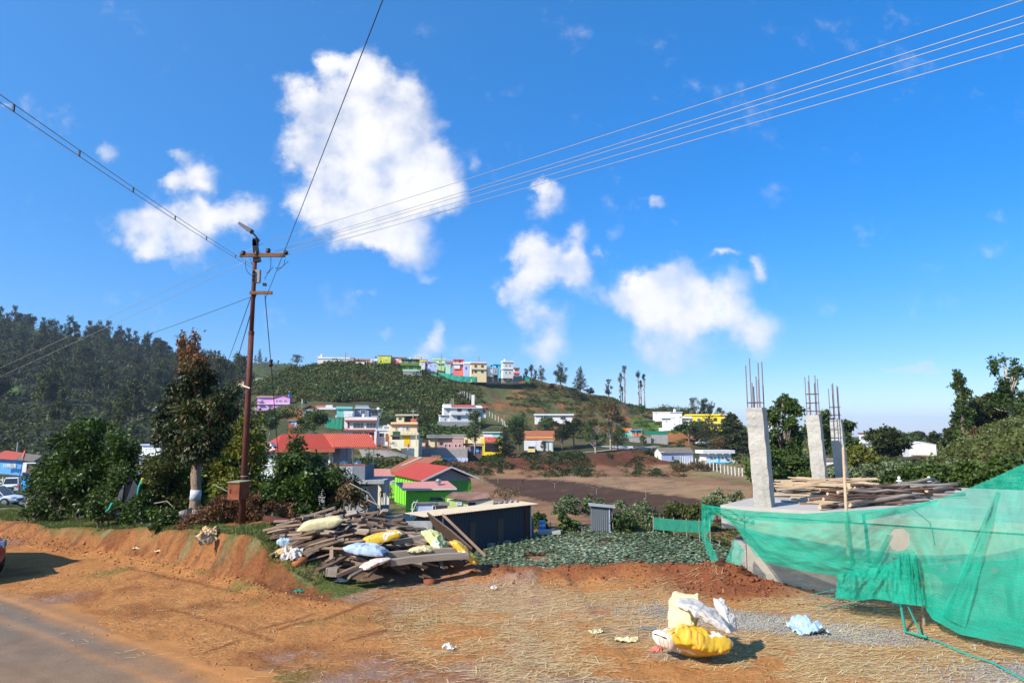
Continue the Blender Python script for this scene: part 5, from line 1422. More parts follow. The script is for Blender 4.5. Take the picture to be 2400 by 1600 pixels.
corr(hp(-3,-6,69),hp(66,-6,69),hp(44,60,92),hp(-10,60,92),20,.03,'roof',mk('faded_pink_sheet',(.46,.20,.165),rough=.6,var=.1,bump=.05,stain=.3,stain_col=(.45,.25,.22)),h.root,thick=.03)
h.box('fascia',-3,67,-8,-6.2,66,69,M['white_old']); h.box('back_wall',-6,46,50,54,-4,70,M['white_old']); h.posts([48],-4,0,67,M['white']); h.posts([-2],-4,0,67,M['white'])
h.box('low_wall',36,56,-8,-5,-6,14,M['grey']); h.box('door_leaf',4,26,49,50,0,56,M['palecream']); h.box('floor',-10,60,-6,50,-4,-2,M['grey'])
h=House('kitchen_block','small bright green block with pink sheet roof and round metal roof ventilator',956,1206,72,0,'building')
U=h.u
h.root.rotation_euler.z=R(12)
h.body(-2,98,0,62,-2,56,M['green'])
corr(hp(-10,-9,58),hp(112,-9,60),hp(100,72,71),hp(-24,72,69),30,.02,'roof',MATS['faded_pink_sheet'],h.root,thick=.05)
h.box('roof_edge',-11,112,-10.5,-9.3,56,59.4,M['white']);
m=MB(); m.hexa([(-12,-10,55.5),(-10,-10,55.5),(-24,72,66),(-26,72,66),(-12,-10,59),(-10,-10,59),(-24,72,70),(-26,72,70)]); h.put('barge_board',m,M['white'])
h.win(50,31,32,8,nx=2,frame=M['darkgrey']); h.box('panel_line',16,98,-.7,0,51,52.5,M['green_d'])
h.box('recess',-2.6,-2,8,50,40,52,M['green'])
vt=MB(); vt.lathe([(5.2,0),(5.2,6),(6.3,8),(6.3,12),(5,14),(2,15),(.1,15.2)],14,(72,26,64)); v=h.put('roof_ventilator',vt,M['steel'])
for k in range(12):
 a=k*math.pi/6; fn=MB(); fn.tube([(72+6.5*math.cos(a),26+6.5*math.sin(a),71.5),(72+6.7*math.cos(a+.15),26+6.7*math.sin(a+.15),76.5)],.45,4); h.put('vane',fn,M['steel'],v)
h.put('drain_pipe',MB().tube([(26,-2,-4),(26,-2,20),(33,-2,30)],.8,5),M['white'])
h=House('yard','pale concrete yard between the green buildings',890,1216,68,0,'yard')
h.slab(-30,80,-12,120,-1,1,mk('yard_concrete',(.36,.31,.25),var=.15),name='paving')
h.box('yard_wall',-10,0,-10,-8,-6,26,M['grey']); h.posts([6,14],-14,-4,20,M['white_old'],1.2)
rail=MB()
rail.box(-50,-8,-9.4,-8.6,22,23.4)
for k in range(14): rail.box(-50+k*3,-49.2+k*3,-9.3,-8.7,4,22)
h.put('railing',rail,M['black'])
h=House('outhouse','roofless-looking pale blue and mossy concrete shed left of the pale lime shed',968,1206,62,0,'shed')
h.root.rotation_euler.z=R(8)
h.body(8,52,0,22,-4,24,M['blue_and_shaded_wash']); h.body(52,80,2,24,-4,20,M['stonew'],name='side_wall'); h.slab(2,54,-3,24,24,2.6,M['asb']); h.shed_roof(50,84,-4,26,20,24,2,M['asb'],name='side_roof'); h.box('doorframe',44,52,-1.2,0,-4,22,M['white']); h.box('opening',46,50.5,-1.4,-.2,-4,20,M['glass'])
m=MB(); m.tube([(-2,-4,-2),(-2,-4,24),(2,-4,30),(8,-4,28)],1.1,6); m.tube([(-6,-6,-2),(10,-2,34)],.7,5); m.tube([(-6,-4,14),(4,-4,14)],.7,5); h.put('water_pipe',m,M['white'])
h=House('shed','pale lime shed with mossy brown roof and dark doorway right of the green block',1050,1200,66,0,'shed')
h.root.rotation_euler.z=R(10)
h.body(0,44,0,30,-6,28,M['ltlime']); h.body(44,106,0,30,-6,26,M['palecream'],name='side_wall')
m=MB(); m.hexa([(-4,-6,34),(44,-6,25),(118,-6,32),(10,36,40),(-4,-6,36),(44,-6,27),(118,-6,34),(10,36,42)]);
rf=MB(); rf.add([(-6,-5,35),(46,-7,25),(112,-2,33),(96,38,40),(14,40,41),(-6,-5,36.5),(46,-7,26.5),(112,-2,34.5),(96,38,41.5),(14,40,42.5)],[(4,3,2,1,0),(5,6,7,8,9),(0,1,6,5),(1,2,7,6),(2,3,8,7),(3,4,9,8),(4,0,5,9)])
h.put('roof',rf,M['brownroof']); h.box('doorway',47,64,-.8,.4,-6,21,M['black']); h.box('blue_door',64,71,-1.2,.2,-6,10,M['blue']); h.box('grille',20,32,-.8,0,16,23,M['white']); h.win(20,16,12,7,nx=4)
h.box('pale_door',35,42,-.9,0,-4,10,M['palecream'])
# -- charcoal metal shed
h=House('metal_shed','long charcoal corrugated shed with pale tin lean-to roof beside the cabbage field',1008,1294,51.6,0,'shed')
A=P(1006,1294,51.5); B=P(1243,1254,59.5)
h.root.location=A; h.root.rotation_euler.z=math.atan2(B.y-A.y,B.x-A.x)
Lw=math.hypot(B.x-A.x,B.y-A.y); HH=2.62
root=h.root
corr((0,0,-.3),(Lw,0,-.3),(Lw,0,HH),(0,0,HH),62,.035,'front_wall',M['shed'],root)
corr((Lw,0,-.3),(Lw,1.5,-.3),(Lw,1.5,HH+.05),(Lw,0,HH),10,.03,'side_wall',M['shed'],root)
corr((0,1.5,-.3),(0,0,-.3),(0,0,HH),(0,1.5,HH+.05),10,.03,'side_wall',M['shed'],root)
MB().box(0,Lw,1.5,1.56,-.3,HH+.05).build('back_wall',M['shed'],root)
corr((-.9,-.55,HH+.02),(Lw+.5,-.55,HH+.02),(Lw+.5,1.9,HH+.10),(-.9,1.9,HH+.10),56,.04,'roof',M['tin'],root,thick=.02)
for x in (Lw*.36,Lw*.64):
 MB().box(x,x+.62,-.09,-.04,-.2,1.75).build('door',M['wooddoor'],root)
MB().box(Lw*.93,Lw*.99,-.10,-.05,0,2.3).build('dark_panel',M['rust'],root)
for x in (.05,1.1,Lw-.12):
 MB().box(x,x+.1,-.16,-.09,-.3,HH).build('post',M['white'],root)
for x in (2.2,5.8,7.6): MB().box(x,x+.55,-.5,-.12,-.3,.0).build('doorstep',M['grey'],root)
for i in range(9):
 a=MB(); x=Lw*(.72+.03*i); y=1.35+.2*math.sin(i*3); zz=HH+.05+.08*(y+.55)/2.45+.02
 a.hexa([(x,y,zz),(x+.3,y,zz),(x+.28,y+.25,zz+.02),(x+.02,y+.22,zz+.02),(x,y,zz+.12),(x+.3,y,zz+.1),(x+.28,y+.25,zz+.14),(x+.02,y+.22,zz+.12)])
 t=a.build('roof_stone',M['stonew']); t.parent=root
net_o=MB(); net_o.hexa([(Lw+.15,-.1,-.3),(Lw+.8,.2,-.3),(Lw+.9,2.4,-.3),(Lw+.15,2.4,-.3),(Lw+.15,-.1,1.6),(Lw+.35,.1,1.5),(Lw+.4,2.4,1.8),(Lw+.15,2.4,2.0)]); net_o.build('lean_to',M['darkgrey'],root)
h=House('outbuilding','low white-walled outbuilding with sloping grey roof behind the timber pile',938,1262,47,0,'shed')
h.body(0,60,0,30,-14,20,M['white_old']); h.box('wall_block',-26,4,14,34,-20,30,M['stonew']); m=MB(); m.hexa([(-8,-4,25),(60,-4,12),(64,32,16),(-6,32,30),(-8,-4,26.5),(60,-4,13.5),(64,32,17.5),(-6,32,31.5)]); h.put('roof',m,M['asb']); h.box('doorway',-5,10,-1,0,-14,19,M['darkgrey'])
h.box('back_wall',8,70,30,34,-6,36,M['grey']);
A=P(1386,1243,62); e=empty('outhouse',A,R(-4)); tag(e,'small grey corrugated outhouse standing at the cabbage field edge','outhouse')
w=1.62; g=2.2
corr((0,0,-.2),(w,0,-.2),(w,0,2.02),(0,0,2.15),9,.03,'front_wall',M['greysheet'],e)
corr((w,0,-.2),(w+.25,1.5,-.2),(w+.25,1.5,1.98),(w,0,2.02),9,.02,'side_wall',mk('rusty_brown_sheet',(.10,.06,.05),rough=.6,var=.3),e)
MB().box(0,w,1.45,1.5,-.2,2.0).build('back_wall',M['greysheet'],e)
MB().box(0,.04,0.05,1.45,-.2,2.05).build('left_wall',M['greysheet'],e)
m=MB(); m.hexa([(-.2,-.25,2.17),(w+.5,-.25,1.98),(w+.6,1.8,1.98),(-.2,1.8,2.2),(-.2,-.25,2.22),(w+.5,-.25,2.03),(w+.6,1.8,2.03),(-.2,1.8,2.25)]); m.build('roof',M['grey'],e)
MB().box(w-.03,w+.03,-.06,0,-.2,2.0).build('corner_trim',M['paleblue'],e)
MB().tube([(w+.3,-.1,-.2),(w+.2,.2,2.1)],.04,5).build('prop_pole',M['wood2'],e)
A=P(1271,1242,61.5); e=empty('drum',A); tag(e,'blue plastic drum with white middle band beside the metal shed','drum')
MB().lathe([(.27,0),(.29,.03),(.29,.32)],16).build('drum_base',M['tankb'],e,True)
MB().lathe([(.292,.32),(.292,.54)],16).build('white_band',M['white'],e,True)
MB().lathe([(.29,.54),(.29,.80),(.25,.84),(.05,.85)],16).build('drum_top',M['blue'],e,True)
A=P(1262,1246,60); MB().box(0,1.9,0,1.2,-.2,.06).build('concrete_pad',M['slabc'],loc=A); tag(bpy.data.objects['concrete_pad'],'pale concrete pad beside the blue drum','pad')
net_fence([(1532,1232,62),(1580,1236,60),(1640,1240,57),(1665,1238,55)],20,M['netg'],'green net fence between the shrubs and the slab building')
for i,(px,py,hh) in enumerate(((1289,1235,22),(1364,1262,24),(1132,1112,12),(1120,1131,12),(1131,1133,13),(1167,1131,13),(1222,1283,14),(1314,1280,13),(1473,1263,12),(1570,1283,20),(1388,1248,10),(1686,1290,22))):
 b=hit(px,py,30); m=MB(); s_=b.y/1620
 m.tube([(0,0,-.3),(.03,0,hh*s_)],.035+b.y*.0002,5)
 tag(m.build('stake',M['wood2'],loc=b),['brown stake beside the blue drum','thin stake near the cabbage edge behind the outhouse','far short stake on the ploughed field','left short stake of the pair near the green hall','right short stake of the pair near the green hall','stake on the dark soil right of the pair','leftmost stake among the cabbages','stake in the middle of the cabbages','stake at the far cabbage edge','tall stake right in the cabbage field','short stake at the foot of the outhouse','rightmost stake beside the torn net'][i],'stake')
# -- left valley houses
h=House('house','blue house with orange tiled roof and washing line at the far left edge',-14,1104,118,0)
h.body(0,64,4,40,0,28,M['blue']); m=MB(); m.hexa([(-10,-4,30),(50,-4,26),(34,44,40),(-10,44,46),(-10,-4,31.2),(50,-4,27.2),(34,44,41.2),(-10,44,47.2)]); h.put('roof',m,M['redroof2']); m=MB(); m.hexa([(50,-4,26),(88,4,22),(80,44,34),(34,44,40),(50,-4,27),(88,4,23),(80,44,35),(34,44,41)]); h.put('side_roof',m,M['asb']); h.win(40,8,8,9,y=4)
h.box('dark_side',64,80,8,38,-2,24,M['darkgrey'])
wl=MB(); wl.tube([(14,-6,20),(56,-6,17)],.25,4); h.put('washing_line',wl,M['wire'])
for i in range(6): h.box('hung_cloth',24+i*5,27.6+i*5,-6.4,-5.8,9+(i % 3),18,M[['mint','paleblue','white','peach','turq','white'][i]])
e=House('scarecrow_cloth','white cloth draped over a small stall at the far left',52,1105,104,0,'cloth')
e.box('stall_box',2,30,0,10,-4,14,M['wooddoor']); e.box('white_cloth',0,10,-1.2,11,-1,21,M['white']); e.box('flat_roof',8,34,-2,12,19,21,M['white'])
h=House('stall','bright blue tarpaulin stall among the bushes at the far left',48,1150,78,0,'stall')
m=MB(); m.add([(0,0,28),(22,0,33),(24,12,30),(2,12,30),(6,-1,14),(20,-1,8),(16,0,-2),(4,0,4)],[(0,1,2,3),(0,4,5,1),(4,7,6,5)]); h.put('tarpaulin',m,M['tarp']); h.posts([2,20],2,-4,30,M['wood2'],.8)
h=House('picket_fence','pale post and rail fence behind the white parked car',-20,1136,95,0,'fence')
for k in range(9): h.box('post',k*8,k*8+1.6,0,1,-6,18,M['white_old'])
for z in (3,11): h.box('rail',-4,70,1,1.8,z,z+2,M['white_old'])
e=empty('flag',hit(36,1150,60)); s_=e.location.y/1620; tag(e,'red and black flag drooping on a thin leaning pole at the far left','flag')
MB().tube([(0,0,-.5),(18*s_,0,110*s_)],.05,6).build('flag_pole',M['rust'],e)
m=MB(); pts=[(10,80),(6,72),(8,84),(15,92)]
m.hexa([(7*s_,-.1,76*s_),(12*s_,-.1,77*s_),(12*s_,.1,77*s_),(7*s_,.1,76*s_),(13*s_,-.1,92*s_),(16*s_,-.1,94*s_),(16*s_,.1,94*s_),(13*s_,.1,92*s_)]); m.build('flag_cloth',M['salmon'],e)
m=MB(); m.hexa([(13.2*s_,-.1,92.5*s_),(16*s_,-.1,94.2*s_),(16*s_,.1,94.2*s_),(13.2*s_,.1,92.5*s_),(17*s_,-.05,108*s_),(18.4*s_,-.05,109*s_),(18.4*s_,.05,109*s_),(17*s_,.05,108*s_)]); m.build('flag_stripe',M['black'],e)
b=hit(37,1090,105); MB().tube([(0,0,-1),(0,0,4.6)],.16,6).build('bare_pole',M['grey'],loc=b); tag(bpy.data.objects['bare_pole'],'plain grey pole behind the red flag','pole')
h=House('house','white and blue two-storey house seen between the bushes left of the red-tipped tree',326,1092,118,0)
h.body(0,52,0,30,0,24,M['paleblue']); h.body(2,46,4,30,26,48,M['white'],name='upper_wall',down=0); h.slab(0,50,0,32,48,3,M['paleblue']); h.slab(-4,54,-6,30,24,2,M['white'],name='ledge'); h.win(10,30,24,12,y=4,pane=M['white']); h.win(16,6,24,14,pane=M['blue']); h.gable(4,40,-8,4,16,6,M['asb'],1,axis='y',gmat=M['white'])
h=House('house','low house with salmon sheet roof behind the bank bushes',318,1122,84,0)
h.body(4,50,4,30,-10,0,M['salmon']); m=MB(); m.hexa([(-2,-4,0),(54,-4,0),(50,30,14),(6,30,14),(-2,-4,1),(54,-4,1),(50,30,15),(6,30,15)]); h.put('roof',m,M['redroof2'])
for k in range(7): h.put('roof_seam',MB().tube([(2+k*8,-4,1.6),(8+k*6.6,30,15.6)],.35,4),M['redtrim'])
h.gable(44,76,10,40,10,12,M['redroof2'],1,axis='x',name='back_roof'); h.box('yellow_rail',28,50,30,31,17,24,M['yellow'])
h=House('house','white gabled house with green roof peeking left of the red-tipped tree',361,980,285,12)
h.body(0,26,0,24,0,22,M['white']); h.gable(0,26,0,24,22,12,M['mint'],3.5,axis='y',gmat=M['white']); h.win(5,8,5,9); h.win(14,8,5,9)
m=MB(); m.tube([(-4,-4.5,17.5),(13,-4.5,34.5),(30,-4.5,17.5)],1.1,4); h.put('barge_board',m,M['white'])
# -- buildings on the right
h=House('warehouse','white warehouse with pale curved roof among the hedges on the right',2131,1070,150,-14,'building')
h.body(0,58,0,50,0,28,M['white']); h.gable(0,58,0,50,28,6,M['white'],1,axis='y',gmat=M['white'])
for x in (14,29,44): h.box('pilaster',x,x+1,-.6,0,0,29,M['palecream'])
h.box('red_base',4,40,-.8,0,0,5,M['dustpink'])
h=House('house','white house with flat red roof beyond the trees on the right',2022,1040,220,-6)
h.body(0,34,0,20,0,24,M['white']); h.slab(0,22,0,20,24,2.4,M['redtrim'],over=2); h.win(4,14,8,5); h.win(16,14,8,5); h.win(6,4,7,5)
h=House('house','low white house with grey roof behind the yellow-green shrub',2030,1050,200,-6)
h.body(0,30,0,16,0,10,M['white']); h.slab(0,30,0,16,10,1.4,M['grey'],over=1.5); h.win(5,3,5,4)
h=House('house','small red-roofed house between the tall column and the big tree',1788,1000,205,-10)
h.body(0,24,0,20,0,16,M['white_old'],down=.5); h.gable(0,24,0,20,16,6,M['redroof'],2,gmat=M['white']); h.win(5,5,5,6)
h=House('house','pale blue flat-roofed house seen between the second and third columns',1932,1150,70,-6)
h.body(0,34,0,30,-4,38,M['paleblue']); h.slab(0,34,0,30,38,2,M['white'],over=3); h.win(6,12,8,12)
rr=MB()
for z in (42,46,50): rr.box(2,22,0,.6,z,z+.6)
for x in (2,8,14,20): rr.box(x,x+.7,-.1,.7,40,51)
h.put('roof_railing',rr,M['white'])
h=House('house','white and blue house low behind the third column',1925,1110,110,-8)
h.body(0,44,0,24,0,30,M['white']); h.gable(0,44,0,24,30,5,M['asb'],2,gmat=M['white']); h.win(8,8,6,8); h.win(26,8,6,8)
for i,px in enumerate((2108,2178)):
 b=P(px,1134,18); e=empty('gate_lamp',b); tag(e,['left','right'][i]+' small white globe lamp behind the concrete slab','lamp')
 MB().lathe([(.03,-.8),(.03,.06),(.07,.07),(.07,.10),(.02,.11)],8).build('lamp_post',M['white'],e); MB().lathe([(.01,.11),(.035,.13),(.04,.16),(.03,.19),(.01,.20)],8).build('globe',M['white'],e,True)
 if i: MB().box(-.06,.30,.05,.35,-.8,-.02).build('white_pier',M['white'],e)
# -- vegetation
VEG=random.Random(11)
def gz(p):
 return Vector((p.x,p.y,h1(p.x,p.y)))
def at(px,d,lift=0.0):
 x=P(px,1010,d).x
 return Vector((x,d,h1(x,d)+lift))
def scatter(n,pxr,dr,rs,test=None):
 px=rs.uniform(pxr[0],pxr[1],n); d=np.sqrt(rs.uniform(dr[0]**2,dr[1]**2,n))
 x=(px-1200)/1613.7*d
 z=H(x,d)
 ppx,ppy=proj(x,d,z)
 k=np.ones(n,bool) if test is None else test(ppx,ppy,d)
 return np.stack([x,d,z],1)[k]
rs=np.random.default_rng(21)
hill=[(560,1000),(600,900),(700,865),(745,852),(790,848),(1010,872),(1060,900),(1080,925),(1090,950),(1040,960),(1000,985),(980,1010),(900,985),(800,985),(700,975),(600,990)]
houses_clear=[(585,925),(700,925),(700,975),(585,975)],[(700,940),(905,940),(905,985),(700,985)],[(565,960),(610,960),(610,990),(565,990)]
def t_hill(x,y,d):
 k=inpoly(x,y,hill)
 for p in houses_clear: k &=~inpoly(x,y,p)
 return k
pts=scatter(9500,(560,1110),(185,300),rs,t_hill)
dens=fbm(pts[:,0],pts[:,1],.06,3,90)
rad=1.5+2.4*np.clip(dens+.35,0,1)*rs.uniform(.6,1.3,len(pts))
_q=scatter(330,(570,1100),(188,296),np.random.default_rng(81),t_hill)
stuff_bushes('hill_thickets','larger dark thickets scattered over the village hill',_q,np.random.default_rng(8).uniform(2.6,5.2,len(_q)),'mid',110,83,.75,.17)
_q=scatter(160,(570,1100),(188,290),np.random.default_rng(85),t_hill)
stuff_bushes('hill_thickets','browner thickets scattered over the village hill',_q,np.random.default_rng(8).uniform(2.0,4.2,len(_q)),'dry',90,84,.6,.18)
kd=rs.random(len(pts))<.22+.4*(pts[:,1]<232)
stuff_bushes('hill_scrub','dense olive green scrub covering the village hill',pts[~kd],rad[~kd],'scrub',34,31,.8,.34)
stuff_bushes('dry_scrub','brownish dry scrub at the foot of the village hill',pts[kd],rad[kd]*.7,'dry',26,32,.7,.36)
pts=scatter(2600,(900,1110),(196,262),rs,lambda x,y,d: (inpoly(x,y,[(960,960),(1030,1000),(1160,1000),(1150,1020),(1100,1040),(985,1035),(960,1000)])))
stuff_bushes('garden_scrub','dark green garden bushes below the big white villa',pts,rs.uniform(.9,2.0,len(pts)),'mid',30,33,.9,.36)
pts=scatter(7000,(1080,1560),(205,322),rs,lambda x,y,d: (fbm(x,y,.02,3,3)>-.03) & ~inpoly(x,y,[(1030,950),(1150,950),(1150,995),(1030,995)]) & ~inpoly(x,y,[(1250,965),(1345,965),(1345,988),(1250,988)]) & ~inpoly(x,y,[(1470,970),(1700,970),(1700,1060),(1470,1060)]))
stuff_bushes('terrace_scrub','patchy bushes and weeds on the red terraces',pts,rs.uniform(.5,1.5,len(pts)),'scrub',20,34,.7,.42)
pts=scatter(1500,(1470,1700),(215,300),rs,lambda x,y,d: inpoly(x,y,[(1470,975),(1545,990),(1600,1010),(1700,1012),(1700,1026),(1570,1018),(1500,1005)]))
stuff_bushes('tea_bushes','clipped green tea bushes on the slope left of the white villa',pts,rs.uniform(.6,1.0,len(pts)),'bright',22,35,.6,.4)
pts=scatter(1800,(960,1600),(139,186),rs,lambda x,y,d: (fbm(x,y,.012,3,13)>.06))
_p2=scatter(2600,(1000,1600),(140,172),np.random.default_rng(61),lambda x,y,d: (fbm(x,y,.02,3,63)>-.06) & (fbm(x,d,.05,2,64)>-.1))
stuff_bushes('bank_hedge','dark green bushes growing along the low red bank',_p2,np.random.default_rng(3).uniform(.35,1.1,len(_p2)),'dark',22,62,.8,.4)
stuff_bushes('bank_weeds','weeds clinging to the red bank below the valley road',pts,rs.uniform(.3,.8,len(pts)),'dry',16,36,.7,.45)
pts=scatter(1200,(560,960),(100,150),rs,lambda x,y,d: ~inpoly(x,y,[(800,1030),(990,1030),(990,1085),(800,1085)]) & (fbm(x,y,.02,3,14)>-.05))
stuff_bushes('valley_scrub','mixed bushes on the slope behind the red-roofed house',pts,rs.uniform(.8,2.2,len(pts)),'scrub',30,37,.9,.36)
pts=scatter(5200,(-300,620),(150,700),rs,lambda x,y,d: (x<570) & (y>700) & ~inpoly(x,y,[(60,768),(150,768),(230,790),(190,802),(110,792)]) & ~inpoly(x,y,[(0,900),(45,900),(45,928),(0,928)]))
stuff_bushes('forest_undergrowth','dark undergrowth of the forested hill on the left',pts,rs.uniform(1.6,3.6,len(pts))*(.7+pts[:,1]/600),'euc',22,38,1.0,.34)
pts=scatter(1800,(480,800),(420,780),rs,lambda x,y,d: (fbm(x,y,.02,3,15)>0))
stuff_bushes('ridge_bushes','small bushes in rows on the far terraced ridge',pts,rs.uniform(.8,2.0,len(pts)),'euc',14,39,.7,.4)
pts=scatter(3800,(1960,2640),(24,150),rs,lambda x,y,d: ((d>40) | (x>2180)) & ~((x>2080) & (x<2240) & (d>60) & (d<155) & (y<1100)))
stuff_bushes('slope_bushes','thick green bushes covering the slope on the right',pts,rs.uniform(.5,1.2,len(pts))*(.6+pts[:,1]/110),'scrub',72,40,.8,.21)
pts=scatter(1500,(1980,2640),(40,160),rs,lambda x,y,d: ~((x>2080) & (x<2240) & (d>60) & (d<155) & (y<1100)))
stuff_bushes('pale_bushes','pale grey-green bushes among the hedges on the right',pts,rs.uniform(.5,1.1,len(pts))*(.6+pts[:,1]/110),'silver',54,41,.8,.21)
pts=scatter(1600,(1720,2200),(150,420),rs)
stuff_bushes('distant_bushes','distant hedges and bushes on the plain at the right',pts,rs.uniform(1.4,3.0,len(pts)),'scrub',20,42,.9,.36)
protos=[]
specs=[('euc',14,8,'euc'),('round',12,9,'dark'),('euc',17,8,'dark'),('conifer',13,6,'dark'),('round',10,9,'mid'),('euc',15,9,'scrub')]
for i,(k,hh,ww,lf) in enumerate(specs):
 protos.append((simple_tree_mesh(k,hh,ww,lf,40+i,900,ww*.11,M['bark']),hh))
rs2=np.random.default_rng(77)
cand=scatter(620,(-120,590),(165,700),rs2,lambda x,y,d: (x<575) & (y<1065) & (x>-60) & ~inpoly(x,y,[(70,770),(150,772),(225,792),(190,800),(110,790)]) & ~inpoly(x,y,[(0,902),(50,902),(55,930),(0,930)]) & ~((x>470) & (x<520) & (y<850)))
cand=cand[:285]
for i,p in enumerate(cand):
 k=int(rs2.choice(len(protos),p=[.28,.18,.22,.08,.08,.16]))
 me,hh=protos[k]
 o=bpy.data.objects.new('forest_tree',me); COL.objects.link(o)
 o.location=(p[0],p[1],p[2]-.3); s=rs2.uniform(.62,1.2)*(.85 if p[1]<260 else 1.0)
 o.scale=(s,s,s*rs2.uniform(.9,1.15)); o.rotation_euler=(0,0,rs2.uniform(0,6.28))
 tag(o,'dark leafy tree in the woods on the left-hand hill','tree','trees in the woods on the left hill')
sky_t=[(10,712,0,1.15),(48,742,2,.9),(80,740,0,1.0),(112,748,2,.85),(133,760,3,.8),(160,756,1,.9),(192,748,0,1.0),(205,760,1,.9),(228,762,0,.8),(262,770,1,.9),(286,765,0,1.2),(302,772,2,1.0),(326,790,0,.9),(345,795,2,.8),(360,792,1,1.0),(390,812,0,.8),(408,815,1,.8),(600,815,3,.85),(590,830,2,.5),(615,834,0,.5),(645,846,1,.3),(557,850,3,.6),(575,845,3,.7),(545,850,0,.6),(520,850,2,.5)]
for px,py,k,s in sky_t:
 ds=np.linspace(450,900,120); X=(px-1200)/1613.7*ds; zz=H(X,ds); _,yy=proj(X,ds,zz)
 j=int(np.argmin(yy)); me,hh=protos[k]
 o=bpy.data.objects.new('skyline_tree',me); COL.objects.link(o)
 o.location=(X[j],ds[j],zz[j]-1); sc=max((yy[j]-py)*ds[j]/1627/hh,4/hh)*1.02; sc=min(sc,1.9)
 o.scale=(sc*.9,sc*.9,sc); o.rotation_euler=(0,0,rs2.uniform(0,6.28))
 tag(o,'slender tree standing out on the skyline of the left-hand ridge','tree','trees on the skyline of the left ridge')
ds=760; b=P(698,848,ds);
tree('round',gz(Vector((b.x,758,0)))-Vector((0,0,1)),11,16,'euc','lone_tree','lone round tree on the far terraced ridge',seed=5,n=900,lsize=1.0,parts=True)
def T(kind,px,pytop,pybase,wpx,d,leaf,label,name='tree',group=None,seed=1,n=1400,ls=None,bark=None,hollow=.35,hang=0.,cat='tree',blobs=None,flat=0.,snap=True,tr=None):
 b=P(px,pybase,d)
 hh=(pybase-pytop)*d/1627; w=wpx*d/1614*1.05; n=int(n*1.25)
 return tree(kind,b,hh,w,leaf,name,label,cat,group,seed,n,ls or max(.10,w*.055,d*.0014),bark,True,hollow,hang,blobs=blobs,flat=flat,trunk_r=tr)
T('euc',1233,861,902,14,290,'euc','leftmost slim tree of the group right of the hilltop houses',seed=3,n=500,group='slim trees right of the hilltop houses')
T('tuft',1245,857,900,14,290,'euc','second slim tree of the group right of the hilltop houses',seed=4,n=400,group='slim trees right of the hilltop houses')
T('euc',1254,862,900,12,290,'mid','third slim tree of the group right of the hilltop houses',seed=5,n=400,group='slim trees right of the hilltop houses')
T('euc',1268,855,902,22,288,'mid','rightmost and fullest slim tree beside the hilltop houses',seed=6,n=700,group='slim trees right of the hilltop houses')
T('euc',1314,845,913,36,286,'euc','tall broad grey-green tree on the hill crest, left of the dark conifer',seed=7,n=2200,hang=.3)
T('conifer',1360,858,920,36,286,'dark','dark full conifer on the hill crest',seed=8,n=2200)
T('round',1384,908,926,24,292,'dark','low round bush right of the dark conifer on the crest','bush',seed=9,n=600,cat='bush')
T('round',1296,898,914,22,292,'mid','low bush left of the grey-green crest tree','bush',seed=10,n=600,cat='bush')
T('euc',1427,887,938,20,300,'euc','small airy tree alone on the crest between the conifer and the tall bare stems',seed=11,n=900)
for i,(px,t,w,sd) in enumerate(((1455,872,13,12),(1465,854,12,13),(1459,905,7,14),(1498,864,13,15),(1511,876,9,16),(1503,892,9,17))):
 T('tuft',px,t,956,w,305,'euc',['first','second, tallest','third, short','fourth','fifth, thinnest','sixth'][i]+' of six tall bare-stemmed trees on the crest, from the left',seed=sd,n=420,bark=M['barkp'],group='tall bare-stemmed trees on the crest',tr=.28)
T('round',1502,946,978,26,268,'bright','bright green round tree on the slope below the bare stems',seed=18,n=900)
T('round',1560,952,975,60,300,'scrub','olive hedge-like tree above the white villa on the skyline',seed=19,n=1200)
T('round',1598,955,975,50,305,'scrub','second olive tree on the skyline behind the round roof tank',seed=20,n=1000)
T('euc',1628,926,1005,34,262,'dark','left tall dark tree behind the yellow building',seed=21,n=2200)
T('euc',1652,932,1005,32,264,'dark','middle dark tree behind the yellow building',seed=22,n=2000)
T('euc',1668,940,1005,30,262,'dark','right dark tree behind the yellow building',seed=23,n=1800)
T('round',1690,953,1000,24,266,'mid','small green tree at the right end of the dark trees behind the yellow building',seed=24,n=900)
T('spread',1616,982,1046,66,208,'mid','spreading flat-topped tree in front of the white villa',seed=25,n=3200,tr=.35)
T('conifer',1716,968,1066,92,192,'dark','dark bushy conifer in front of the yellow building',seed=26,n=7000)
T('euc',1662,975,1050,60,204,'euc','thin leafy tree in front of the middle of the yellow building',seed=126,n=1500)
T('round',1640,985,1045,46,212,'dark','dark leafy tree in front of the left of the yellow building',seed=127,n=1800)
T('round',1680,1000,1060,30,206,'dry','sparse brown-leaved tree beside the spreading tree',seed=27,n=800,hollow=.2)
T('round',1690,1025,1062,60,190,'dry','brown shrub above the toilet block','shrub',seed=28,n=1500,cat='shrub')
T('round',1595,1030,1060,30,196,'mid','green shrub above the whitewashed shed roof','shrub',seed=29,n=900,cat='shrub')
T('bush',1530,1045,1086,56,176,'dark','dark shrubs at the left end of the whitewashed shed','shrub',seed=30,n=1600,cat='shrub')
T('bush',1560,1040,1066,50,186,'mid','green shrubs behind the whitewashed shed','shrub',seed=31,n=1400,cat='shrub')
T('bush',1650,1078,1098,70,152,'dry','dry brown grassy hump in front of the whitewashed shed','shrub',seed=32,n=1300,cat='shrub')
T('bush',1600,1082,1100,60,156,'dry','dry bush left of the post fence','shrub',seed=33,n=1000,cat='shrub')
T('round',1396,976,1078,52,176,'mid','round green tree with a pale straight trunk on the red bank',seed=34,n=3000,bark=M['barkp'],tr=.22)
T('round',1432,944,1062,78,184,'dry','large sparse brownish tree behind the round green one',seed=35,n=1900,hollow=.15,bark=M['barkp'],tr=.3)
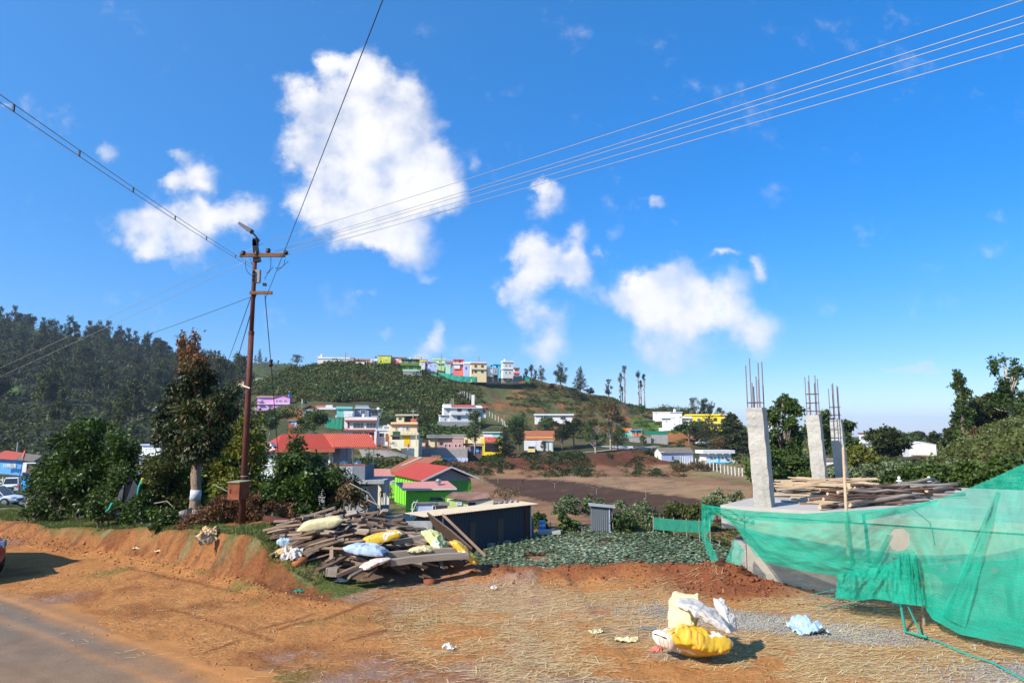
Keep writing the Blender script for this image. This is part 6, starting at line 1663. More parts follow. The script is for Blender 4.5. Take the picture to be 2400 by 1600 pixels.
T('round',1448,1000,1062,50,180,'mid','green tree right of the pale-trunked tree',seed=36,n=1600)
T('spread',1345,972,1052,60,190,'dark','dark broad tree beside the valley road',seed=37,n=3000)
T('round',1318,974,1054,56,188,'dark','dark broad tree left of its twin beside the valley road',seed=38,n=2600)
T('round',1285,978,1010,60,214,'mid','leafy green tree behind the tiled house',seed=39,n=1500)
T('round',1217,975,1030,70,205,'mid','bushy green tree above the dark tree at the red bank',seed=40,n=2000)
T('conifer',1182,1000,1082,56,160,'dark','dark tree in front of the turquoise shop',seed=41,n=2600)
T('round',1215,1000,1060,40,168,'dark','dark tree beside the truck',seed=42,n=1800)
T('round',1113,958,1060,60,156,'mid','airy green tree with pale forked trunk in front of the white villa',seed=43,n=2600,bark=M['barkp'],hollow=.2,tr=.2)
T('euc',1015,961,986,18,224,'mid','small upright tree left of the white villa',seed=44,n=700)
T('round',1275,1032,1066,24,170,'reddish','reddish young tree beside the valley road',seed=45,n=500,hollow=.2)
T('bush',1152,1064,1084,54,158,'mid','green shrub on the red bank left of the road','shrub',seed=46,n=1200,cat='shrub')
T('round',1508,1020,1048,20,198,'mid','small tree before the stone retaining wall',seed=47,n=700)
T('spread',1440,1010,1062,20,186,'dry','thin leafless roadside tree before the wall',seed=48,n=150)
T('round',632,962,1020,64,150,'mid','round olive tree below the lilac pink house',seed=50,n=2600,bark=M['barkp'])
T('round',735,963,1024,74,148,'mid','round olive tree between the pink house and the white shop building',seed=51,n=2800,bark=M['barkp'])
T('round',690,1000,1024,40,146,'scrub','low bush between two round olive trees','shrub',seed=52,n=800,cat='shrub')
T('round',905,962,1005,54,182,'silver','grey-green shrub tree right of the grey-blue house',seed=53,n=1300)
T('bush',885,975,1012,50,176,'mid','dark green bushes behind the white annexe','shrub',seed=54,n=1400,cat='shrub')
T('bush',800,1080,1112,90,95,'olive','yellow-green shrubs under the red canopy roof','shrub',seed=55,n=2400,cat='shrub')
T('bush',860,1062,1098,70,108,'mid','green shrubs behind the red canopy posts','shrub',seed=56,n=1800,cat='shrub')
T('euc',700,1000,1075,60,120,'mid','green tree behind the red roof',seed=57,n=1600)
T('spread',1186,1137,1198,84,66,'dry','leafless grey bush beside the sheds','bare_shrub',seed=58,n=260,bark=LG['bare'],cat='shrub')
for s_,(px,t,b_,w,dd,lf,lb) in enumerate((
  (1325,1150,1200,66,66,'silver','grey-green flowering shrub crown left of the grey outhouse'),
  (1330,1195,1245,54,63,'mid','dark lower shrub left of the grey outhouse'),
  (1262,1198,1236,40,66,'mid','small shrub by the end of the charcoal shed'),
  (1385,1152,1200,40,68,'silver','left small grey-green shrub behind the outhouse'),
  (1428,1150,1240,80,66,'silver','large grey-green shrub right behind the outhouse'),
  (1500,1160,1240,100,64,'silver','largest grey-green shrub with yellowish leaves right of the outhouse'),
  (1465,1185,1245,70,62,'mid','green shrub at the feet of the grey-green shrubs'),
  (1590,1165,1222,74,66,'scrub','dark olive bush between the grey-green shrubs and the slab'),
  (1640,1172,1220,60,64,'scrub','dark olive bush touching the green net'),
  (1680,1140,1205,72,70,'silver','round grey-green bush behind the net corner'),
  (1725,1146,1210,70,66,'silver','round grey-green bush beside the tall column'))):
 T('bush',px,t,b_+6,w,dd,lf,lb,'shrub',seed=60+s_,n=2200,cat='shrub',ls=.26,hang=.25,hollow=.3)
T('feather',1846,918,1170,132,58,'mid','tall green feathery tree between the first two columns',seed=80,n=15000,ls=.24,hollow=.15)
T('round',1800,1060,1170,90,50,'mid','dark green bush at the foot of the feathery tree','shrub',seed=81,n=3600,ls=.26,cat='shrub')
T('round',1860,1070,1170,90,52,'mid','dark green bush in front of the second column gap','shrub',seed=82,n=3600,ls=.26,cat='shrub')
T('round',1930,955,1110,90,92,'mid','broad green tree behind the second column',seed=83,n=3600,ls=.42)
T('round',1985,985,1110,70,98,'mid','green tree behind the third column',seed=84,n=2800,ls=.42)
T('bush',2015,1040,1096,84,84,'olive','yellow-green shrub right of the third column','shrub',seed=85,n=2600,ls=.36,cat='shrub')
T('round',2085,1005,1088,100,104,'dark','dark round tree left of the warehouse',seed=86,n=4200,ls=.5)
T('round',2128,1016,1050,60,200,'mid','green tree behind the dark round one',seed=87,n=1800,ls=.55)
T('spread',2037,1016,1046,22,150,'olive','banana-like yellow-green palm clump by the red-roofed house',seed=88,n=300,ls=.9)
T('column',2267,866,1100,42,74,'mid','tall slim column-shaped tree leaning slightly on the right slope',seed=89,n=3600,ls=.26)
T('euc',2372,822,1020,90,76,'mid','tallest airy eucalyptus at the right edge',seed=190,n=3200,ls=.30,hollow=.1,bark=M['barkp'])
T('round',2330,922,1010,80,80,'dark','dark bushy tree beside the tallest eucalyptus',seed=91,n=3400,ls=.42)
T('round',2280,940,1040,90,78,'dark','dark tree mass behind the slim column tree',seed=92,n=3400,ls=.42)
T('round',2390,930,1010,80,84,'mid','dark green tree at the right frame edge',seed=93,n=3000,ls=.42)
T('round',2245,980,1060,50,90,'mid','small green tree at the left foot of the right slope trees',seed=94,n=1600,ls=.4)
T('round',2240,1005,1080,60,82,'dark','dark shrub tree beside the warehouse',seed=95,n=2200,ls=.4)
T('round',2195,1012,1050,34,170,'dark','far dark tree right of the warehouse',seed=96,n=900,ls=.8)
T('round',2155,1012,1034,34,260,'euc','distant grey tree above the warehouse roof',seed=97,n=600,ls=1.1)
T('conifer',2290,1000,1100,60,60,'dry','brownish thin dead-leaved tree on the right slope',seed=98,n=900,ls=.3)
for i,(px,t,b_,w,dd,lf) in enumerate(((1980,1085,1145,90,36,'silver'),(2050,1078,1140,110,38,'silver'),(2130,1085,1145,100,30,'mid'),(2200,1078,1150,110,27,'mid'),(2280,1080,1150,110,25,'mid'),(2360,1060,1140,120,25,'mid'),(2110,1074,1114,120,55,'silver'),(2230,1072,1114,130,48,'silver'),(2330,1030,1100,120,44,'mid'),(1900,1100,1150,60,42,'mid'),(2440,1040,1140,120,26,'mid'))):
 T('bush',px,t,b_+14,w,dd,lf,['grey-green bush nearest the third column','second grey-green bush behind the slab','dark green hedge bush behind the left lamp','dark green hedge bush behind the right lamp','hedge bush behind the log pile end','hedge bush behind the raised net corner','grey-green bush in the second hedge row','grey-green bush right in the second hedge row','green bush high on the right slope','bush filling the gap between the second and third columns','hedge bush just outside the right edge'][i],'hedge_bush',seed=110+i,n=3000,ls=.18 if dd<40 else .26,cat='bush')
# -- cabbages
def cabbages():
 rs=np.random.default_rng(5)
 poly=[(1060,1330),(1155,1287),(1250,1257),(1330,1244),(1440,1238),(1560,1258),(1690,1285),(1790,1345),(1400,1390),(1060,1390)]
 X,Y=np.meshgrid(np.arange(-8,26,.46),np.arange(36,68,.52))
 X=X.ravel()+rs.normal(size=X.size)*.07; Y=Y.ravel()+rs.normal(size=Y.size)*.07
 Z=H(X,Y); px,py=proj(X,Y,Z); k=inpoly(px,py,poly)
 k &=(fbm(X,Y,.35,3,91)<.19) & (np.random.default_rng(1).random(len(X))<.95); X,Y,Z=X[k],Y[k],Z[k]; n=len(X); m=17; vt=np.repeat(fbm(X,Y,.22,3,92)*1.1+.12*rs.normal(size=n),m)
 a=rs.random((n,m))*6.28; r=.06+.2*rs.random((n,m)); hgt=.30-r*.8+.12*rs.random((n,m))
 c=np.stack([X[:,None]+r*np.cos(a),Y[:,None]+r*np.sin(a),Z[:,None]+.05+hgt],-1)
 out=np.stack([np.cos(a),np.sin(a),.55-r*1.8],-1); out/=np.linalg.norm(out,axis=-1)[...,None]
 side=np.stack([-np.sin(a),np.cos(a),0*a],-1)
 s=(.10+.06*rs.random((n,m)))[...,None]
 V=np.stack([c-out*s,c+side*s*.75+np.array([0,0,.03]),c+out*s,c-side*s*.75+np.array([0,0,.03])],2)
 V=V.reshape(-1,3); Q=np.arange(len(V)).reshape(-1,4)
 me=np_mesh('cabbage_crop',V,Q,LG['cabbage'],np.clip(.48+vt+.2*rs.normal(size=n*m),0,1))
 tag(link_mesh('cabbage_crop',me),label='grey-green cabbage crop filling the field behind the berm',cat='crop',kind='stuff')
cabbages()
pts=scatter(2600,(1240,1760),(52,72),np.random.default_rng(9),lambda x,y,d: (y>1225) & ~inpoly(x,y,[(1060,1330),(1155,1287),(1250,1257),(1330,1244),(1440,1238),(1560,1258),(1690,1285),(1790,1345),(1400,1390),(1060,1390)]) & (x>1430))
stuff_bushes('field_weeds','grass and weeds on the strip beyond the cabbages',pts,np.random.default_rng(2).uniform(.08,.28,len(pts)),'mid',12,50,.8,.6)
mw=bpy.data.materials.new('water_spray'); mw.use_nodes=True
_b=mw.node_tree.nodes['Principled BSDF']; _b.inputs['Base Color'].default_value=(.8,.85,.9,1); _b.inputs['Roughness'].default_value=.3; _b.inputs['Alpha'].default_value=.30
for px,py,s,lb in ((1300,1144,1,'left'),(1398,1158,-1,'middle'),(1514,1168,1,'right')):
 b=hit(px,py,60); e=empty('sprinkler',b); tag(e,lb+' of three sprinklers throwing fine water over the wet dark soil','sprinkler')
 MB().tube([(0,0,-.1),(0,0,.8)],.03,5).build('riser',M['wire'],e)
 rs_=np.random.default_rng(int(px)); n=260; t=rs_.random(n); sd=np.where(rs_.random(n)<.65,1,-1)
 C=np.stack([sd*t*4.2,rs_.normal(size=n)*.1+t*.8,.8+1.9*t-1.2*t*t+rs_.normal(size=n)*.10*t],1)
 V,Q=leaves(C,.07,rs_); link_mesh('water_spray',np_mesh('water_spray',V,Q,mw),e)['kind']='stuff'
# -- power pole
def wire(name,label,pts,r=.007,sag=.12,mat=None,group=None,n=14,cat='overhead wire'):
 pts=[Vector(p) for p in pts]; q=[]
 for i in range(len(pts)-1):
  for k in range(n):
   t=k/n; p=pts[i].lerp(pts[i+1],t); p.z-=4*sag*t*(1-t); q.append(p)
 q.append(pts[-1]); o0=q[0].copy()
 m=MB(); m.tube([p-o0 for p in q],r,5)
 o=m.build(name,mat or M['wire'],smooth=True,loc=o0)
 return tag(o,label,cat,group)
PX,PY_=-5.98,15.5
zb=h1(PX,PY_); ztop=P(612,562,15.5).z
pole=empty('power_pole',(PX,PY_,zb)); tag(pole,'tall rusty brown steel power pole with street lamp, crossarms and a rusty box','power pole')
def pl(px,py,d=15.5):
 return P(px,py,d)-Vector((PX,PY_,zb))
hp_=ztop-zb
m=MB(); m.tube([(0,0,-.5),(0,0,hp_*.48),(0,0,hp_*.66)],[.070,.064,.060],14); m.build('lower_shaft',M['rust'],pole,True)
m=MB(); m.tube([(0,0,hp_*.66),(0,0,hp_)],[.050,.046],14); m.build('upper_shaft',M['rust'],pole,True)
m=MB(); m.tube([(0,0,hp_*.655),(0,0,hp_*.668)],.066,14); m.build('collar',M['rust'],pole)
a,b=pl(566,600),pl(671,600)
m=MB(); zc=a.z
m.box(a.x,b.x,-.115,-.062,zc-.045,zc+.045); m.box(a.x,b.x,-.062,-.055,zc+.035,zc+.047); m.build('crossarm',M['rarm'],pole)
m=MB(); a2,b2=pl(589,688),pl(641,688); m.box(a2.x,b2.x,-.12,-.06,a2.z-.035,a2.z+.035); m.build('lower_crossarm',M['rarm'],pole)
for px,py in ((574,595),(605,596),(632,589),(673,594)):
 c=pl(px,py); m=MB(); m.lathe([(.02,-.06),(.045,-.05),(.06,-.02),(.04,-.005),(.058,.02),(.04,.04),(.02,.05)],12,(c.x,-.09,c.z)); m.build('insulator',M['ceramic'],pole,True)
for px in (569,606,668):
 c=pl(px,602); m=MB(); m.tube([(c.x,-.15,c.z),(c.x,.02,c.z)],.012,6); m.build('bolt',M['rust'],pole)
la,lb=pl(620,580),pl(594,546); lc=pl(566,527)
m=MB(); m.tube([(0,0,hp_-.15),(la.x*.4,-.02,hp_-.02),(lb.x,-.1,lb.z)],.022,8); m.build('lamp_arm',M['darkgrey'],pole,True)
v=(lc-lb); n_=Vector((-v.z,0,v.x)).normalized()*.085; s_=Vector((0,.085,0))
m=MB(); B0=Vector((lb.x,-.1,lb.z)); B1=Vector((lc.x,-.1,lc.z))
m.hexa([B0-s_-n_*.6,B1-s_-n_*.3,B1+s_-n_*.3,B0+s_-n_*.6,B0-s_+n_*.6,B1-s_+n_*.35,B1+s_+n_*.35,B0+s_+n_*.6]); lh=m.build('lamp_head',M['darkgrey'],pole)
m=MB(); q0=B0.lerp(B1,.3) ; q1=B0.lerp(B1,.95); m.hexa([q0-s_*.8+n_*.58,q1-s_*.8+n_*.40,q1+s_*.8+n_*.40,q0+s_*.8+n_*.58,q0-s_*.8+n_*.66,q1-s_*.8+n_*.46,q1+s_*.8+n_*.46,q0+s_*.8+n_*.66]); m.build('lamp_lens',M['asb'],lh)
m=MB(); m.box(-.05,.05,-.08,.05,hp_-.16,hp_+.02); m.hexa([(.0,-.08,hp_-.55),(.14,-.08,hp_-.52),(.14,.04,hp_-.52),(0,.04,hp_-.55),(-.06,-.08,hp_-.02),(.02,-.08,hp_-.02),(.02,.04,hp_-.02),(-.06,.04,hp_-.02)]); m.build('lamp_bracket',M['ceramic'],pole)
f0=pl(601,650); f1=pl(613,650)
m=MB(); m.box(f0.x+.02,f1.x+.01,-.16,-.06,f0.z-.15,f0.z+.15); fb=m.build('fuse_board',M['grey'],pole)
for k in range(3):
 z=f0.z-.1+k*.09; m=MB(); m.lathe([(.015,-.035),(.035,-.03),(.035,.03),(.015,.035)],8,(f0.x,-.18,z)); m.build('fuse_holder',M['ceramic'],fb)
c=pl(621,668); m=MB(); m.box(c.x-.02,c.x+.05,-.1,-.02,c.z-.03,c.z+.03); m.build('small_box',M['black'],pole)
c0,c1=pl(547,1166),pl(577,1128); bx=MB()
x0,x1,z0,z1=c0.x,c0.x+.36,c0.z,c1.z
m=MB(); m.hexa([(x0,-.33,z0),(x0+.27,-.38,z0-.01),(x1+.02,-.09,z0),(x0+.1,-.05,z0),(x0,-.33,z1),(x0+.27,-.38,z1),(x1+.02,-.09,z1),(x0+.1,-.05,z1)]); bo=m.build('meter_box',M['rustbox'],pole)
m=MB(); m.hexa([(x0-.02,-.36,z1),(x0+.28,-.41,z1),(x1+.05,-.07,z1+.01),(x0+.08,-.03,z1+.01),(x0-.02,-.36,z1+.02),(x0+.28,-.41,z1+.02),(x1+.05,-.07,z1+.035),(x0+.08,-.03,z1+.035)]); m.build('box_lid',mk('faded_green_lid',(.25,.24,.14),var=.3),bo)
m=MB(); m.box(x0+.05,x0+.075,-.355,-.335,z0+.13,z0+.22); m.build('latch',M['rust'],bo)
z=pl(600,1116).z; m=MB(); m.tube([(0,0,z),(0,0,z+.015)],.078,14); m.build('wire_band',M['steel'],pole)
z=pl(600,910).z; m=MB(); m.tube([(-.11,-.09,z+.06),(.06,-.09,z)],.018,6); m.build('pale_clamp',M['palecream'],pole)
for i,(x,y,x2,y2) in enumerate(((588,612,600,645),(575,612,601,648),(645,628,668,608),(650,634,676,612),(624,640,634,600),(622,655,640,625))):
 a,b=pl(x,y),pl(x2,y2); mid=(a+b)/2+Vector((.12*(-1)**i,-.05,-.16)); m=MB(); q=[]
 for k in range(11):
  t=k/10; q.append(a*(1-t)**2+mid*2*t*(1-t)+b*t*t)
 m.tube(q,.007,4); m.build('jumper_cable',M['cable'],pole)
R5=[(627,567,0,'topmost'),(640,586,38,'second'),(646,589,54,'third'),(654,594,80,'fourth'),(675,597,106,'lowest')]
for x,y,y1,w in R5:
 p0=P(x,y,15.5); p1=P(2400,y1,6.3); e2=p0+(p1-p0)*1.55
 wire('overhead_wire',w+' of five bare wires fanning from the pole up to the right',[p0,p1+Vector((0,0,0)),e2],.0048,.02)
wire('overhead_wire','upper bare wire running left from the pole past the hill',[P(618,569,15.5),P(0,862,23.5),P(-700,1000,40)],.005,.03)
wire('overhead_wire','lower bare wire running left from the pole past the hill',[P(590,606,15.5),P(0,882,23.5),P(-700,1010,40)],.005,.03)
wire('overhead_wire','single wire from the short crossarm down behind the red-tipped tree',[P(593,694,15.5),P(300,800,24),P(-80,905,40)],.007,.02,M['cable'])
wire('overhead_wire','dark cable crossing overhead from the pole towards the top of the picture',[P(622,700,15.6),P(898,-2,6.2),P(1100,-520,4.2)],.006,.02,M['cable'])
tc_=empty('twin_cable',P(603,631,15.4)); tag(tc_,'twin cable with dark spacers sweeping in from the upper left','overhead wire')
A_,B_=P(603,631,15.4),P(0,204,5.0); o0=A_.copy(); E_=A_+(B_-A_)*1.5
for off in (-.03,.03):
 q=[A_.lerp(E_,k/20)-o0+Vector((0,0,off-.10*4*(k/20)*(1-k/20))) for k in range(21)]
 m=MB(); m.tube(q,.0042,5); m.build('strand',M['wire'],tc_)
for px in (35,188,313,412,485,552):
 u_=(px-1200)/1575.0
 t=min(range(600),key=lambda k: abs(proj(*(A_.lerp(E_,k/600)))[0]-px))/600
 c=A_.lerp(E_,t)-o0+Vector((0,0,-.4*t*(1-t)))
 m=MB(); m.box(c.x-.006,c.x+.006,c.y-.008,c.y+.008,c.z-.032,c.z+.032); m.build('spacer',M['black'],tc_)
wire('service_cable','left black service cable sloping from the pole down to the valley',[P(600,662,15.5),P(520,884,38),P(470,990,70)],.010,.05,M['cable'])
wire('service_cable','right braided service cable sloping from the pole down to the valley',[P(600,690,15.5),P(538,902,38),P(500,1000,70)],.013,.05,M['cable'])
sw=empty('stay_wire',P(621,692,15.55)); tag(sw,'stay wire with a hanging brown insulator just right of the pole','stay wire')
o0=sw.location.copy(); Q1=P(635,850,17.2)-o0; Q2=P(662,1195,21)-o0
MB().tube([(0,0,0),Q1],.010,5).build('upper_strand',M['cable'],sw); MB().tube([Q1,Q2],.010,5).build('lower_strand',M['cable'],sw)
MB().lathe([(.02,-.10),(.05,-.08),(.05,-.02),(.035,0),(.05,.03),(.05,.07),(.02,.09)],10,tuple(Q1)).build('egg_insulator',M['ceramic'],sw,True)
# -- near trees and bushes on the bank
def near_bush(name,label,base,d,blobs,leaf,n,size,seed,thick=.8,cat='bush',tint_fn=None,hollow=.25,hang=.2,trunk=None,stems=6,aspect=.5,bark=None):
 bx,by=base
 o=P(bx,by,d); o=Vector((o.x,o.y,h1(o.x,o.y)))
 e=empty(name,o); tag(e,label,cat)
 rs=np.random.default_rng(seed); B=[]
 for (px,py,rx,ry) in blobs:
  dd=d+rs.uniform(-.5,.5)*thick
  p=P(px,py,dd)-o; B.append((p.x,p.y,p.z,rx*d/1614,(rx+ry)/2*d/1614*.9,ry*d/1627))
 C,k,dr=blob_points(B,n,rs,hollow)
 C=C+rs.normal(size=C.shape)*size*.6
 dirs=dr*(1-hang); dirs[:,2]-=hang
 V,Q=leaves(C,size,rs,0,aspect,dirs=dirs)
 t=np.clip(.42+.5*(rs.random(len(B))[k]-.5)+.22*rs.normal(size=n),0,1)
 if tint_fn is not None: t=tint_fn(C,t,rs)
 c=link_mesh('crown' if trunk else 'foliage',np_mesh('crown',V,Q,LG[leaf],t),e)
 m=MB(); zt=max(b[2] for b in B)
 if trunk:
  trunk(m,B)
  m.build('trunk',bark or M['bark'],e,True)
 else:
  for i in range(min(stems,len(B))):
   b=B[i]; m.tube([(b[0]*.25,b[1]*.3,-.2),(b[0]*.7,b[1]*.7,b[2]*.5),b[:3]],[.03,.02,.006],5)
  m.build('stem',M['bark'],e)
 return e
def bl_fill(x0,x1,y0,y1,n,r0,r1,seed,top=None):
 rs=random.Random(seed); out=[]
 while len(out)<n:
  x=rs.uniform(x0,x1); y=rs.uniform(y0,y1)
  cx,cy=(x0+x1)/2,y1
  if ((x-cx)/((x1-x0)/2))**2+((y-cy)/(y1-y0))**2>1: continue
  r=rs.uniform(r0,r1); out.append((x,y,r,r*rs.uniform(.7,1)))
 return out
def red_tint(C,t,rs):
 z=C[:,2]
 zn=(z-1.4)/3.2
 redp=np.clip(.05+.85*sstep(.66,.98,zn),0,1)
 isr=rs.random(len(t))<redp
 return np.where(isr,.70+.30*rs.random(len(t)),t*.58)
TB=[(427,796,5,20),(457,792,5,20),(430,816,7,18),(453,820,8,20),(455,1062,30,16),(448,1040,30,18),(470,1045,24,16),(452,1005,26,18),(440,845,20,24),(470,848,22,16),(448,872,30,24),(474,885,28,28),(440,905,30,24),(492,892,16,14),(470,925,40,28),(425,945,32,26),(400,915,12,16),(395,960,26,26),(378,985,14,26),(455,965,44,30),(510,945,28,26),(540,930,18,18),(552,912,8,14),(535,970,26,26),(500,985,40,30),(430,1000,44,30),(400,1020,34,26),(372,1030,12,20),(470,1025,46,28),(515,1020,30,24),(420,1050,34,22),(462,1060,36,20),(495,1055,26,18),(395,1062,18,14)]
TB[:]=[(a,b,c*.84,d*.88) for a,b,c,d in TB]
LIMBS=[]
def tr_trunk(m,B):
 m.tube([(0,0,-.3),(.0,0,.25),(.03,0,.7),(-.02,0,1.15),(.03,0,1.7),(0,0,2.6),(-.02,0,3.6)],[.15,.135,.125,.12,.10,.05,.02],12)
 LIMBS.extend(B[::2])
tre=near_bush('street_tree','dark glossy-leaved tree with red young tips and white painted trunk bands beside the pole',(455,1193),18,TB,'reddish',25000,.10,3,1.1,'tree',red_tint,.15,.45,tr_trunk,aspect=.42,bark=mk('tan_stripy_bark',(.30,.21,.15),var=.45,scale=6,bump=1,stretch=(2,2,.5),dist=.04))
for b in LIMBS:
 z0=min(max(1.2,b[2]*.62),3.2); m=MB(); m.tube([(0,0,z0),(b[0]*.5,b[1]*.5,(z0+b[2])/2),b[:3]],[.045,.025,.008],5); m.build('limb',M['wood3'],tre)
for z0,z1,r0,r1 in ((-.2,.26,.158,.146),(.50,.76,.138,.133)):
 m=MB(); m.tube([(0.015*z0,0,z0),(.02,0,(z0+z1)/2),(.03*z1,0,z1)],[r0,(r0+r1)/2,r1],12); m.build('whitewash_band',M['lime_w'],tre,True)
near_bush('large_bush','large bright green leafy bush on the bank at the left',(215,1195),20.5,bl_fill(112,328,990,1150,44,14,30,1)+[(200,1010,22,20),(225,1000,18,16),(180,1030,24,20),(270,1030,22,20),(300,1060,22,22),(130,1090,22,20),(105,1120,18,16)]+bl_fill(120,310,1110,1190,16,16,26,2),'bright',17000,.12,11,1.6,aspect=.5)
near_bush('shrub','dark leafy shrub filling the gap left of the painted tree',(405,1195),20.5,bl_fill(335,470,1040,1180,30,14,24,41),'mid',9000,.11,43,1.2)
near_bush('shrub','low dark shrub at the far left end of the bank',(60,1190),23,bl_fill(70,175,1080,1185,22,12,22,42),'mid',6000,.11,44,1.2)
near_bush('dark_bush','dark hollow bush under the left edge of the large bright bush',(130,1195),21.5,bl_fill(90,200,1090,1180,16,14,24,3),'dark',5000,.12,12,1.2)
near_bush('shrub','mixed green shrub right of the large bush, over the black netting',(300,1200),18.6,bl_fill(225,345,1100,1195,22,10,20,4),'mid',6500,.10,13,1.0)
near_bush('shrub','olive shrub between the large bush and the painted tree',(385,1195),19.5,bl_fill(330,440,1065,1190,24,12,22,5),'scrub',7500,.10,14,1.2)
near_bush('leafy_bush','tall yellowish green bush between the painted tree and the pole',(530,1195),20.5,bl_fill(478,622,985,1170,30,14,24,6)+[(585,985,22,22),(600,1020,20,22),(560,1000,18,18)],'olive',5200,.12,15,1.6)
near_bush('leafy_bush','dense mid-green bush filling in behind the power pole',(560,1200),21.5,bl_fill(470,640,1000,1190,34,14,26,7),'mid',9000,.12,16,1.4)
near_bush('climber_bush','dense dark green bush with hanging leaves right of the pole',(715,1215),17.2,bl_fill(630,800,1060,1200,40,12,24,8)+[(690,1050,14,20),(700,1040,10,14),(665,1085,18,18),(740,1085,18,20),(790,1110,16,16),(820,1130,14,12),(835,1160,16,14)],'mid',14000,.105,17,1.5)
near_bush('climber_bush','brighter green leafy clump low in the bush right of the pole',(700,1220),16.4,bl_fill(655,755,1110,1205,20,9,18,9),'bright',4500,.09,18,.8)
near_bush('dry_bush','thin brown dry bush beside the grey terrace house',(800,1215),16.6,bl_fill(755,880,1130,1210,22,8,16,10),'dry',1500,.08,19,.9,stems=14)
near_bush('fern_heap','heap of dead brown fern beside the pole foot',(520,1225),16.2,bl_fill(470,690,1165,1222,34,8,17,11),'brown',8000,.085,20,.8,aspect=.25,stems=12)
near_bush('fern_heap','small clump of dead brown fern at the bank edge',(455,1240),15.4,bl_fill(425,500,1195,1240,14,7,13,12),'brown',3200,.07,21,.4,aspect=.25)
for i,(x0,x1,y0,y1,d,lf,lb) in enumerate(((60,130,1165,1205,19.8,'mid','low green weeds left on the bank beside the tree stump'),(195,300,1175,1215,17.6,'mid','low weeds on the bank below the black netting'),(300,370,1160,1212,17.2,'bright','bright low weeds in the middle of the bank'),(368,420,1185,1240,16.2,'mid','round dark weed clump on the bank crest'),(520,560,1170,1200,17.5,'mid','weeds behind the fern heap'))):
 near_bush('weeds',lb,((x0+x1)/2,y1),d,bl_fill(x0,x1,y0,y1,12,7,14,30+i),lf,2600,.075,30+i,.6)
def fern(px,py,d,s,seed,label):
 o=hit(px,py,d-1); o=P(px,py,d); e=empty('fern',o); tag(e,label,'fern'); rs=random.Random(seed)
 for k in range(5):
  a=rs.uniform(-2.6,-.5)+(3.1 if k % 2 else 0); L_=s*rs.uniform(.8,1.2); m=MB(); pr=None
  V=[]; F_=[]
  for j in range(16):
   t=j/15; c=Vector((math.cos(a)*L_*t,math.sin(a)*L_*t*.5,L_*(.75*t-.55*t*t)))
   w=.22*s*(1-t)*(1 if j % 2 else 1); sd=Vector((-math.sin(a),math.cos(a)*.5,.25)).normalized(); al=Vector((math.cos(a),math.sin(a)*.5,0))*.03*s
   for sg in (-1,1):
    b0=len(m.v); m.v+=[tuple(c-al*.6),tuple(c+sd*sg*w+al*1.5),tuple(c+al*.6)]; m.f.append((b0,b0+1,b0+2)); m.m.append(0)
  f_=m.build('frond',LG['fern'],e); at_=f_.data.attributes.new('tint','FLOAT','FACE'); at_.data.foreach_set('value',[rs.random() for _ in f_.data.polygons])
  f_['kind']='stuff'
fern(486,1178,16.8,.75,1,'bright green fern beside the painted tree trunk')
fern(485,1150,17.2,.6,2,'upper fern beside the painted tree trunk')
fern(778,1200,15.6,.6,3,'bright fern above the timber pile')
fern(608,1115,17.8,.9,4,'long drooping fern right of the pole')
fern(618,1150,17.4,.7,5,'lower fern right of the pole')
def stump(px,py,d,r,h_,label,lean=0,mat='bark'):
 o=P(px,py,d); o.z=h1(o.x,o.y)-.05; e=empty('tree_stump',o); tag(e,label,'stump')
 m=MB(); b0=0; n=14; rings=[(1.25,0),(1.02,.25),(1.0,.6),(1.02,1.0)]
 for (k,z) in rings:
  for j in range(n):
   a=6.283*j/n; rr=r*k*(1+.08*math.sin(3*a)+.05*math.sin(7*a+1))
   m.v.append((rr*math.cos(a)+lean*z,rr*math.sin(a),h_*z+(.10*h_*math.cos(a) if z==1 else -.1*(z==0))))
 for i in range(3):
  for j in range(n): m.f.append((i*n+j,i*n+(j+1) % n,(i+1)*n+(j+1) % n,(i+1)*n+j)); m.m.append(0)
 m.f.append(tuple(range(3*n,4*n))); m.m.append(1)
 m.build('stump_wood',[M[mat],M['wood2']],e)
stump(430,1207,16.4,.14,.48,'pale grey cut stump just left of the painted tree trunk',.04,'barkp')
stump(72,1190,20.8,.19,.72,'tall dark broken stump at the left end of the bank',.08)
stump(98,1190,21.0,.14,.55,'second shorter part of the dark stump at the left end of the bank',-.05)
e=empty('branch_pile',hit(165,1205,15)); tag(e,'tangle of bare grey-brown cut branches on the bank','branches')
rs_=random.Random(8)
for k in range(46):
 a=rs_.uniform(-.9,.5); L_=rs_.uniform(.5,1.5); x,y,z=rs_.uniform(-.9,.9),rs_.uniform(-.3,.5),rs_.uniform(.02,.42)
 p=[Vector((x+math.cos(a)*L_*t-L_/2,y+math.sin(a)*L_*t*.3,max(.02,z+.35*math.sin(3*t+k)*.5-.15*t))) for t in (0,.25,.5,.75,1)]
 MB().tube(p,[.014,.012,.010,.008,.004],4).build('branch',LG['bare'],e)
for i,(a_,b_,lb) in enumerate((((362,1179,17),(410,1192,16.6),'pale fallen stick left of the pale stump'),((500,1135,17.5),(560,1192,17),'grey bare branch leaning behind the pole box'),((820,1132,16),(900,1205,15.4),'bare twig arching over the yard from the dry bush'),((860,1170,16),(905,1225,15),'bare leaning twig above the timber pile'))):
 a_,b_=P(*a_),P(*b_); m=MB(); mid=(a_+b_)/2+Vector((.05,0,.12)); m.tube([(0,0,0),mid-a_,b_-a_],[.016,.012,.005],5); tag(m.build('stick',LG['bare'],loc=a_),lb,'stick')
o=P(290,1205,17.9); e=empty('black_net',o); tag(e,'black netting draped down the bank between the bushes','net')
m=MB(); q=[(265,1205),(282,1150),(305,1112),(325,1140),(318,1180),(300,1210)]
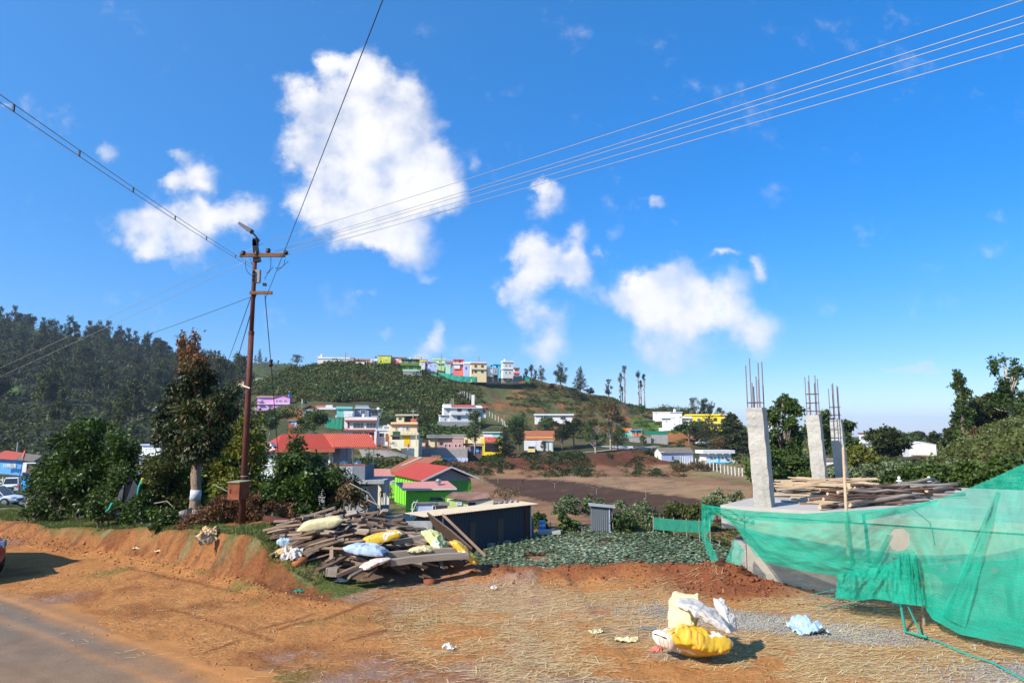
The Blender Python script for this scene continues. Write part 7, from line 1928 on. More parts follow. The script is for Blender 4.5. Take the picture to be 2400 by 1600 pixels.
V=[P(x,y,17.7+.3*(1200-y)/90)-o for x,y in q]; m.add(V,[tuple(range(6))]); m.build('net_sheet',mk('black_netting',(.012,.012,.013),rough=1,spec=0,var=.5,scale=9,bump=.6),e)
for k in range(13):
 t=k/12; a_=V[1].lerp(V[2],t) if t<.5 else V[2].lerp(V[3],t); b_=V[0].lerp(V[5],t); MB().tube([a_+Vector((0,-.02,0)),(a_+b_)/2+Vector((.02,-.05,-.02)),b_+Vector((0,-.03,0))],.009,3).build('net_cord',M['darkgrey'],e)
for (pp,mt,lb) in (([(334,1122),(326,1140),(322,1158)],'netc','upper turquoise rag tied to the netting'),([(264,1178),(256,1192),(248,1198)],'netc','lower turquoise rag at the foot of the netting'),([(335,1120),(331,1133)],'shutter','yellow strap end above the turquoise rag')):
 V=[P(x,y,17.2) for x,y in pp]; m=MB(); m.tube([p-V[0] for p in V],[.035,.03,.02][:len(V)],5); tag(m.build('rag',M[mt],loc=V[0]),lb,'rag')
rs=np.random.default_rng(12)
n=60000; t_=rs.uniform(-27,-10,n); nn=8.15+np.abs(rs.normal(size=n))*1.3
den=.57**2+.82**2; X=(.57*nn+.82*t_)/den; Y=(.82*nn-.57*t_)/den
k=(fbm(X,Y,.7,3,60)<.10) & (nn>bank_toe(t_)+.45) & (fbm(X,Y,2.5,3,66)>-.12); X,Y=X[k],Y[k]
pts=np.stack([X,Y,H(X,Y)-.01],1)
blades('bank_grass','short green grass along the top of the cut bank',pts,.075,LG['grass'],6,.008,.5)
n=9000; X=rs.uniform(-11,2,n); Y=rs.uniform(8.5,15,n); k=(fbm(X,Y,.9,4,55)>.17) & ((.57*X+.82*Y)>5.6); X,Y=X[k],Y[k]
blades('dirt_grass','thin patches of dry grass in the dirt',np.stack([X,Y,H(X,Y)],1),.04,LG['grass'],7,.006,.8)
# -- straw, clods and gravel
rs=np.random.default_rng(15)
def straw(n,region,seed,name,label,L0=.14):
 rs=np.random.default_rng(seed); X,Y=region(rs,n); n=len(X); Z=H(X,Y)+.012+rs.random(n)*.02
 a=rs.normal(size=n)*.55-.25+np.where(rs.random(n)<.12,rs.uniform(0,3,n),0); L_=L0*(.4+1.2*rs.random(n)); w=.0018+.0014*rs.random(n)
 dx,dy=np.cos(a)*L_/2,np.sin(a)*L_/2; nx,ny=-np.sin(a)*w,np.cos(a)*w
 x0,y0,x1,y1=X-dx,Y-dy,X+dx,Y+dy; z0=H(x0,y0)+.014; z1=H(x1,y1)+.014+rs.random(n)*.02
 V=np.stack([np.stack([x0+nx,y0+ny,z0],1),np.stack([x0-nx,y0-ny,z0],1),np.stack([x1-nx,y1-ny,z1],1),np.stack([x1+nx,y1+ny,z1],1)],1).reshape(-1,3)
 tag(link_mesh(name,np_mesh(name,V,np.arange(4*n).reshape(n,4),M['straw'],np.clip(.55+.25*rs.normal(size=n),0,1))),label=label,cat='straw',kind='stuff')
def reg1(rs,n):
 Y=6.6+6.6*rs.random(n)**1.2; u=rs.uniform(-.16,.95,n)-.1*rs.random(n)**3; X=u*Y
 k=(fbm(X,Y,.5,4,40)*.8+fbm(X,Y,2.5,4,41)+.12*rs.normal(size=n)>-.05) & ((.57*X+.82*Y)>6.0+rs.random(n)) & (Y<13.2-1.4*(u>.3))
 return X[k],Y[k]
def reg2(rs,n):
 Y=7+8*rs.random(n); u=rs.uniform(-.72,-.1,n); X=u*Y; nn=.57*X+.82*Y
 k=(nn>4.5) & (nn<7.8) & (fbm(X,Y,.8,4,43)>.02); return X[k],Y[k]
straw(25000,reg1,16,'loose_straw','dry straw strewn over the orange dirt')
straw(1800,reg2,17,'scattered_straw','sparser straw bits near the road edge',.11)
def stones(name,label,X,Y,r,mat,seed,squash=.7):
 rs=np.random.default_rng(seed); n=len(X)
 ico=bmesh.new(); bmesh.ops.create_icosphere(ico,subdivisions=1,radius=1); bv=np.array([v.co[:] for v in ico.verts]); bf=np.array([[v.index for v in f.verts] for f in ico.faces]); ico.free()
 V=bv[None]*(1+.32*rs.normal(size=(n,len(bv),1)))*np.stack([r,r*rs.uniform(.6,1.1,n),r*squash],1)[:,None]
 a=rs.random(n)*6.28; c,s=np.cos(a)[:,None],np.sin(a)[:,None]
 V=np.stack([V[...,0]*c-V[...,1]*s,V[...,0]*s+V[...,1]*c,V[...,2]],-1)
 V+=np.stack([X,Y,H(X,Y)+r*.25],1)[:,None]
 Q=(bf[None]+(np.arange(n)*len(bv))[:,None,None]).reshape(-1,3)
 tag(link_mesh(name,np_mesh(name,V.reshape(-1,3),Q,mat)),label=label,cat='stones',kind='stuff')
n=5200; u=rs.uniform(-.33,.37,n); ye=np.interp(u,_eu,_ey); Y=ye-np.abs(rs.normal(size=n))*.75+.2; X=u*Y; r=.006+.026*rs.random(n)**5+.04*(rs.random(n)<.008)
stones('berm_clods','clods of red soil along the loose berm',X,Y,r,M['clod_d'],18)
n=2600; Y=7+8*rs.random(n); u=rs.uniform(-.75,.6,n); X=u*Y; nn=.57*X+.82*Y; k=nn>4.3; X,Y=X[k],Y[k]; stones('dirt_clods','small clods and pebbles on the orange dirt',X,Y,.004+.018*rs.random(len(X))**5,M['clod'],19)
t_=rs.uniform(-26,-9,2600); nn=bank_toe(t_)+rs.normal(size=2600)*.22-.1; X=(.57*nn+.82*t_)/den; Y=(.82*nn-.57*t_)/den; stones('toe_clods','fallen crumbs of soil at the foot of the bank',X,Y,.006+.028*rs.random(2600)**6,M['clod'],20)
n=900; X=4.1+rs.normal(size=n)*.7; Y=12.7+rs.normal(size=n)*.55; stones('heap_clods','dark clods on the heap of dug soil',X,Y,.007+.045*rs.random(n)**6,M['clod_d'],21)
n=9000; X=rs.normal(size=n)*.9+3.7; Y=10.4-(X-3.9)*.45+rs.normal(size=n)*.28; k=rs.random(n)<.75; X[~k]=6.2+rs.normal(size=(~k).sum())*.8; Y[~k]=8.2+rs.normal(size=(~k).sum())*.4
stones('gravel','grey crushed gravel spread in front of the green net',X,Y,.007+.012*rs.random(n)**2,M['gravel'],22)
# -- sacks and rags
def sack_mesh(L_,W_,H_,seed,crumple=.08,pinch=.55):
 nu,nv=64,48
 U,V_=np.meshgrid(np.linspace(0,1,nu),np.linspace(0,2*np.pi,nv,endpoint=False),indexing='ij')
 rs=np.random.default_rng(seed)
 e=np.clip(1-np.abs(2*U-1)**2.6,0,1)**pinch
 sq=lambda c: np.sign(c)*np.abs(c)**.6
 cy,cz=np.cos(V_),np.sin(V_)
 x=(U-.5)*L_*(1+.05*np.cos(V_*2)); y=sq(cy)*W_/2*(.72+.28*e); z=sq(cz)*H_/2*(.04+.96*e)
 X1,Y1=x/L_*5+seed,cy*1.6
 rid=lambda sc,sd,ax=1.0: 1-2*np.abs(fbm(X1*ax,Y1+cz*.8,sc,3,sd))*2
 w=.55*rid(.8,seed+2,1.0)+.35*rid(1.7,seed+5,.6)+.08*rid(3.4,seed+7,1.2)-.5
 big=fbm(X1,Y1+cz,.55,2,seed+11)
 r=1+crumple*(1.6*w+3.0*big)
 y=y*(1+.4*(r-1))+.25*W_*big*crumple*6; z=z*r+H_*crumple*.8*w*(.3+.7*e)*np.sign(cz)
 z=np.maximum(z,-H_*.36)+.10*H_*np.sin(U*5+seed)
 x=x+.06*L_*fbm(V_,U*2,1.0,3,seed+2)
 Vv=np.stack([x.ravel(),y.ravel(),z.ravel()],1)
 idx=np.arange(nu*nv).reshape(nu,nv); i2=np.roll(idx,-1,1)
 Q=np.stack([idx[:-1],i2[:-1],i2[1:],idx[1:]],-1).reshape(-1,4)
 return np_mesh('sack',Vv,Q,smooth=True)
def sack(px,py,d,L_,W_,H_,rz,ry,mat,label,seed,name='sack',crumple=.08,rx=0,cat='sack'):
 me=sack_mesh(L_*1.04,W_,H_*.78,seed,crumple*1.15); o=link_mesh(name,me,None,[M[mat]]); o.location=P(px,py,d); o.rotation_euler=(R(rx),R(ry),R(rz))
 return tag(o,label,cat)
def rag(px,py,d,w,h_,mat,label,seed,rz=0,amp=.12,name='rag',cat='rag',tilt=0,ground=True,shape=None):
 n=26; U,V_=np.meshgrid(np.linspace(-.5,.5,n),np.linspace(-.5,.5,n),indexing='ij')
 rr=.8+.7*fbm(np.arctan2(V_,U)*1.2,U*0,1,3,seed)
 x=U*w*rr; y=V_*h_*rr
 z=np.abs(fbm(U*3+seed,V_*3,1.2,4,seed))*amp*2.6+amp*.7*np.clip(1-2.2*np.hypot(U,V_),0,1)+amp*.5*np.abs(fbm(U*9,V_*9,1.2,3,seed+5))
 idx=np.arange(n*n).reshape(n,n); Q=np.stack([idx[:-1,:-1],idx[1:,:-1],idx[1:,1:],idx[:-1,1:]],-1).reshape(-1,4)
 me=np_mesh(name,np.stack([x.ravel(),y.ravel(),z.ravel()],1),Q,M[mat],smooth=True)
 o=link_mesh(name,me); p=P(px,py,d)
 if ground: p=hit(px,py,d-3); p.z+=.01
 o.location=p; o.rotation_euler=(R(tilt),0,R(rz))
 return tag(o,label,cat)
# -- the timber pile
PC=Vector((-2.78,14.1,0))
def heap_z(x,y):
 q=((x-PC.x+.15)/1.9)**2+((y-PC.y)/1.2)**2
 return .50*max(0.0,1-q)**.65
rp=random.Random(31)
WM=['wood','wood2','wood3','wood','woodl2']
M['woodl2']=mk('pinkish_old_plank',(.25,.17,.125),var=.3,scale=2.2,bump=.5,stretch=(.5,6,6))
dirt_core=MB()
N_=24; vs=[]
for i in range(N_+1):
 for j in range(N_+1):
  x=PC.x-2.2+4.2*i/N_; y=PC.y-1.3+2.6*j/N_
  vs.append((x-PC.x,y-PC.y,heap_z(x,y)*.72-.10+h1(x,y)))
fs=[(i*(N_+1)+j,(i+1)*(N_+1)+j,(i+1)*(N_+1)+j+1,i*(N_+1)+j+1) for i in range(N_) for j in range(N_)]
dirt_core.add(vs,fs); o=dirt_core.build('rubble_core',M['wood3'],smooth=True,loc=(PC.x,PC.y,0)); tag(o,label='dark rubble and splinters inside the timber pile',cat='rubble',kind='stuff')
plank_meshes={}
def plank_mesh(L_,w,t,mat,seed):
 m=MB(); rs=random.Random(seed); n=4; b=0; bend=rs.uniform(-.02,.02)*L_
 for i in range(n+1):
  x=-L_/2+L_*i/n; dz=bend*(1-(2*i/n-1)**2); sk=(rs.uniform(-.3,.3)*w if i in (0,n) else 0)
  ww=w*(1+rs.uniform(-.06,.06))
  m.v+=[(x+sk,-ww/2,dz-t/2),(x-sk,ww/2,dz-t/2),(x-sk,ww/2,dz+t/2),(x+sk,-ww/2,dz+t/2)]
 for i in range(n):
  a=i*4
  for k in range(4): m.f.append((a+k,a+4+k,a+4+(k+1) % 4,a+(k+1) % 4)); m.m.append(0)
 m.f.append((0,1,2,3)); m.m.append(0); a=n*4; m.f.append((a+3,a+2,a+1,a)); m.m.append(0)
 me=m.mesh('plank'); me.materials.append(M[mat]); return me
pm=[plank_mesh(rp.choice([.25,.35,.45,.6,.8,1.0,1.2])*rp.uniform(.85,1.1),rp.uniform(.05,.13),rp.uniform(.02,.06),WM[i % 5],i) for i in range(34)]
cnt=0
while cnt<298:
 a=rp.uniform(0,6.28); q=math.sqrt(rp.random())*1.02
 x=PC.x-.15+1.55*q*math.cos(a); y=PC.y+1.05*q*math.sin(a)
 z=h1(x,y)+heap_z(x,y)*rp.uniform(.72,1.06)+.03
 me=pm[rp.randrange(len(pm))]
 o=bpy.data.objects.new('scrap_plank',me); COL.objects.link(o); o.location=(x,y,z)
 gx=(heap_z(x+.1,y)-heap_z(x-.1,y))/.2; gy=(heap_z(x,y+.1)-heap_z(x,y-.1))/.2
 yaw=rp.gauss(.05,.38)+(rp.uniform(.6,2.4) if rp.random()<.15 else 0)
 sl_=max(-.5,min(.5,gx*math.cos(yaw)+gy*math.sin(yaw)))
 o.rotation_euler=(rp.gauss(0,.3)-gy*.4,-math.atan(sl_)+rp.gauss(0,.10),yaw)
 tag(o,'weathered grey-brown scrap plank lying in the timber pile','plank','scrap planks in the timber pile'); cnt+=1
def bar(a,b,w,t,mat,label,roll=0,name='plank',cat='plank'):
 a,b=P(*a),P(*b); c=(a+b)/2; v=b-a; me=plank_mesh(v.length,w,t,mat,int(v.length*100))
 o=bpy.data.objects.new(name,me); COL.objects.link(o); o.location=c
 q=v.to_track_quat('X','Z'); o.rotation_mode='QUATERNION'; from mathutils import Quaternion
 o.rotation_quaternion=q @ Quaternion((1,0,0),roll)
 return tag(o,label,cat)
bar((912,1318,12.9),(1094,1301,13.3),.16,.11,'wood2','lower of two long square beams at the right front of the timber pile',name='timber',cat='timber')
bar((905,1301,13.2),(1090,1290,13.6),.15,.11,'wood2','upper of two long square beams at the right front of the timber pile',name='timber',cat='timber')
bar((1012,1222,14.4),(1108,1300,13.7),.46,.03,'wood3','wide dark board propped up at the right end of the pile',-.9,name='board',cat='board')
bar((1040,1208,14.3),(1140,1305,13.6),.16,.05,'wood','narrow board lying along the right edge of the wide dark board',-.6,name='board',cat='board')
bar((738,1254,13.7),(775,1240,13.9),.14,.05,'wood2','short plank sloping under the cream sack')
bar((775,1250,13.6),(792,1236,13.7),.10,.04,'wood2','light plank under the right end of the cream sack')
bar((770,1216,14.4),(797,1197,14.6),.10,.05,'wood2','plank end sticking up behind the cream sack')
bar((920,1272,13.6),(1000,1253,13.8),.11,.08,'wood2','square plank pointing right in the middle of the pile')
bar((690,1303,13.0),(745,1287,13.1),.09,.05,'wood','plank jutting out at the left foot of the pile')
bar((742,1338,12.6),(805,1306,13.0),.12,.05,'wood3','plank pointing down left at the front of the pile')
bar((790,1348,12.6),(862,1318,12.9),.10,.06,'wood','long plank pointing down left at the pile front')
bar((818,1352,12.5),(870,1325,12.8),.22,.04,'wood2','wide light plank at the very front of the pile',-.5)
bar((858,1352,12.5),(882,1328,12.7),.09,.04,'wood3','short dark plank right of the wide front plank')
bar((762,1338,12.7),(792,1340,12.7),.20,.14,'wood2','short thick block with mossy face at the pile front',name='wood_block',cat='block')
bar((700,1268,13.5),(860,1262,13.7),.14,.04,'wood3','long dark plank lying level across the left of the pile')
bar((690,1282,13.3),(830,1285,13.4),.16,.03,'wood','wavy-edged dark board at the left of the pile')
bar((618,1213,15.0),(712,1228,14.6),.10,.09,'rust','dark rusty steel beam lying from the bank onto the pile',name='steel_bar',cat='steel bar')
bar((845,1256,14.3),(920,1240,14.5),.08,.04,'woodl','pale broken stick on the back of the pile')
bar((850,1225,14.7),(872,1240,14.5),.06,.04,'woodl','pale splintered stick end on top of the pile')
bar((705,1230,14.3),(740,1250,14.0),.10,.04,'wood3','dark plank left of the cream sack')
sack(752,1228,13.6,.80,.42,.30,12,-14,'polycream','full cream woven sack on top of the pile at the left',1)
sack(735,1222,14.15,.62,.36,.14,8,-8,'polybag','flat pale blue and white sack under the cream one',2,crumple=.12)
sack(897,1258,13.35,.72,.38,.26,8,-8,'sackyellow','yellow printed sack with red marks in the middle of the pile',3)
sack(858,1288,12.95,.72,.40,.26,-8,10,'polyblue','pale blue sack slumped on the front of the pile',4,crumple=.12)
sack(880,1318,12.75,.52,.30,.12,35,-14,'sackred','flattened yellow and white sack below the pale blue one',5,crumple=.16)
sack(1022,1268,13.75,.60,.36,.28,-25,38,'sackgreen','cream sack with green print leaning under the wide board',6,crumple=.12)
sack(1088,1292,13.45,.62,.26,.18,-15,34,'sackyellow','yellow sack squeezed against the narrow board',7,crumple=.12)
sack(672,1270,13.5,.36,.26,.22,20,0,'polybag','blue and white packet at the left end of the pile',8,crumple=.16)
sack(700,1262,13.7,.34,.22,.20,-10,5,'polywhite','crumpled white plastic at the left end of the pile',9,crumple=.2)
sack(668,1290,13.2,.30,.24,.16,0,0,'tancloth','tan packet below the blue packet',10,crumple=.18)
sack(985,1288,13.35,.44,.26,.14,5,0,'polycream','pale cloth bundle behind the two beams',11,crumple=.2)
rag(685,1302,13.0,.42,.34,'polywhite','dirty white rag hanging at the pile foot',1,10,.14,ground=False,tilt=35)
rag(655,1308,13.1,.16,.12,'lime_c' if 'lime_c' in M else 'ltgreen','small lime green wrapper left of the dirty rag',2,0,.05,cat='litter',name='litter')
rag(796,1364,12.6,.30,.16,'polywhite','white scrap lying in the grass before the pile',3,0,.06,cat='litter',name='litter')
rag(480,1262,14.2,.55,.42,'tancloth','tan rag snagged on the cut bank below the fern',4,60,.12,ground=False,tilt=45)
rag(490,1248,14.5,.36,.3,'tancloth','folded tan cloth above the snagged rag',5,20,.10,ground=False,tilt=30)
rag(600,1213,15.2,.30,.2,'palecream','pale scrap beside the foot of the pole',6,0,.06,cat='litter',name='litter')
rag(54,1180,19.5,.22,.3,'polycream','cream rag at the left stump',7,0,.1)
m=MB()
stones('pile_boulder','large lumpy orange soil clod at the left foot of the timber pile',np.array([P(700,1322,12.95).x]),np.array([12.95]),np.array([.17]),M['clod'],5,.9); o=bpy.data.objects['pile_boulder']; del o['kind']; o['category']='clod'
stones('soil_boulder','round soil clod right of the two beams',np.array([P(1008,1312,13.2).x]),np.array([13.2]),np.array([.12]),M['clod_d'],6,.9); o=bpy.data.objects['soil_boulder']; del o['kind']; o['category']='clod'
# -- sacks and litter in the foreground
sack(1636,1503,8.75,.70,.46,.40,8,14,'sackyellow','large yellow printed sack at the bottom of the roadside sack pile',21,crumple=.14,rx=-24)
sack(1584,1497,8.95,.52,.38,.36,30,16,'sackred','pinkish white printed sack at the left of the roadside sack pile',22,crumple=.12)
sack(1604,1434,9.15,.50,.34,.20,60,-52,'polycream','open cream sack standing at the back of the roadside sack pile',23,crumple=.14)
sack(1650,1438,8.85,.66,.44,.15,-18,24,'polywhite','crumpled dirty white sack draped over the top of the roadside sack pile',24,crumple=.22)
sack(1700,1440,9.0,.42,.16,.16,-60,52,'polywhite','white sack corner hanging at the right of the roadside sack pile',25,crumple=.2)
rag(1888,1478,9.6,.62,.62,'polybag','thin pale blue plastic bag lying on the gravel',11,10,.15,'plastic_bag','bag')
rag(1052,1523,8.8,.20,.11,'polywhite','small white crumpled litter on the orange dirt',12,-20,.07,'litter','litter')
rag(1158,1382,12.2,.16,.1,'polywhite','small white lump among the straw further back',13,0,.07,'litter','litter')
rag(1536,1526,8.8,.16,.13,'salmon','small pink scrap left of the roadside sacks',14,0,.05,'litter','litter')
rag(1398,1484,9.6,.30,.16,'polycream','pale yellow scrap left among the straw',15,40,.04,'litter','litter')
rag(1472,1502,9.2,.42,.24,'polycream','second pale yellow scrap nearer the sacks',16,0,.04,'litter','litter')
rag(1512,1474,9.5,.36,.16,'darkgrey','dark grey scrap beside the roadside sacks',17,0,.02,'litter','litter')
rag(700,1388,12.0,.22,.1,'netg','small green scrap on the dirt before the timber pile',18,0,.04,'litter','litter')
rag(372,1295,14.5,.24,.12,'polycream','pale dry husk at the foot of the bank',19,0,.05,'litter','litter')
rag(320,1290,15.0,.28,.1,'polycream','row of pale dry husks at the foot of the bank',20,0,.05,'litter','litter')
# -- unfinished slab building
SZ=1.40
sb=empty('unfinished_building',(4.0,13.4,0)); tag(sb,'unfinished concrete slab building with three bare columns behind the green net','building')
def sl_(p): return (p[0]-4.0,p[1]-13.4)
poly=[sl_(p) for p in ((4.0,13.4),(14,6.45),(19.5,11.6),(9.3,18.85),(6.85,17.1))]
MB().slab(poly[::1],SZ-.15,SZ).build('floor_slab',M['slabc'],sb)
dv=Vector((.82,-.57)).normalized(); nv=Vector((.57,.82)).normalized()
def wallbox(name,s0,s1,n0,n1,z0,z1,mat):
 q=[dv*s0+nv*n0,dv*s1+nv*n0,dv*s1+nv*n1,dv*s0+nv*n1]
 return MB().hexa([(p.x,p.y,z0) for p in q]+[(p.x,p.y,z1) for p in q]).build(name,mat,sb)
wallbox('front_wall',.45,12,.04,.30,-.6,SZ-.152,mk('grey_wall_concrete',(.30,.27,.23),var=.15,bump=.3,stain=.5,stain_col=(.42,.36,.28)))
wallbox('side_wall',.45,.65,.42,5.0,-3.2,SZ-.152,M['conc'])
wallbox('slab_lip',.0,.42,.02,.30,SZ-.42,SZ-.152,M['stonew'])
wallbox('rubble_footing',.15,.42,.1,.9,-.6,.75,M['stonew'])
for k in range(6):
 o=wallbox('shutter_plank',.02+k*.1,.10+k*.1,-.03,.5,SZ-.205-.012*k,SZ-.175-.012*k,M['wood2'])
def column(x,y,w,hh,bars,rings,lean,label):
 e=empty('column_base',(x-4.0,y-13.4,SZ),math.atan2(dv.y,dv.x)); e.parent=sb
 n=10; m=MB(); vv=[]
 for i in range(n+1):
  z=hh*i/n-.002*(i==0)+.002
  for sx,sy in ((-1,-1),(1,-1),(1,1),(-1,1)):
   j=(.006*math.sin(i*2.3+sx*2+sy)); m.v.append((sx*w/2+lean*z/hh+j,sy*w/2+j,z))
 for i in range(n):
  a=i*4
  for k in range(4): m.f.append((a+k,a+(k+1) % 4,a+4+(k+1) % 4,a+4+k)); m.m.append(0)
 m.f.append(tuple(n*4+k for k in range(4))); m.m.append(0)
 c=m.build('column',M['conc'],sb); c.matrix_parent_inverse=Matrix.Identity(4); c.location=e.location; c.rotation_euler=e.rotation_euler; bpy.data.objects.remove(e)
 c['label']=label
 for (bx,by,bh) in bars:
  q=MB(); q.tube([(bx*w+lean,by*w,hh-.3),(bx*w+lean*1.05,by*w,hh+bh)],.011,6); q.build('reinforcing_bar',M['rebar'],c)
 for z in rings:
  r_=.42*w; q=MB(); cc=[(-r_,-r_),(r_,-r_),(r_,r_),(-r_,r_),(-r_,-r_)]
  q.tube([(a+lean,b,hh+z) for a,b in cc],.008,5); q.build('tie_ring',M['rust'],c)
column(4.78,13.2,.31,1.85,[(-.4,-.38,.82),(-.34,.3,.98),(.36,-.38,.86),(.40,.34,.90),(-.05,-.4,.48),(.12,.38,.55),(-.18,.38,.42),(.2,-.38,.6)],[.10],-.08,'nearest tall column with eight bars')
column(7.55,17.0,.31,1.80,[(-.4,-.38,.95),(-.3,.3,.85),(-.1,-.38,.98),(.15,.35,.80),(.36,-.38,.98),(.4,.3,.9)],[.10,.30,.52],-.08,'middle column with three tie rings')
column(8.42,17.7,.28,1.70,[(-.4,-.38,.80),(-.2,.3,.92),(.0,-.38,.94),(.2,.35,.88),(.4,-.38,.84)],[.12,.32],-.07,'rearmost, thinnest column')
def on_slab(px,py):
 d=1.0
 p1=P(px,py,1.0); t=(SZ-EYE)/(p1.z-EYE); return Vector((p1.x*t,t,SZ))
rq=random.Random(5)
pmL=[plank_mesh(rq.uniform(1.1,2.1),rq.uniform(.09,.16),.025,'woodl',60+i) for i in range(10)]
for i in range(34):
 c=on_slab(rq.uniform(1895,1965),rq.uniform(1140,1160)); lay=rq.uniform(.02,.30)
 o=bpy.data.objects.new('sawn_plank',pmL[i % 10]); COL.objects.link(o); o.location=(c.x,c.y,SZ+lay*(1-abs(c.x-7.2)*.25)); o.rotation_euler=(rq.gauss(0,.1),rq.gauss(0,.05),rq.gauss(-.12,.22))
 tag(o,'pale sawn plank stacked on the concrete slab behind the pole','plank','pale planks stacked on the slab')
for i in range(7):
 c=on_slab(rq.uniform(1845,1985),rq.uniform(1165,1178))
 o=bpy.data.objects.new('sawn_plank',pmL[(i*3) % 10]); COL.objects.link(o); o.location=(c.x,c.y,SZ+.03); o.rotation_euler=(0,0,rq.gauss(-.25,.25))
 tag(o,'pale plank lying flat in front of the plank stack on the slab','plank','loose pale planks on the slab')
lm=[]
for i in range(8):
 L_=rq.uniform(1.5,2.9); r_=rq.uniform(.02,.05); m=MB(); n=6
 m.tube([(-L_/2+L_*k/n,.03*math.sin(k*1.7+i),.02*math.cos(k*2.1+i)) for k in range(n+1)],[r_*(1.1-.3*k/n) for k in range(n+1)],9,0,False)
 b0=len(m.v); m.f.append(tuple(range(9))[::-1]); m.m.append(1); m.f.append(tuple(range(b0-9,b0))); m.m.append(1)
 me=m.mesh('log'); me.materials.append(M['logb'] if i % 2 else M['wood2']); me.materials.append(M['endgrain']); me.polygons.foreach_set('material_index',m.m); me.polygons.foreach_set('use_smooth',[k==0 for k in m.m]); lm.append(me)
for i in range(44):
 t=rq.random(); c=on_slab(2015+150*t+rq.gauss(0,10),1185-34*t+rq.gauss(0,4)); z=rq.uniform(.05,.32)*(1-abs(t-.5)*.8)
 o=bpy.data.objects.new('log',lm[i % 8]); COL.objects.link(o); o.location=(c.x,c.y,SZ+z); o.rotation_euler=(0,rq.gauss(0,.04),rq.gauss(.42,.20))
 tag(o,'brown bark-covered log in the heap on the concrete slab','log','logs heaped on the slab')
A_=P(1976,1048,11.7); B_=P(1992,1372,11.5); m=MB(); m.tube([(0,0,0),(B_-A_)],[.022,.032],8); tag(m.build('bamboo_pole',M['woodl'],loc=A_),'thin pale wooden pole standing in front of the slab, holding the net','pole')
A_=P(2128,1184,10.9); B_=P(2195,1236,11.6); m=MB(); m.tube([(0,0,0),(B_-A_)],.008,5); tag(m.build('thin_cord',M['whitew'],loc=A_),'short white cord tied across the top edge of the net','cord')
# -- green shade net
def netmat(name,col,alpha,tr=.35):
 m=bpy.data.materials.new(name); m.use_nodes=True; N,L=m.node_tree.nodes,m.node_tree.links
 b=N['Principled BSDF']; out=N['Material Output']; b.inputs['Roughness'].default_value=.6; b.inputs['Specular IOR Level'].default_value=.2
 tc=N.new('ShaderNodeTexCoord'); nz=N.new('ShaderNodeTexNoise'); nz.inputs['Scale'].default_value=2.2; nz.inputs['Detail'].default_value=6; L.new(tc.outputs['Object'],nz.inputs['Vector'])
 r=N.new('ShaderNodeMapRange'); L.new(nz.outputs['Fac'],r.inputs[0]); r.inputs[1].default_value=.3; r.inputs[2].default_value=.7; r.inputs[3].default_value=.8; r.inputs[4].default_value=1.2
 mx=N.new('ShaderNodeMix'); mx.data_type='RGBA'; mx.blend_type='MULTIPLY'; mx.inputs['Factor'].default_value=1; mx.inputs['A'].default_value=(*col,1); L.new(r.outputs[0],mx.inputs['B']); L.new(mx.outputs['Result'],b.inputs['Base Color'])
 tl=N.new('ShaderNodeBsdfTranslucent'); L.new(mx.outputs['Result'],tl.inputs['Color'])
 m1=N.new('ShaderNodeMixShader'); m1.inputs[0].default_value=tr; L.new(b.outputs[0],m1.inputs[1]); L.new(tl.outputs[0],m1.inputs[2])
 tp=N.new('ShaderNodeBsdfTransparent')
 n2=N.new('ShaderNodeTexNoise'); n2.inputs['Scale'].default_value=160; n2.inputs['Detail'].default_value=1; L.new(tc.outputs['Object'],n2.inputs['Vector'])
 r2=N.new('ShaderNodeMapRange'); L.new(n2.outputs['Fac'],r2.inputs[0]); r2.inputs[1].default_value=.4; r2.inputs[2].default_value=.6; r2.inputs[3].default_value=max(0,alpha-.18); r2.inputs[4].default_value=min(1,alpha+.18)
 mp=N.new('ShaderNodeMapping'); mp.inputs['Scale'].default_value=(3,3,60); L.new(tc.outputs['Object'],mp.inputs[0])
 n4=N.new('ShaderNodeTexNoise'); n4.inputs['Scale'].default_value=1.0; n4.inputs['Detail'].default_value=3; L.new(mp.outputs[0],n4.inputs['Vector'])
 r4=N.new('ShaderNodeMapRange'); L.new(n4.outputs['Fac'],r4.inputs[0]); r4.inputs[1].default_value=.3; r4.inputs[2].default_value=.7; r4.inputs[3].default_value=-.13; r4.inputs[4].default_value=.13
 ad=N.new('ShaderNodeMath'); ad.operation='ADD'; ad.use_clamp=True; L.new(r2.outputs[0],ad.inputs[0]); L.new(r4.outputs[0],ad.inputs[1])
 m2=N.new('ShaderNodeMixShader'); L.new(ad.outputs[0],m2.inputs[0]); L.new(tp.outputs[0],m2.inputs[1]); L.new(m1.outputs[0],m2.inputs[2]); L.new(m2.outputs[0],out.inputs[0])
 return m
NM=netmat('green_shade_net',(.014,.40,.265),.61)
netroot=empty('shade_net',P(1990,1400,11.2)); tag(netroot,'long torn green shade net screening the unfinished slab at the right','net')
NO=netroot.location.copy()
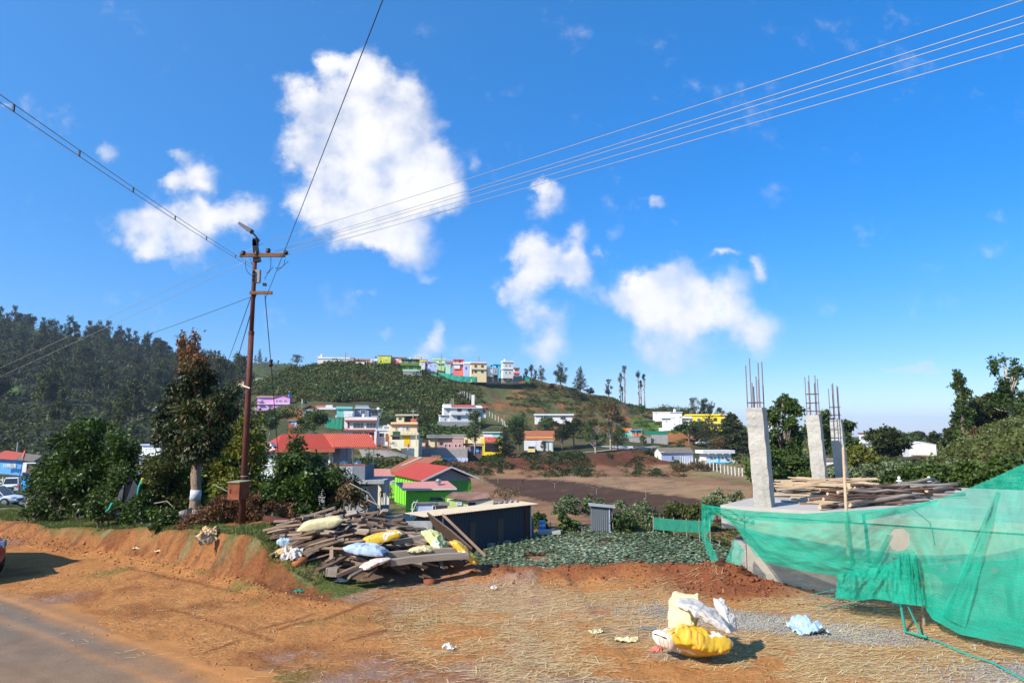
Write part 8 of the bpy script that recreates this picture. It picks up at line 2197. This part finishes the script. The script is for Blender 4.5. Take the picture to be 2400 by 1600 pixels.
def net_sheet(name,top,bot,nu,nv,amp,seed,holes=(),off=0.0,freq=1.0):
 top=np.array(top,float); bot=np.array(bot,float); s=np.linspace(0,1,len(top)); q=np.linspace(0,1,nu)
 T_=np.stack([np.interp(q,s,top[:,k]) for k in range(3)],1); B_=np.stack([np.interp(q,s,bot[:,k]) for k in range(3)],1)
 g=np.linspace(0,1,nv); V=[]; PXY=[]
 for i in range(nu):
  for j in range(nv):
   a=T_[i]*(1-g[j])+B_[i]*g[j]
   f=float(fbm(np.array([q[i]*9*freq+g[j]*1.5]),np.array([g[j]*1.6-q[i]*2]),1.0,4,seed)[0])*2
   f2=float(fbm(np.array([q[i]*34*freq-g[j]*6]),np.array([g[j]*3.]),1.0,2,seed+3)[0])
   dd=a[2]+amp*(f+.45*f2)*math.sin(math.pi*min(1,g[j]*.8+.15))+off
   V.append(P(a[0],a[1],dd)-NO); PXY.append((a[0],a[1]))
 m=MB(); m.v=[tuple(v) for v in V]
 for i in range(nu-1):
  for j in range(nv-1):
   a,b,c,d=i*nv+j,(i+1)*nv+j,(i+1)*nv+j+1,i*nv+j+1
   cx=sum(PXY[k][0] for k in (a,b,c,d))/4; cy=sum(PXY[k][1] for k in (a,b,c,d))/4
   if any(((cx-hx)/rx)**2+((cy-hy)/ry)**2<1 for hx,hy,rx,ry in holes): continue
   m.f.append((a,d,c,b)); m.m.append(0)
 return m.build(name,NM,netroot,True)
topc=[(1652,1181,13.1),(1700,1190,12.85),(1768,1197,12.5),(1883,1203,11.9),(1982,1197,11.35),(2055,1192,11.0),(2128,1184,10.7),(2200,1168,10.4),(2272,1143,10.1),(2335,1116,9.85),(2400,1086,9.6),(2560,1030,9.1)]
botc=[(1660,1192,13.05),(1722,1232,12.7),(1770,1303,12.3),(1883,1338,11.8),(1975,1352,11.4),(2052,1352,11.1),(2128,1362,10.7),(2185,1450,9.9),(2250,1486,9.55),(2335,1500,9.25),(2400,1517,8.95),(2560,1560,8.3)]
net_sheet('main_sheet',topc,botc,230,64,.17,3,[(2108,1264,25,27),(2214,1330,7,5),(1884,1300,4,3),(2330,1335,9,8),(2100,1310,9,4)])
net_sheet('top_fold',topc[:8],[(1656,1188,13.1),(1705,1205,12.85),(1775,1218,12.5),(1885,1226,11.9),(1984,1226,11.35),(2055,1214,11.0),(2125,1200,10.7),(2195,1178,10.4)],90,8,.06,5,off=.03)
net_sheet('lower_layer',[(1672,1190,13.0),(1722,1218,12.7),(1790,1254,12.25),(1883,1282,11.8),(1975,1300,11.4),(2052,1318,11.1),(2128,1322,10.7),(2200,1322,10.2),(2272,1318,9.9),(2400,1306,9.3),(2560,1290,8.8)],
          [(1674,1194,13.0),(1734,1240,12.7),(1790,1318,12.2),(1883,1337,11.8),(1975,1350,11.4),(2052,1352,11.1),(2128,1362,10.7),(2185,1450,9.9),(2250,1486,9.5),(2400,1517,8.95),(2560,1560,8.3)],150,30,.12,8,off=-.05)
net_sheet('gathered_drape',[(1962,1345,11.2),(2000,1336,11.0),(2050,1330,10.9),(2095,1318,10.8),(2118,1300,10.7),(2140,1290,10.6),(2150,1300,10.5)],
          [(1958,1400,11.0),(2002,1408,10.7),(2050,1402,10.6),(2090,1408,10.5),(2130,1416,10.3),(2160,1420,10.2),(2168,1415,10.1)],80,26,.22,11,off=-.12,freq=1.6)
net_sheet('gathered_drape',[(1965,1347,11.25),(2040,1335,11.0),(2110,1305,10.8),(2150,1300,10.55)],[(1962,1398,11.1),(2040,1402,10.8),(2110,1410,10.5),(2160,1416,10.3)],60,20,.2,13,off=-.02,freq=1.8)
net_sheet('diagonal_fold',[(2336,1150,9.9),(2340,1152,9.88),(2346,1156,9.85)],[(2205,1440,9.8),(2232,1455,9.6),(2262,1470,9.5)],10,30,.12,15,off=-.06)
net_sheet('diagonal_fold',[(1982,1200,11.3),(1990,1200,11.3)],[(1994,1345,11.3),(2004,1345,11.3)],4,20,.02,17,off=-.06)
net_sheet('diagonal_fold',[(2080,1252,10.9),(2094,1254,10.9)],[(2042,1325,11.0),(2056,1328,11.0)],4,16,.02,18,off=-.07)
net_sheet('torn_flap',[(1644,1178,13.15),(1656,1183,13.1),(1680,1196,13.0)],[(1644,1262,13.2),(1656,1256,13.1),(1664,1236,13.0)],14,26,.10,19)
net_sheet('torn_flap',[(1640,1250,13.2),(1660,1258,13.1)],[(1668,1318,13.0),(1684,1312,12.95)],8,20,.08,20)
net_sheet('torn_flap',[(1722,1262,12.75),(1745,1290,12.6)],[(1700,1315,12.7),(1735,1325,12.5)],10,14,.08,21)
net_sheet('torn_flap',[(2104,1292,10.75),(2128,1286,10.7)],[(2090,1412,10.4),(2148,1418,10.3)],14,24,.10,22,off=-.2)
rr_=random.Random(4)
e=empty('brush_tangle',hit(2060,1432,9)); tag(e,'tangle of dry twigs and green net shreds under the drape','brush')
for k in range(60):
 x,y=rr_.uniform(-.75,.85),rr_.uniform(-.35,.3); L_=rr_.uniform(.3,1.0); a=rr_.gauss(.1,.4); z=rr_.uniform(.02,.28)
 MB().tube([(x-math.cos(a)*L_/2,y,z),(x,y+.1,z+rr_.uniform(-.03,.08)),(x+math.cos(a)*L_/2,y+math.sin(a)*L_/3,max(.01,z-.06))],[.007,.006,.003],4).build('twig',LG['bare'] if k % 3 else M['netc'],e)
for (pp,r_,lb) in (([(2128,1420,10.2),(2160,1470,9.7),(2200,1494,9.45),(2260,1530,8.95),(2330,1555,8.6),(2405,1592,8.05),(2500,1640,7.5)],.014,'green rope trailing from the net across the gravel'),([(2110,1412,10.3),(2120,1450,9.95),(2172,1492,9.5)],.02,'short thick pale green rope hanging from the net')):
 V=[P(*p) for p in pp]
 for v in V[1:]: v.z=max(h1(v.x,v.y)+.02,0 if v is not V[-1] else v.z)
 m=MB(); m.tube([v-V[0] for v in V],r_,6); tag(m.build('rope',M['netc'],smooth=True,loc=V[0]),lb,'rope')
for i,(px,py0,py1,d) in enumerate(((2160,1405,1480,10.3),)):
 a,b=P(px,py0,d),P(px+8,py1,d); m=MB(); m.tube([(0,0,0),b-a],.02,7); m.build('net_stake',M['wood2'],netroot).location=a-NO
# -- vehicles
def car(name,label,loc,rz,L_,W_,Hh,paint,style='suv',lights=True,cat='car'):
 e=empty(name,loc,rz); tag(e,label,cat)
 h0=.22*Hh/1.6; belt=Hh*.60; hw=W_/2
 if style=='pickup': st=[(-.5,.86,.36,.52),(-.47,.96,.28,.60),(-.1,1,.26,.62),(.12,1,.26,.62),(.2,1,.26,.60),(.44,.96,.28,.56),(.5,.84,.36,.46)]
 else: st=[(-.5,.80,.34,.50),(-.475,.93,.26,.58),(-.3,1,.22,.62),(.10,1,.22,.60),(.26,.99,.22,.55),(.44,.92,.24,.48),(.5,.78,.32,.38)]
 m=MB(); n=len(st)
 for (fx,fw,fb,ft) in st:
  x=fx*L_; w=hw*fw; b=Hh*fb*.75; t=Hh*ft
  m.v+=[(x,-w*.92,b),(x,-w,b+(t-b)*.35),(x,-w*.99,b+(t-b)*.8),(x,-w*.90,t),(x,w*.90,t),(x,w*.99,b+(t-b)*.8),(x,w,b+(t-b)*.35),(x,w*.92,b)]
 for i in range(n-1):
  for k in range(8): m.f.append((i*8+k,i*8+(k+1) % 8,(i+1)*8+(k+1) % 8,(i+1)*8+k)); m.m.append(0)
 m.f.append(tuple(range(8))); m.m.append(0); m.f.append(tuple(range(n*8-1,n*8-9,-1))); m.m.append(0)
 body=m.build('body',paint,e,True)
 bv=body.modifiers.new('bevel','BEVEL'); bv.width=.03; bv.segments=2
 if style=='pickup': cx=(-.12,-.08,.16,.27);
 else: cx=(-.47,-.36,.10,.27)
 zt=Hh; zb_=Hh*(.60 if style=='pickup' else .58); wt=hw*.74; wb=hw*.89
 g=MB(); g.hexa([(cx[0]*L_,-wb,zb_),(cx[3]*L_,-wb,zb_*.97),(cx[3]*L_,wb,zb_*.97),(cx[0]*L_,wb,zb_),(cx[1]*L_,-wt,zt-.04),(cx[2]*L_,-wt,zt-.04),(cx[2]*L_,wt,zt-.04),(cx[1]*L_,wt,zt-.04)]); g.build('windows',M['glass'],e)
 r_=MB(); r_.hexa([(cx[1]*L_-.05,-wt-.02,zt-.05),(cx[2]*L_+.04,-wt-.02,zt-.05),(cx[2]*L_+.04,wt+.02,zt-.05),(cx[1]*L_-.05,wt+.02,zt-.05),(cx[1]*L_+.03,-wt+.06,zt+.01),(cx[2]*L_-.05,-wt+.06,zt+.01),(cx[2]*L_-.05,wt-.06,zt+.01),(cx[1]*L_+.03,wt-.06,zt+.01)]); r_.build('car_roof',paint,e)
 for fx0,fx1 in ((cx[0],cx[1]),(cx[3],cx[2]),((cx[0]+cx[3])/2-.02,(cx[1]+cx[2])/2),((cx[0]+cx[3])/2-.2,(cx[1]+cx[2])/2-.17)):
  for sy in (-1,1):
   p=MB(); p.tube([(fx0*L_,sy*(wb+.005),zb_-.02),(fx1*L_,sy*(wt+.01),zt-.04)],.035,5); p.build('pillar',paint,e)
 wr=Hh*.215
 for wx in (-.31,.31):
  for sy in (-1,1):
   ty=MB()
   prof=[(wr*.62,-.10),(wr*.95,-.10),(wr,-.06),(wr,.06),(wr*.95,.10),(wr*.62,.10)]
   ty.lathe(prof,18); ty.xf(Matrix.Translation((wx*L_,sy*(hw-.09),wr)) @ Matrix.Rotation(R(90),4,'X')); w=ty.build('wheel',M['black'],e,False)
   rm=MB(); rm.lathe([(.02,-.09),(wr*.6,-.085),(wr*.6,.085),(.02,.09)],12); rm.xf(Matrix.Translation((wx*L_,sy*(hw-.075),wr)) @ Matrix.Rotation(R(90),4,'X')); rm.build('rim',M['steel'],w)
 if lights:
  for sy in (-1,1):
   hl=MB(); hl.hexa([(.455*L_,sy*hw*.55,Hh*.40),(.485*L_,sy*hw*.50,Hh*.38),(.485*L_,sy*hw*.80,Hh*.38),(.44*L_,sy*hw*.93,Hh*.40),(.44*L_,sy*hw*.55,Hh*.47),(.47*L_,sy*hw*.50,Hh*.45),(.465*L_,sy*hw*.82,Hh*.45),(.42*L_,sy*hw*.94,Hh*.47)]); hl.build('headlight',M['steel'],e)
   tl=MB(); tl.box(-.505*L_,-.47*L_,sy*hw*.60 if sy>0 else -hw*.86,hw*.86 if sy>0 else -hw*.60,Hh*.42,Hh*.52); tl.build('tail_light',M['redshut'],e)
   mi=MB(); mi.box(.16*L_,.20*L_,sy*(hw+.10) if sy<0 else hw+.0,sy*(hw+.0) if sy<0 else hw+.10,Hh*.60,Hh*.68); mi.build('mirror',M['black'],e)
  gr=MB(); gr.box(.485*L_,.507*L_,-hw*.45,hw*.45,Hh*.26,Hh*.34); gr.build('grille',M['black'],e)
 return e
PN=dict(maroon=mk('maroon_car_paint',(.22,.03,.015),rough=.25,var=.04,bump=0,spec=.6),gold=mk('mustard_car_paint',(.50,.30,.02),rough=.25,var=.04,bump=0,spec=.6),whitec=mk('white_car_paint',(.7,.71,.72),rough=.25,var=.03,bump=0,spec=.6),grn=mk('pale_grey_car_paint',(.40,.43,.42),rough=.3,var=.04,bump=0,spec=.5),blk=mk('dark_car_paint',(.03,.04,.06),rough=.2,var=.04,bump=0,spec=.6))
rd=math.atan2(-.57,.82)
rp_=Vector((-9.66,13.28)); cc_=rp_+Vector((-.82,.57)).normalized()*2.0+Vector((-.57,-.82)).normalized()*.62
car('near_car','dark maroon car just entering the frame at the left edge',(cc_.x,cc_.y,.02),rd,4.1,1.72,1.55,PN['maroon'])
b=P(1016,1086,152); b.z=max(h1(b.x,b.y),b.z)
car('parked_car','mustard yellow small SUV parked below the blue-white retaining wall',b,R(195),3.9,1.75,1.6,PN['gold'])
b=P(1647,1043,206); b.z=max(h1(b.x,b.y),b.z)
car('pickup_truck','pale grey pickup truck under the dark trees above the white shed',b,R(180),4.6,1.8,1.8,PN['grn'],'pickup')
b=P(1733,1064,190); b.z=max(h1(b.x,b.y),b.z)
car('parked_car','dark blue-black car in the shade right of the toilet block',b,R(170),3.8,1.7,1.5,PN['blk'])
b=P(26,1149,84)
car('parked_car','white car parked facing the road at the far left',b,R(-60),3.7,1.65,1.5,PN['whitec'])
b=P(-18,1185,50); car('parked_car','pale blue-white car just cut by the left frame edge',b,R(10),3.6,1.6,1.4,PN['whitec'])
b=P(1246,1069,176); b.z=max(h1(b.x,b.y)+.1,b.z); e=empty('truck',b,R(-6)); tag(e,'white and yellow truck coming along the valley road','truck')
MB().box(-.95,.95,-1.0,.9,.55,1.15).build('cab_lower',M['shutter'],e); MB().hexa([(-.93,-.95,1.15),(.93,-.95,1.15),(.93,.9,1.15),(-.93,.9,1.15),(-.85,-.7,2.05),(.85,-.7,2.05),(.85,.9,2.05),(-.85,.9,2.05)]).build('cab',M['white'],e)
MB().hexa([(-.82,-1.0,1.3),(.82,-1.0,1.3),(.82,-.9,1.3),(-.82,-.9,1.3),(-.76,-.82,1.9),(.76,-.82,1.9),(.76,-.72,1.9),(-.76,-.72,1.9)]).build('windscreen',M['glass'],e)
MB().box(-1.0,1.0,1.0,5.0,.8,1.0).build('load_bed',M['greyblue'],e); fr=MB()
for x in (-1.0,-.5,0,.5,.94): fr.box(x,x+.06,1.0,1.06,1.0,3.0)
for z in (1.4,2.0,2.6,2.94): fr.box(-1.0,1.0,.94,1.0,z,z+.06)
fr.build('rack',M['white'],e)
for x in (-.98,.92):
 for z in (1.0,1.5,2.0,2.5,2.9): MB().box(x,x+.06,1.06,5.0,z,z+.12).build('side_rail',M['white'],e)
for x in (-.72,.5): MB().box(x,x+.22,-1.06,-1.0,.72,.9).build('headlight',M['white'],e)
MB().box(-.95,.95,-1.12,-1.0,.45,.62).build('bumper',M['white'],e)
for x in (-.85,.85):
 for y in (-.2,3.8):
  m=MB(); m.lathe([(.1,-.12),(.42,-.12),(.42,.12),(.1,.12)],14); m.xf(Matrix.Translation((x,y,.42)) @ Matrix.Rotation(R(90),4,'Y')); m.build('wheel',M['black'],e)
def bike(px,py,d,label,rz,mt='black'):
 b=P(px,py,d); b.z=max(h1(b.x,b.y),b.z-.1); e=empty('motorbike',b,R(rz)); tag(e,label,'motorbike')
 for x in (-.62,.62):
  q=[(x+.29*math.cos(a*.524),0,.3+.29*math.sin(a*.524)) for a in range(13)]; MB().tube(q,.045,5).build('wheel',M['black'],e)
 MB().hexa([(-.35,-.12,.35),(.3,-.12,.35),(.3,.12,.35),(-.35,.12,.35),(-.3,-.1,.6),(.25,-.1,.62),(.25,.1,.62),(-.3,.1,.6)]).build('engine',M['steel'],e)
 MB().hexa([(-.05,-.12,.62),(.4,-.12,.66),(.4,.12,.66),(-.05,.12,.62),(0,-.1,.85),(.36,-.1,.86),(.36,.1,.86),(0,.1,.85)]).build('fuel_tank',M[mt],e)
 MB().box(-.7,0,-.12,.12,.72,.8).build('seat',M['black'],e); MB().tube([(.62,0,.3),(.42,0,.95)],.03,5).build('fork',M['steel'],e); MB().tube([(.4,-.32,1.0),(.44,0,.95),(.4,.32,1.0)],.02,5).build('handlebar',M['steel'],e)
bike(919,1044,147,'motorbike parked by the gate of the cream house',5)
bike(40,1154,76,'dark motorbike beside the white car at the far left',-20,'redshut')
# -- people
def person(loc,hh,label,top,bottom,pose='stand',rz=0,hair=(.02,.015,.012),name='person'):
 e=empty(name,loc,rz); tag(e,label,'person')
 key='figure_%s_%s' % ('_'.join('%.2f' % c for c in top),'_'.join('%.2f' % c for c in bottom))
 s=hh/1.7
 if pose=='stand':
  J=dict(pel=(0,0,.95),che=(0,0,1.32),nek=(0,0,1.45),hed=(0,-.02,1.60),top=(0,-.01,1.68),hl=(-.1,0,.9),kl=(-.12,-.03,.5),al=(-.13,.03,.09),fl=(-.14,-.12,.03),hr=(.1,0,.9),kr=(.13,.05,.5),ar=(.15,.12,.09),fr=(.16,-.02,.03),sl=(-.19,0,1.38),el=(-.25,.02,1.1),wl=(-.24,-.08,.86),gl=(-.23,-.10,.77),sr=(.19,0,1.38),er=(.26,.02,1.1),wr=(.25,-.08,.86),gr=(.24,-.10,.77))
 else:
  J=dict(pel=(0,.1,.38),che=(0,-.12,.70),nek=(0,-.2,.82),hed=(0,-.27,.93),top=(0,-.30,1.0),hl=(-.1,.1,.36),kl=(-.17,-.28,.48),al=(-.14,-.05,.08),fl=(-.15,-.2,.03),hr=(.1,.1,.36),kr=(.17,-.28,.48),ar=(.14,-.05,.08),fr=(.15,-.2,.03),sl=(-.18,-.14,.74),el=(-.24,-.32,.54),wl=(-.14,-.48,.38),gl=(-.1,-.54,.32),sr=(.18,-.14,.74),er=(.24,-.32,.54),wr=(.14,-.48,.38),gr=(.1,-.54,.32))
 rad=dict(pel=.14,che=.15,nek=.055,hed=.095,top=.06,hl=.09,kl=.065,al=.042,fl=.04,hr=.09,kr=.065,ar=.042,fr=.04,sl=.06,el=.042,wl=.03,gl=.035,sr=.06,er=.042,wr=.03,gr=.035)
 E=[('pel','che'),('che','nek'),('nek','hed'),('hed','top'),('pel','hl'),('hl','kl'),('kl','al'),('al','fl'),('pel','hr'),('hr','kr'),('kr','ar'),('ar','fr'),('che','sl'),('sl','el'),('el','wl'),('wl','gl'),('che','sr'),('sr','er'),('er','wr'),('wr','gr')]
 ks=list(J); me=bpy.data.meshes.new('body'); me.from_pydata([Vector(J[k])*s for k in ks],[(ks.index(a),ks.index(b)) for a,b in E],[])
 o=bpy.data.objects.new('body',me); COL.objects.link(o); o.parent=e
 md=o.modifiers.new('skin','SKIN'); md.use_smooth_shade=True
 for i,k in enumerate(ks): me.skin_vertices[0].data[i].radius=(rad[k]*s,rad[k]*s*.85); me.skin_vertices[0].data[i].use_root=(k=='pel')
 o.modifiers.new('sub','SUBSURF').levels=1; o.modifiers['sub'].render_levels=1
 m=bpy.data.materials.new(key); m.use_nodes=True; N,L=m.node_tree.nodes,m.node_tree.links
 tc=N.new('ShaderNodeTexCoord'); sp=N.new('ShaderNodeSeparateXYZ'); L.new(tc.outputs['Generated'],sp.inputs[0]); cr=N.new('ShaderNodeValToRGB'); cr.color_ramp.interpolation='CONSTANT'
 el=cr.color_ramp.elements; el[0].position=0; el[0].color=(.12,.07,.05,1); el[1].position=.06; el[1].color=(*bottom,1)
 for p_,c_ in ((.52,top),(.86,(.20,.10,.06)),(.945,hair)):
  q=el.new(p_); q.color=(*c_,1)
 L.new(sp.outputs['Z'],cr.inputs[0]); L.new(cr.outputs[0],N['Principled BSDF'].inputs['Base Color']); N['Principled BSDF'].inputs['Roughness'].default_value=.8
 me.materials.append(m)
 return e
b=P(957,1057,147); b.z=max(h1(b.x,b.y),b.z); person(b,1.65,'person in a red top and white trousers standing at the road bend',(.55,.02,.05),(.7,.68,.66),rz=.3)
b=hit(1223,1134,60); person(b,1.6,'person in dark clothes squatting on the ploughed field',(.05,.04,.06),(.06,.04,.04),'squat',rz=.8)
b=P(869,1034,148); person(b,1.5,'person in white and pink clothes at the red shop shutter',(.7,.66,.68),(.6,.2,.4),rz=0)
b=P(895,1182,70); person(b,1.6,'person in tan clothes walking in the green yard',(.30,.17,.12),(.22,.13,.09),rz=.5)
b=P(914,1170,78); person(b,1.55,'person in dark red standing in the shade of the veranda',(.25,.05,.05),(.06,.05,.06),rz=.2)
b=P(694,1004,158); person(b,1.6,'person in white by the red-walled hut below the pink house',(.65,.63,.6),(.2,.2,.22),rz=.2)
b=P(788,985,180); person(b,1.6,'person in white on the terrace below the turquoise house',(.7,.7,.68),(.5,.5,.55),rz=.2)
h=House('hut','dark red hut with a blue curtain between the two round olive trees',676,1009,162,0,'hut')
h.body(0,28,0,14,0,22,M['redtrim']); h.shed_roof(-4,32,-3,16,22,25,.8,M['asb']); h.box('blue_curtain',6,20,-.8,0,15,21,M['blue']); h.door(14,6,14,0,0,M['white_old'])
net_fence([(762,1002,172),(780,1008,171),(802,1006,170)],28,M['netg'],'green and black netting below the turquoise house','garden_net')
for px,py,d,lb in ((886,958,192,'satellite dish on the grey-blue house roof'),(1661,1120,60,'x'),)[:1]:
 b=P(px,py,d); e=empty('satellite_dish',b); tag(e,lb,'dish'); MB().lathe([(.02,0),(.3,.08),(.42,.2),(.41,.21),(.02,.03)],12).xf(Matrix.Rotation(R(55),4,'X')).build('dish',M['white'],e); MB().tube([(0,0,-.8),(0,0,0)],.04,5).build('mast',M['steel'],e)
# -- air
hz=MB().box(-12500,12500,-15,9150,-140,190).build('haze',bpy.data.materials.new('pale_air'))
hm=hz.data.materials[0]; hm.use_nodes=True; hn=hm.node_tree.nodes; hn.remove(hn['Principled BSDF'])
pv=hn.new('ShaderNodeVolumePrincipled'); pv.inputs['Color'].default_value=(.60,.74,1.0,1); pv.inputs['Density'].default_value=.00011; pv.inputs['Anisotropy'].default_value=.0
hm.node_tree.links.new(pv.outputs[0],hn['Material Output'].inputs['Volume'])
tag(hz,label='thin pale haze in the air',kind='stuff')
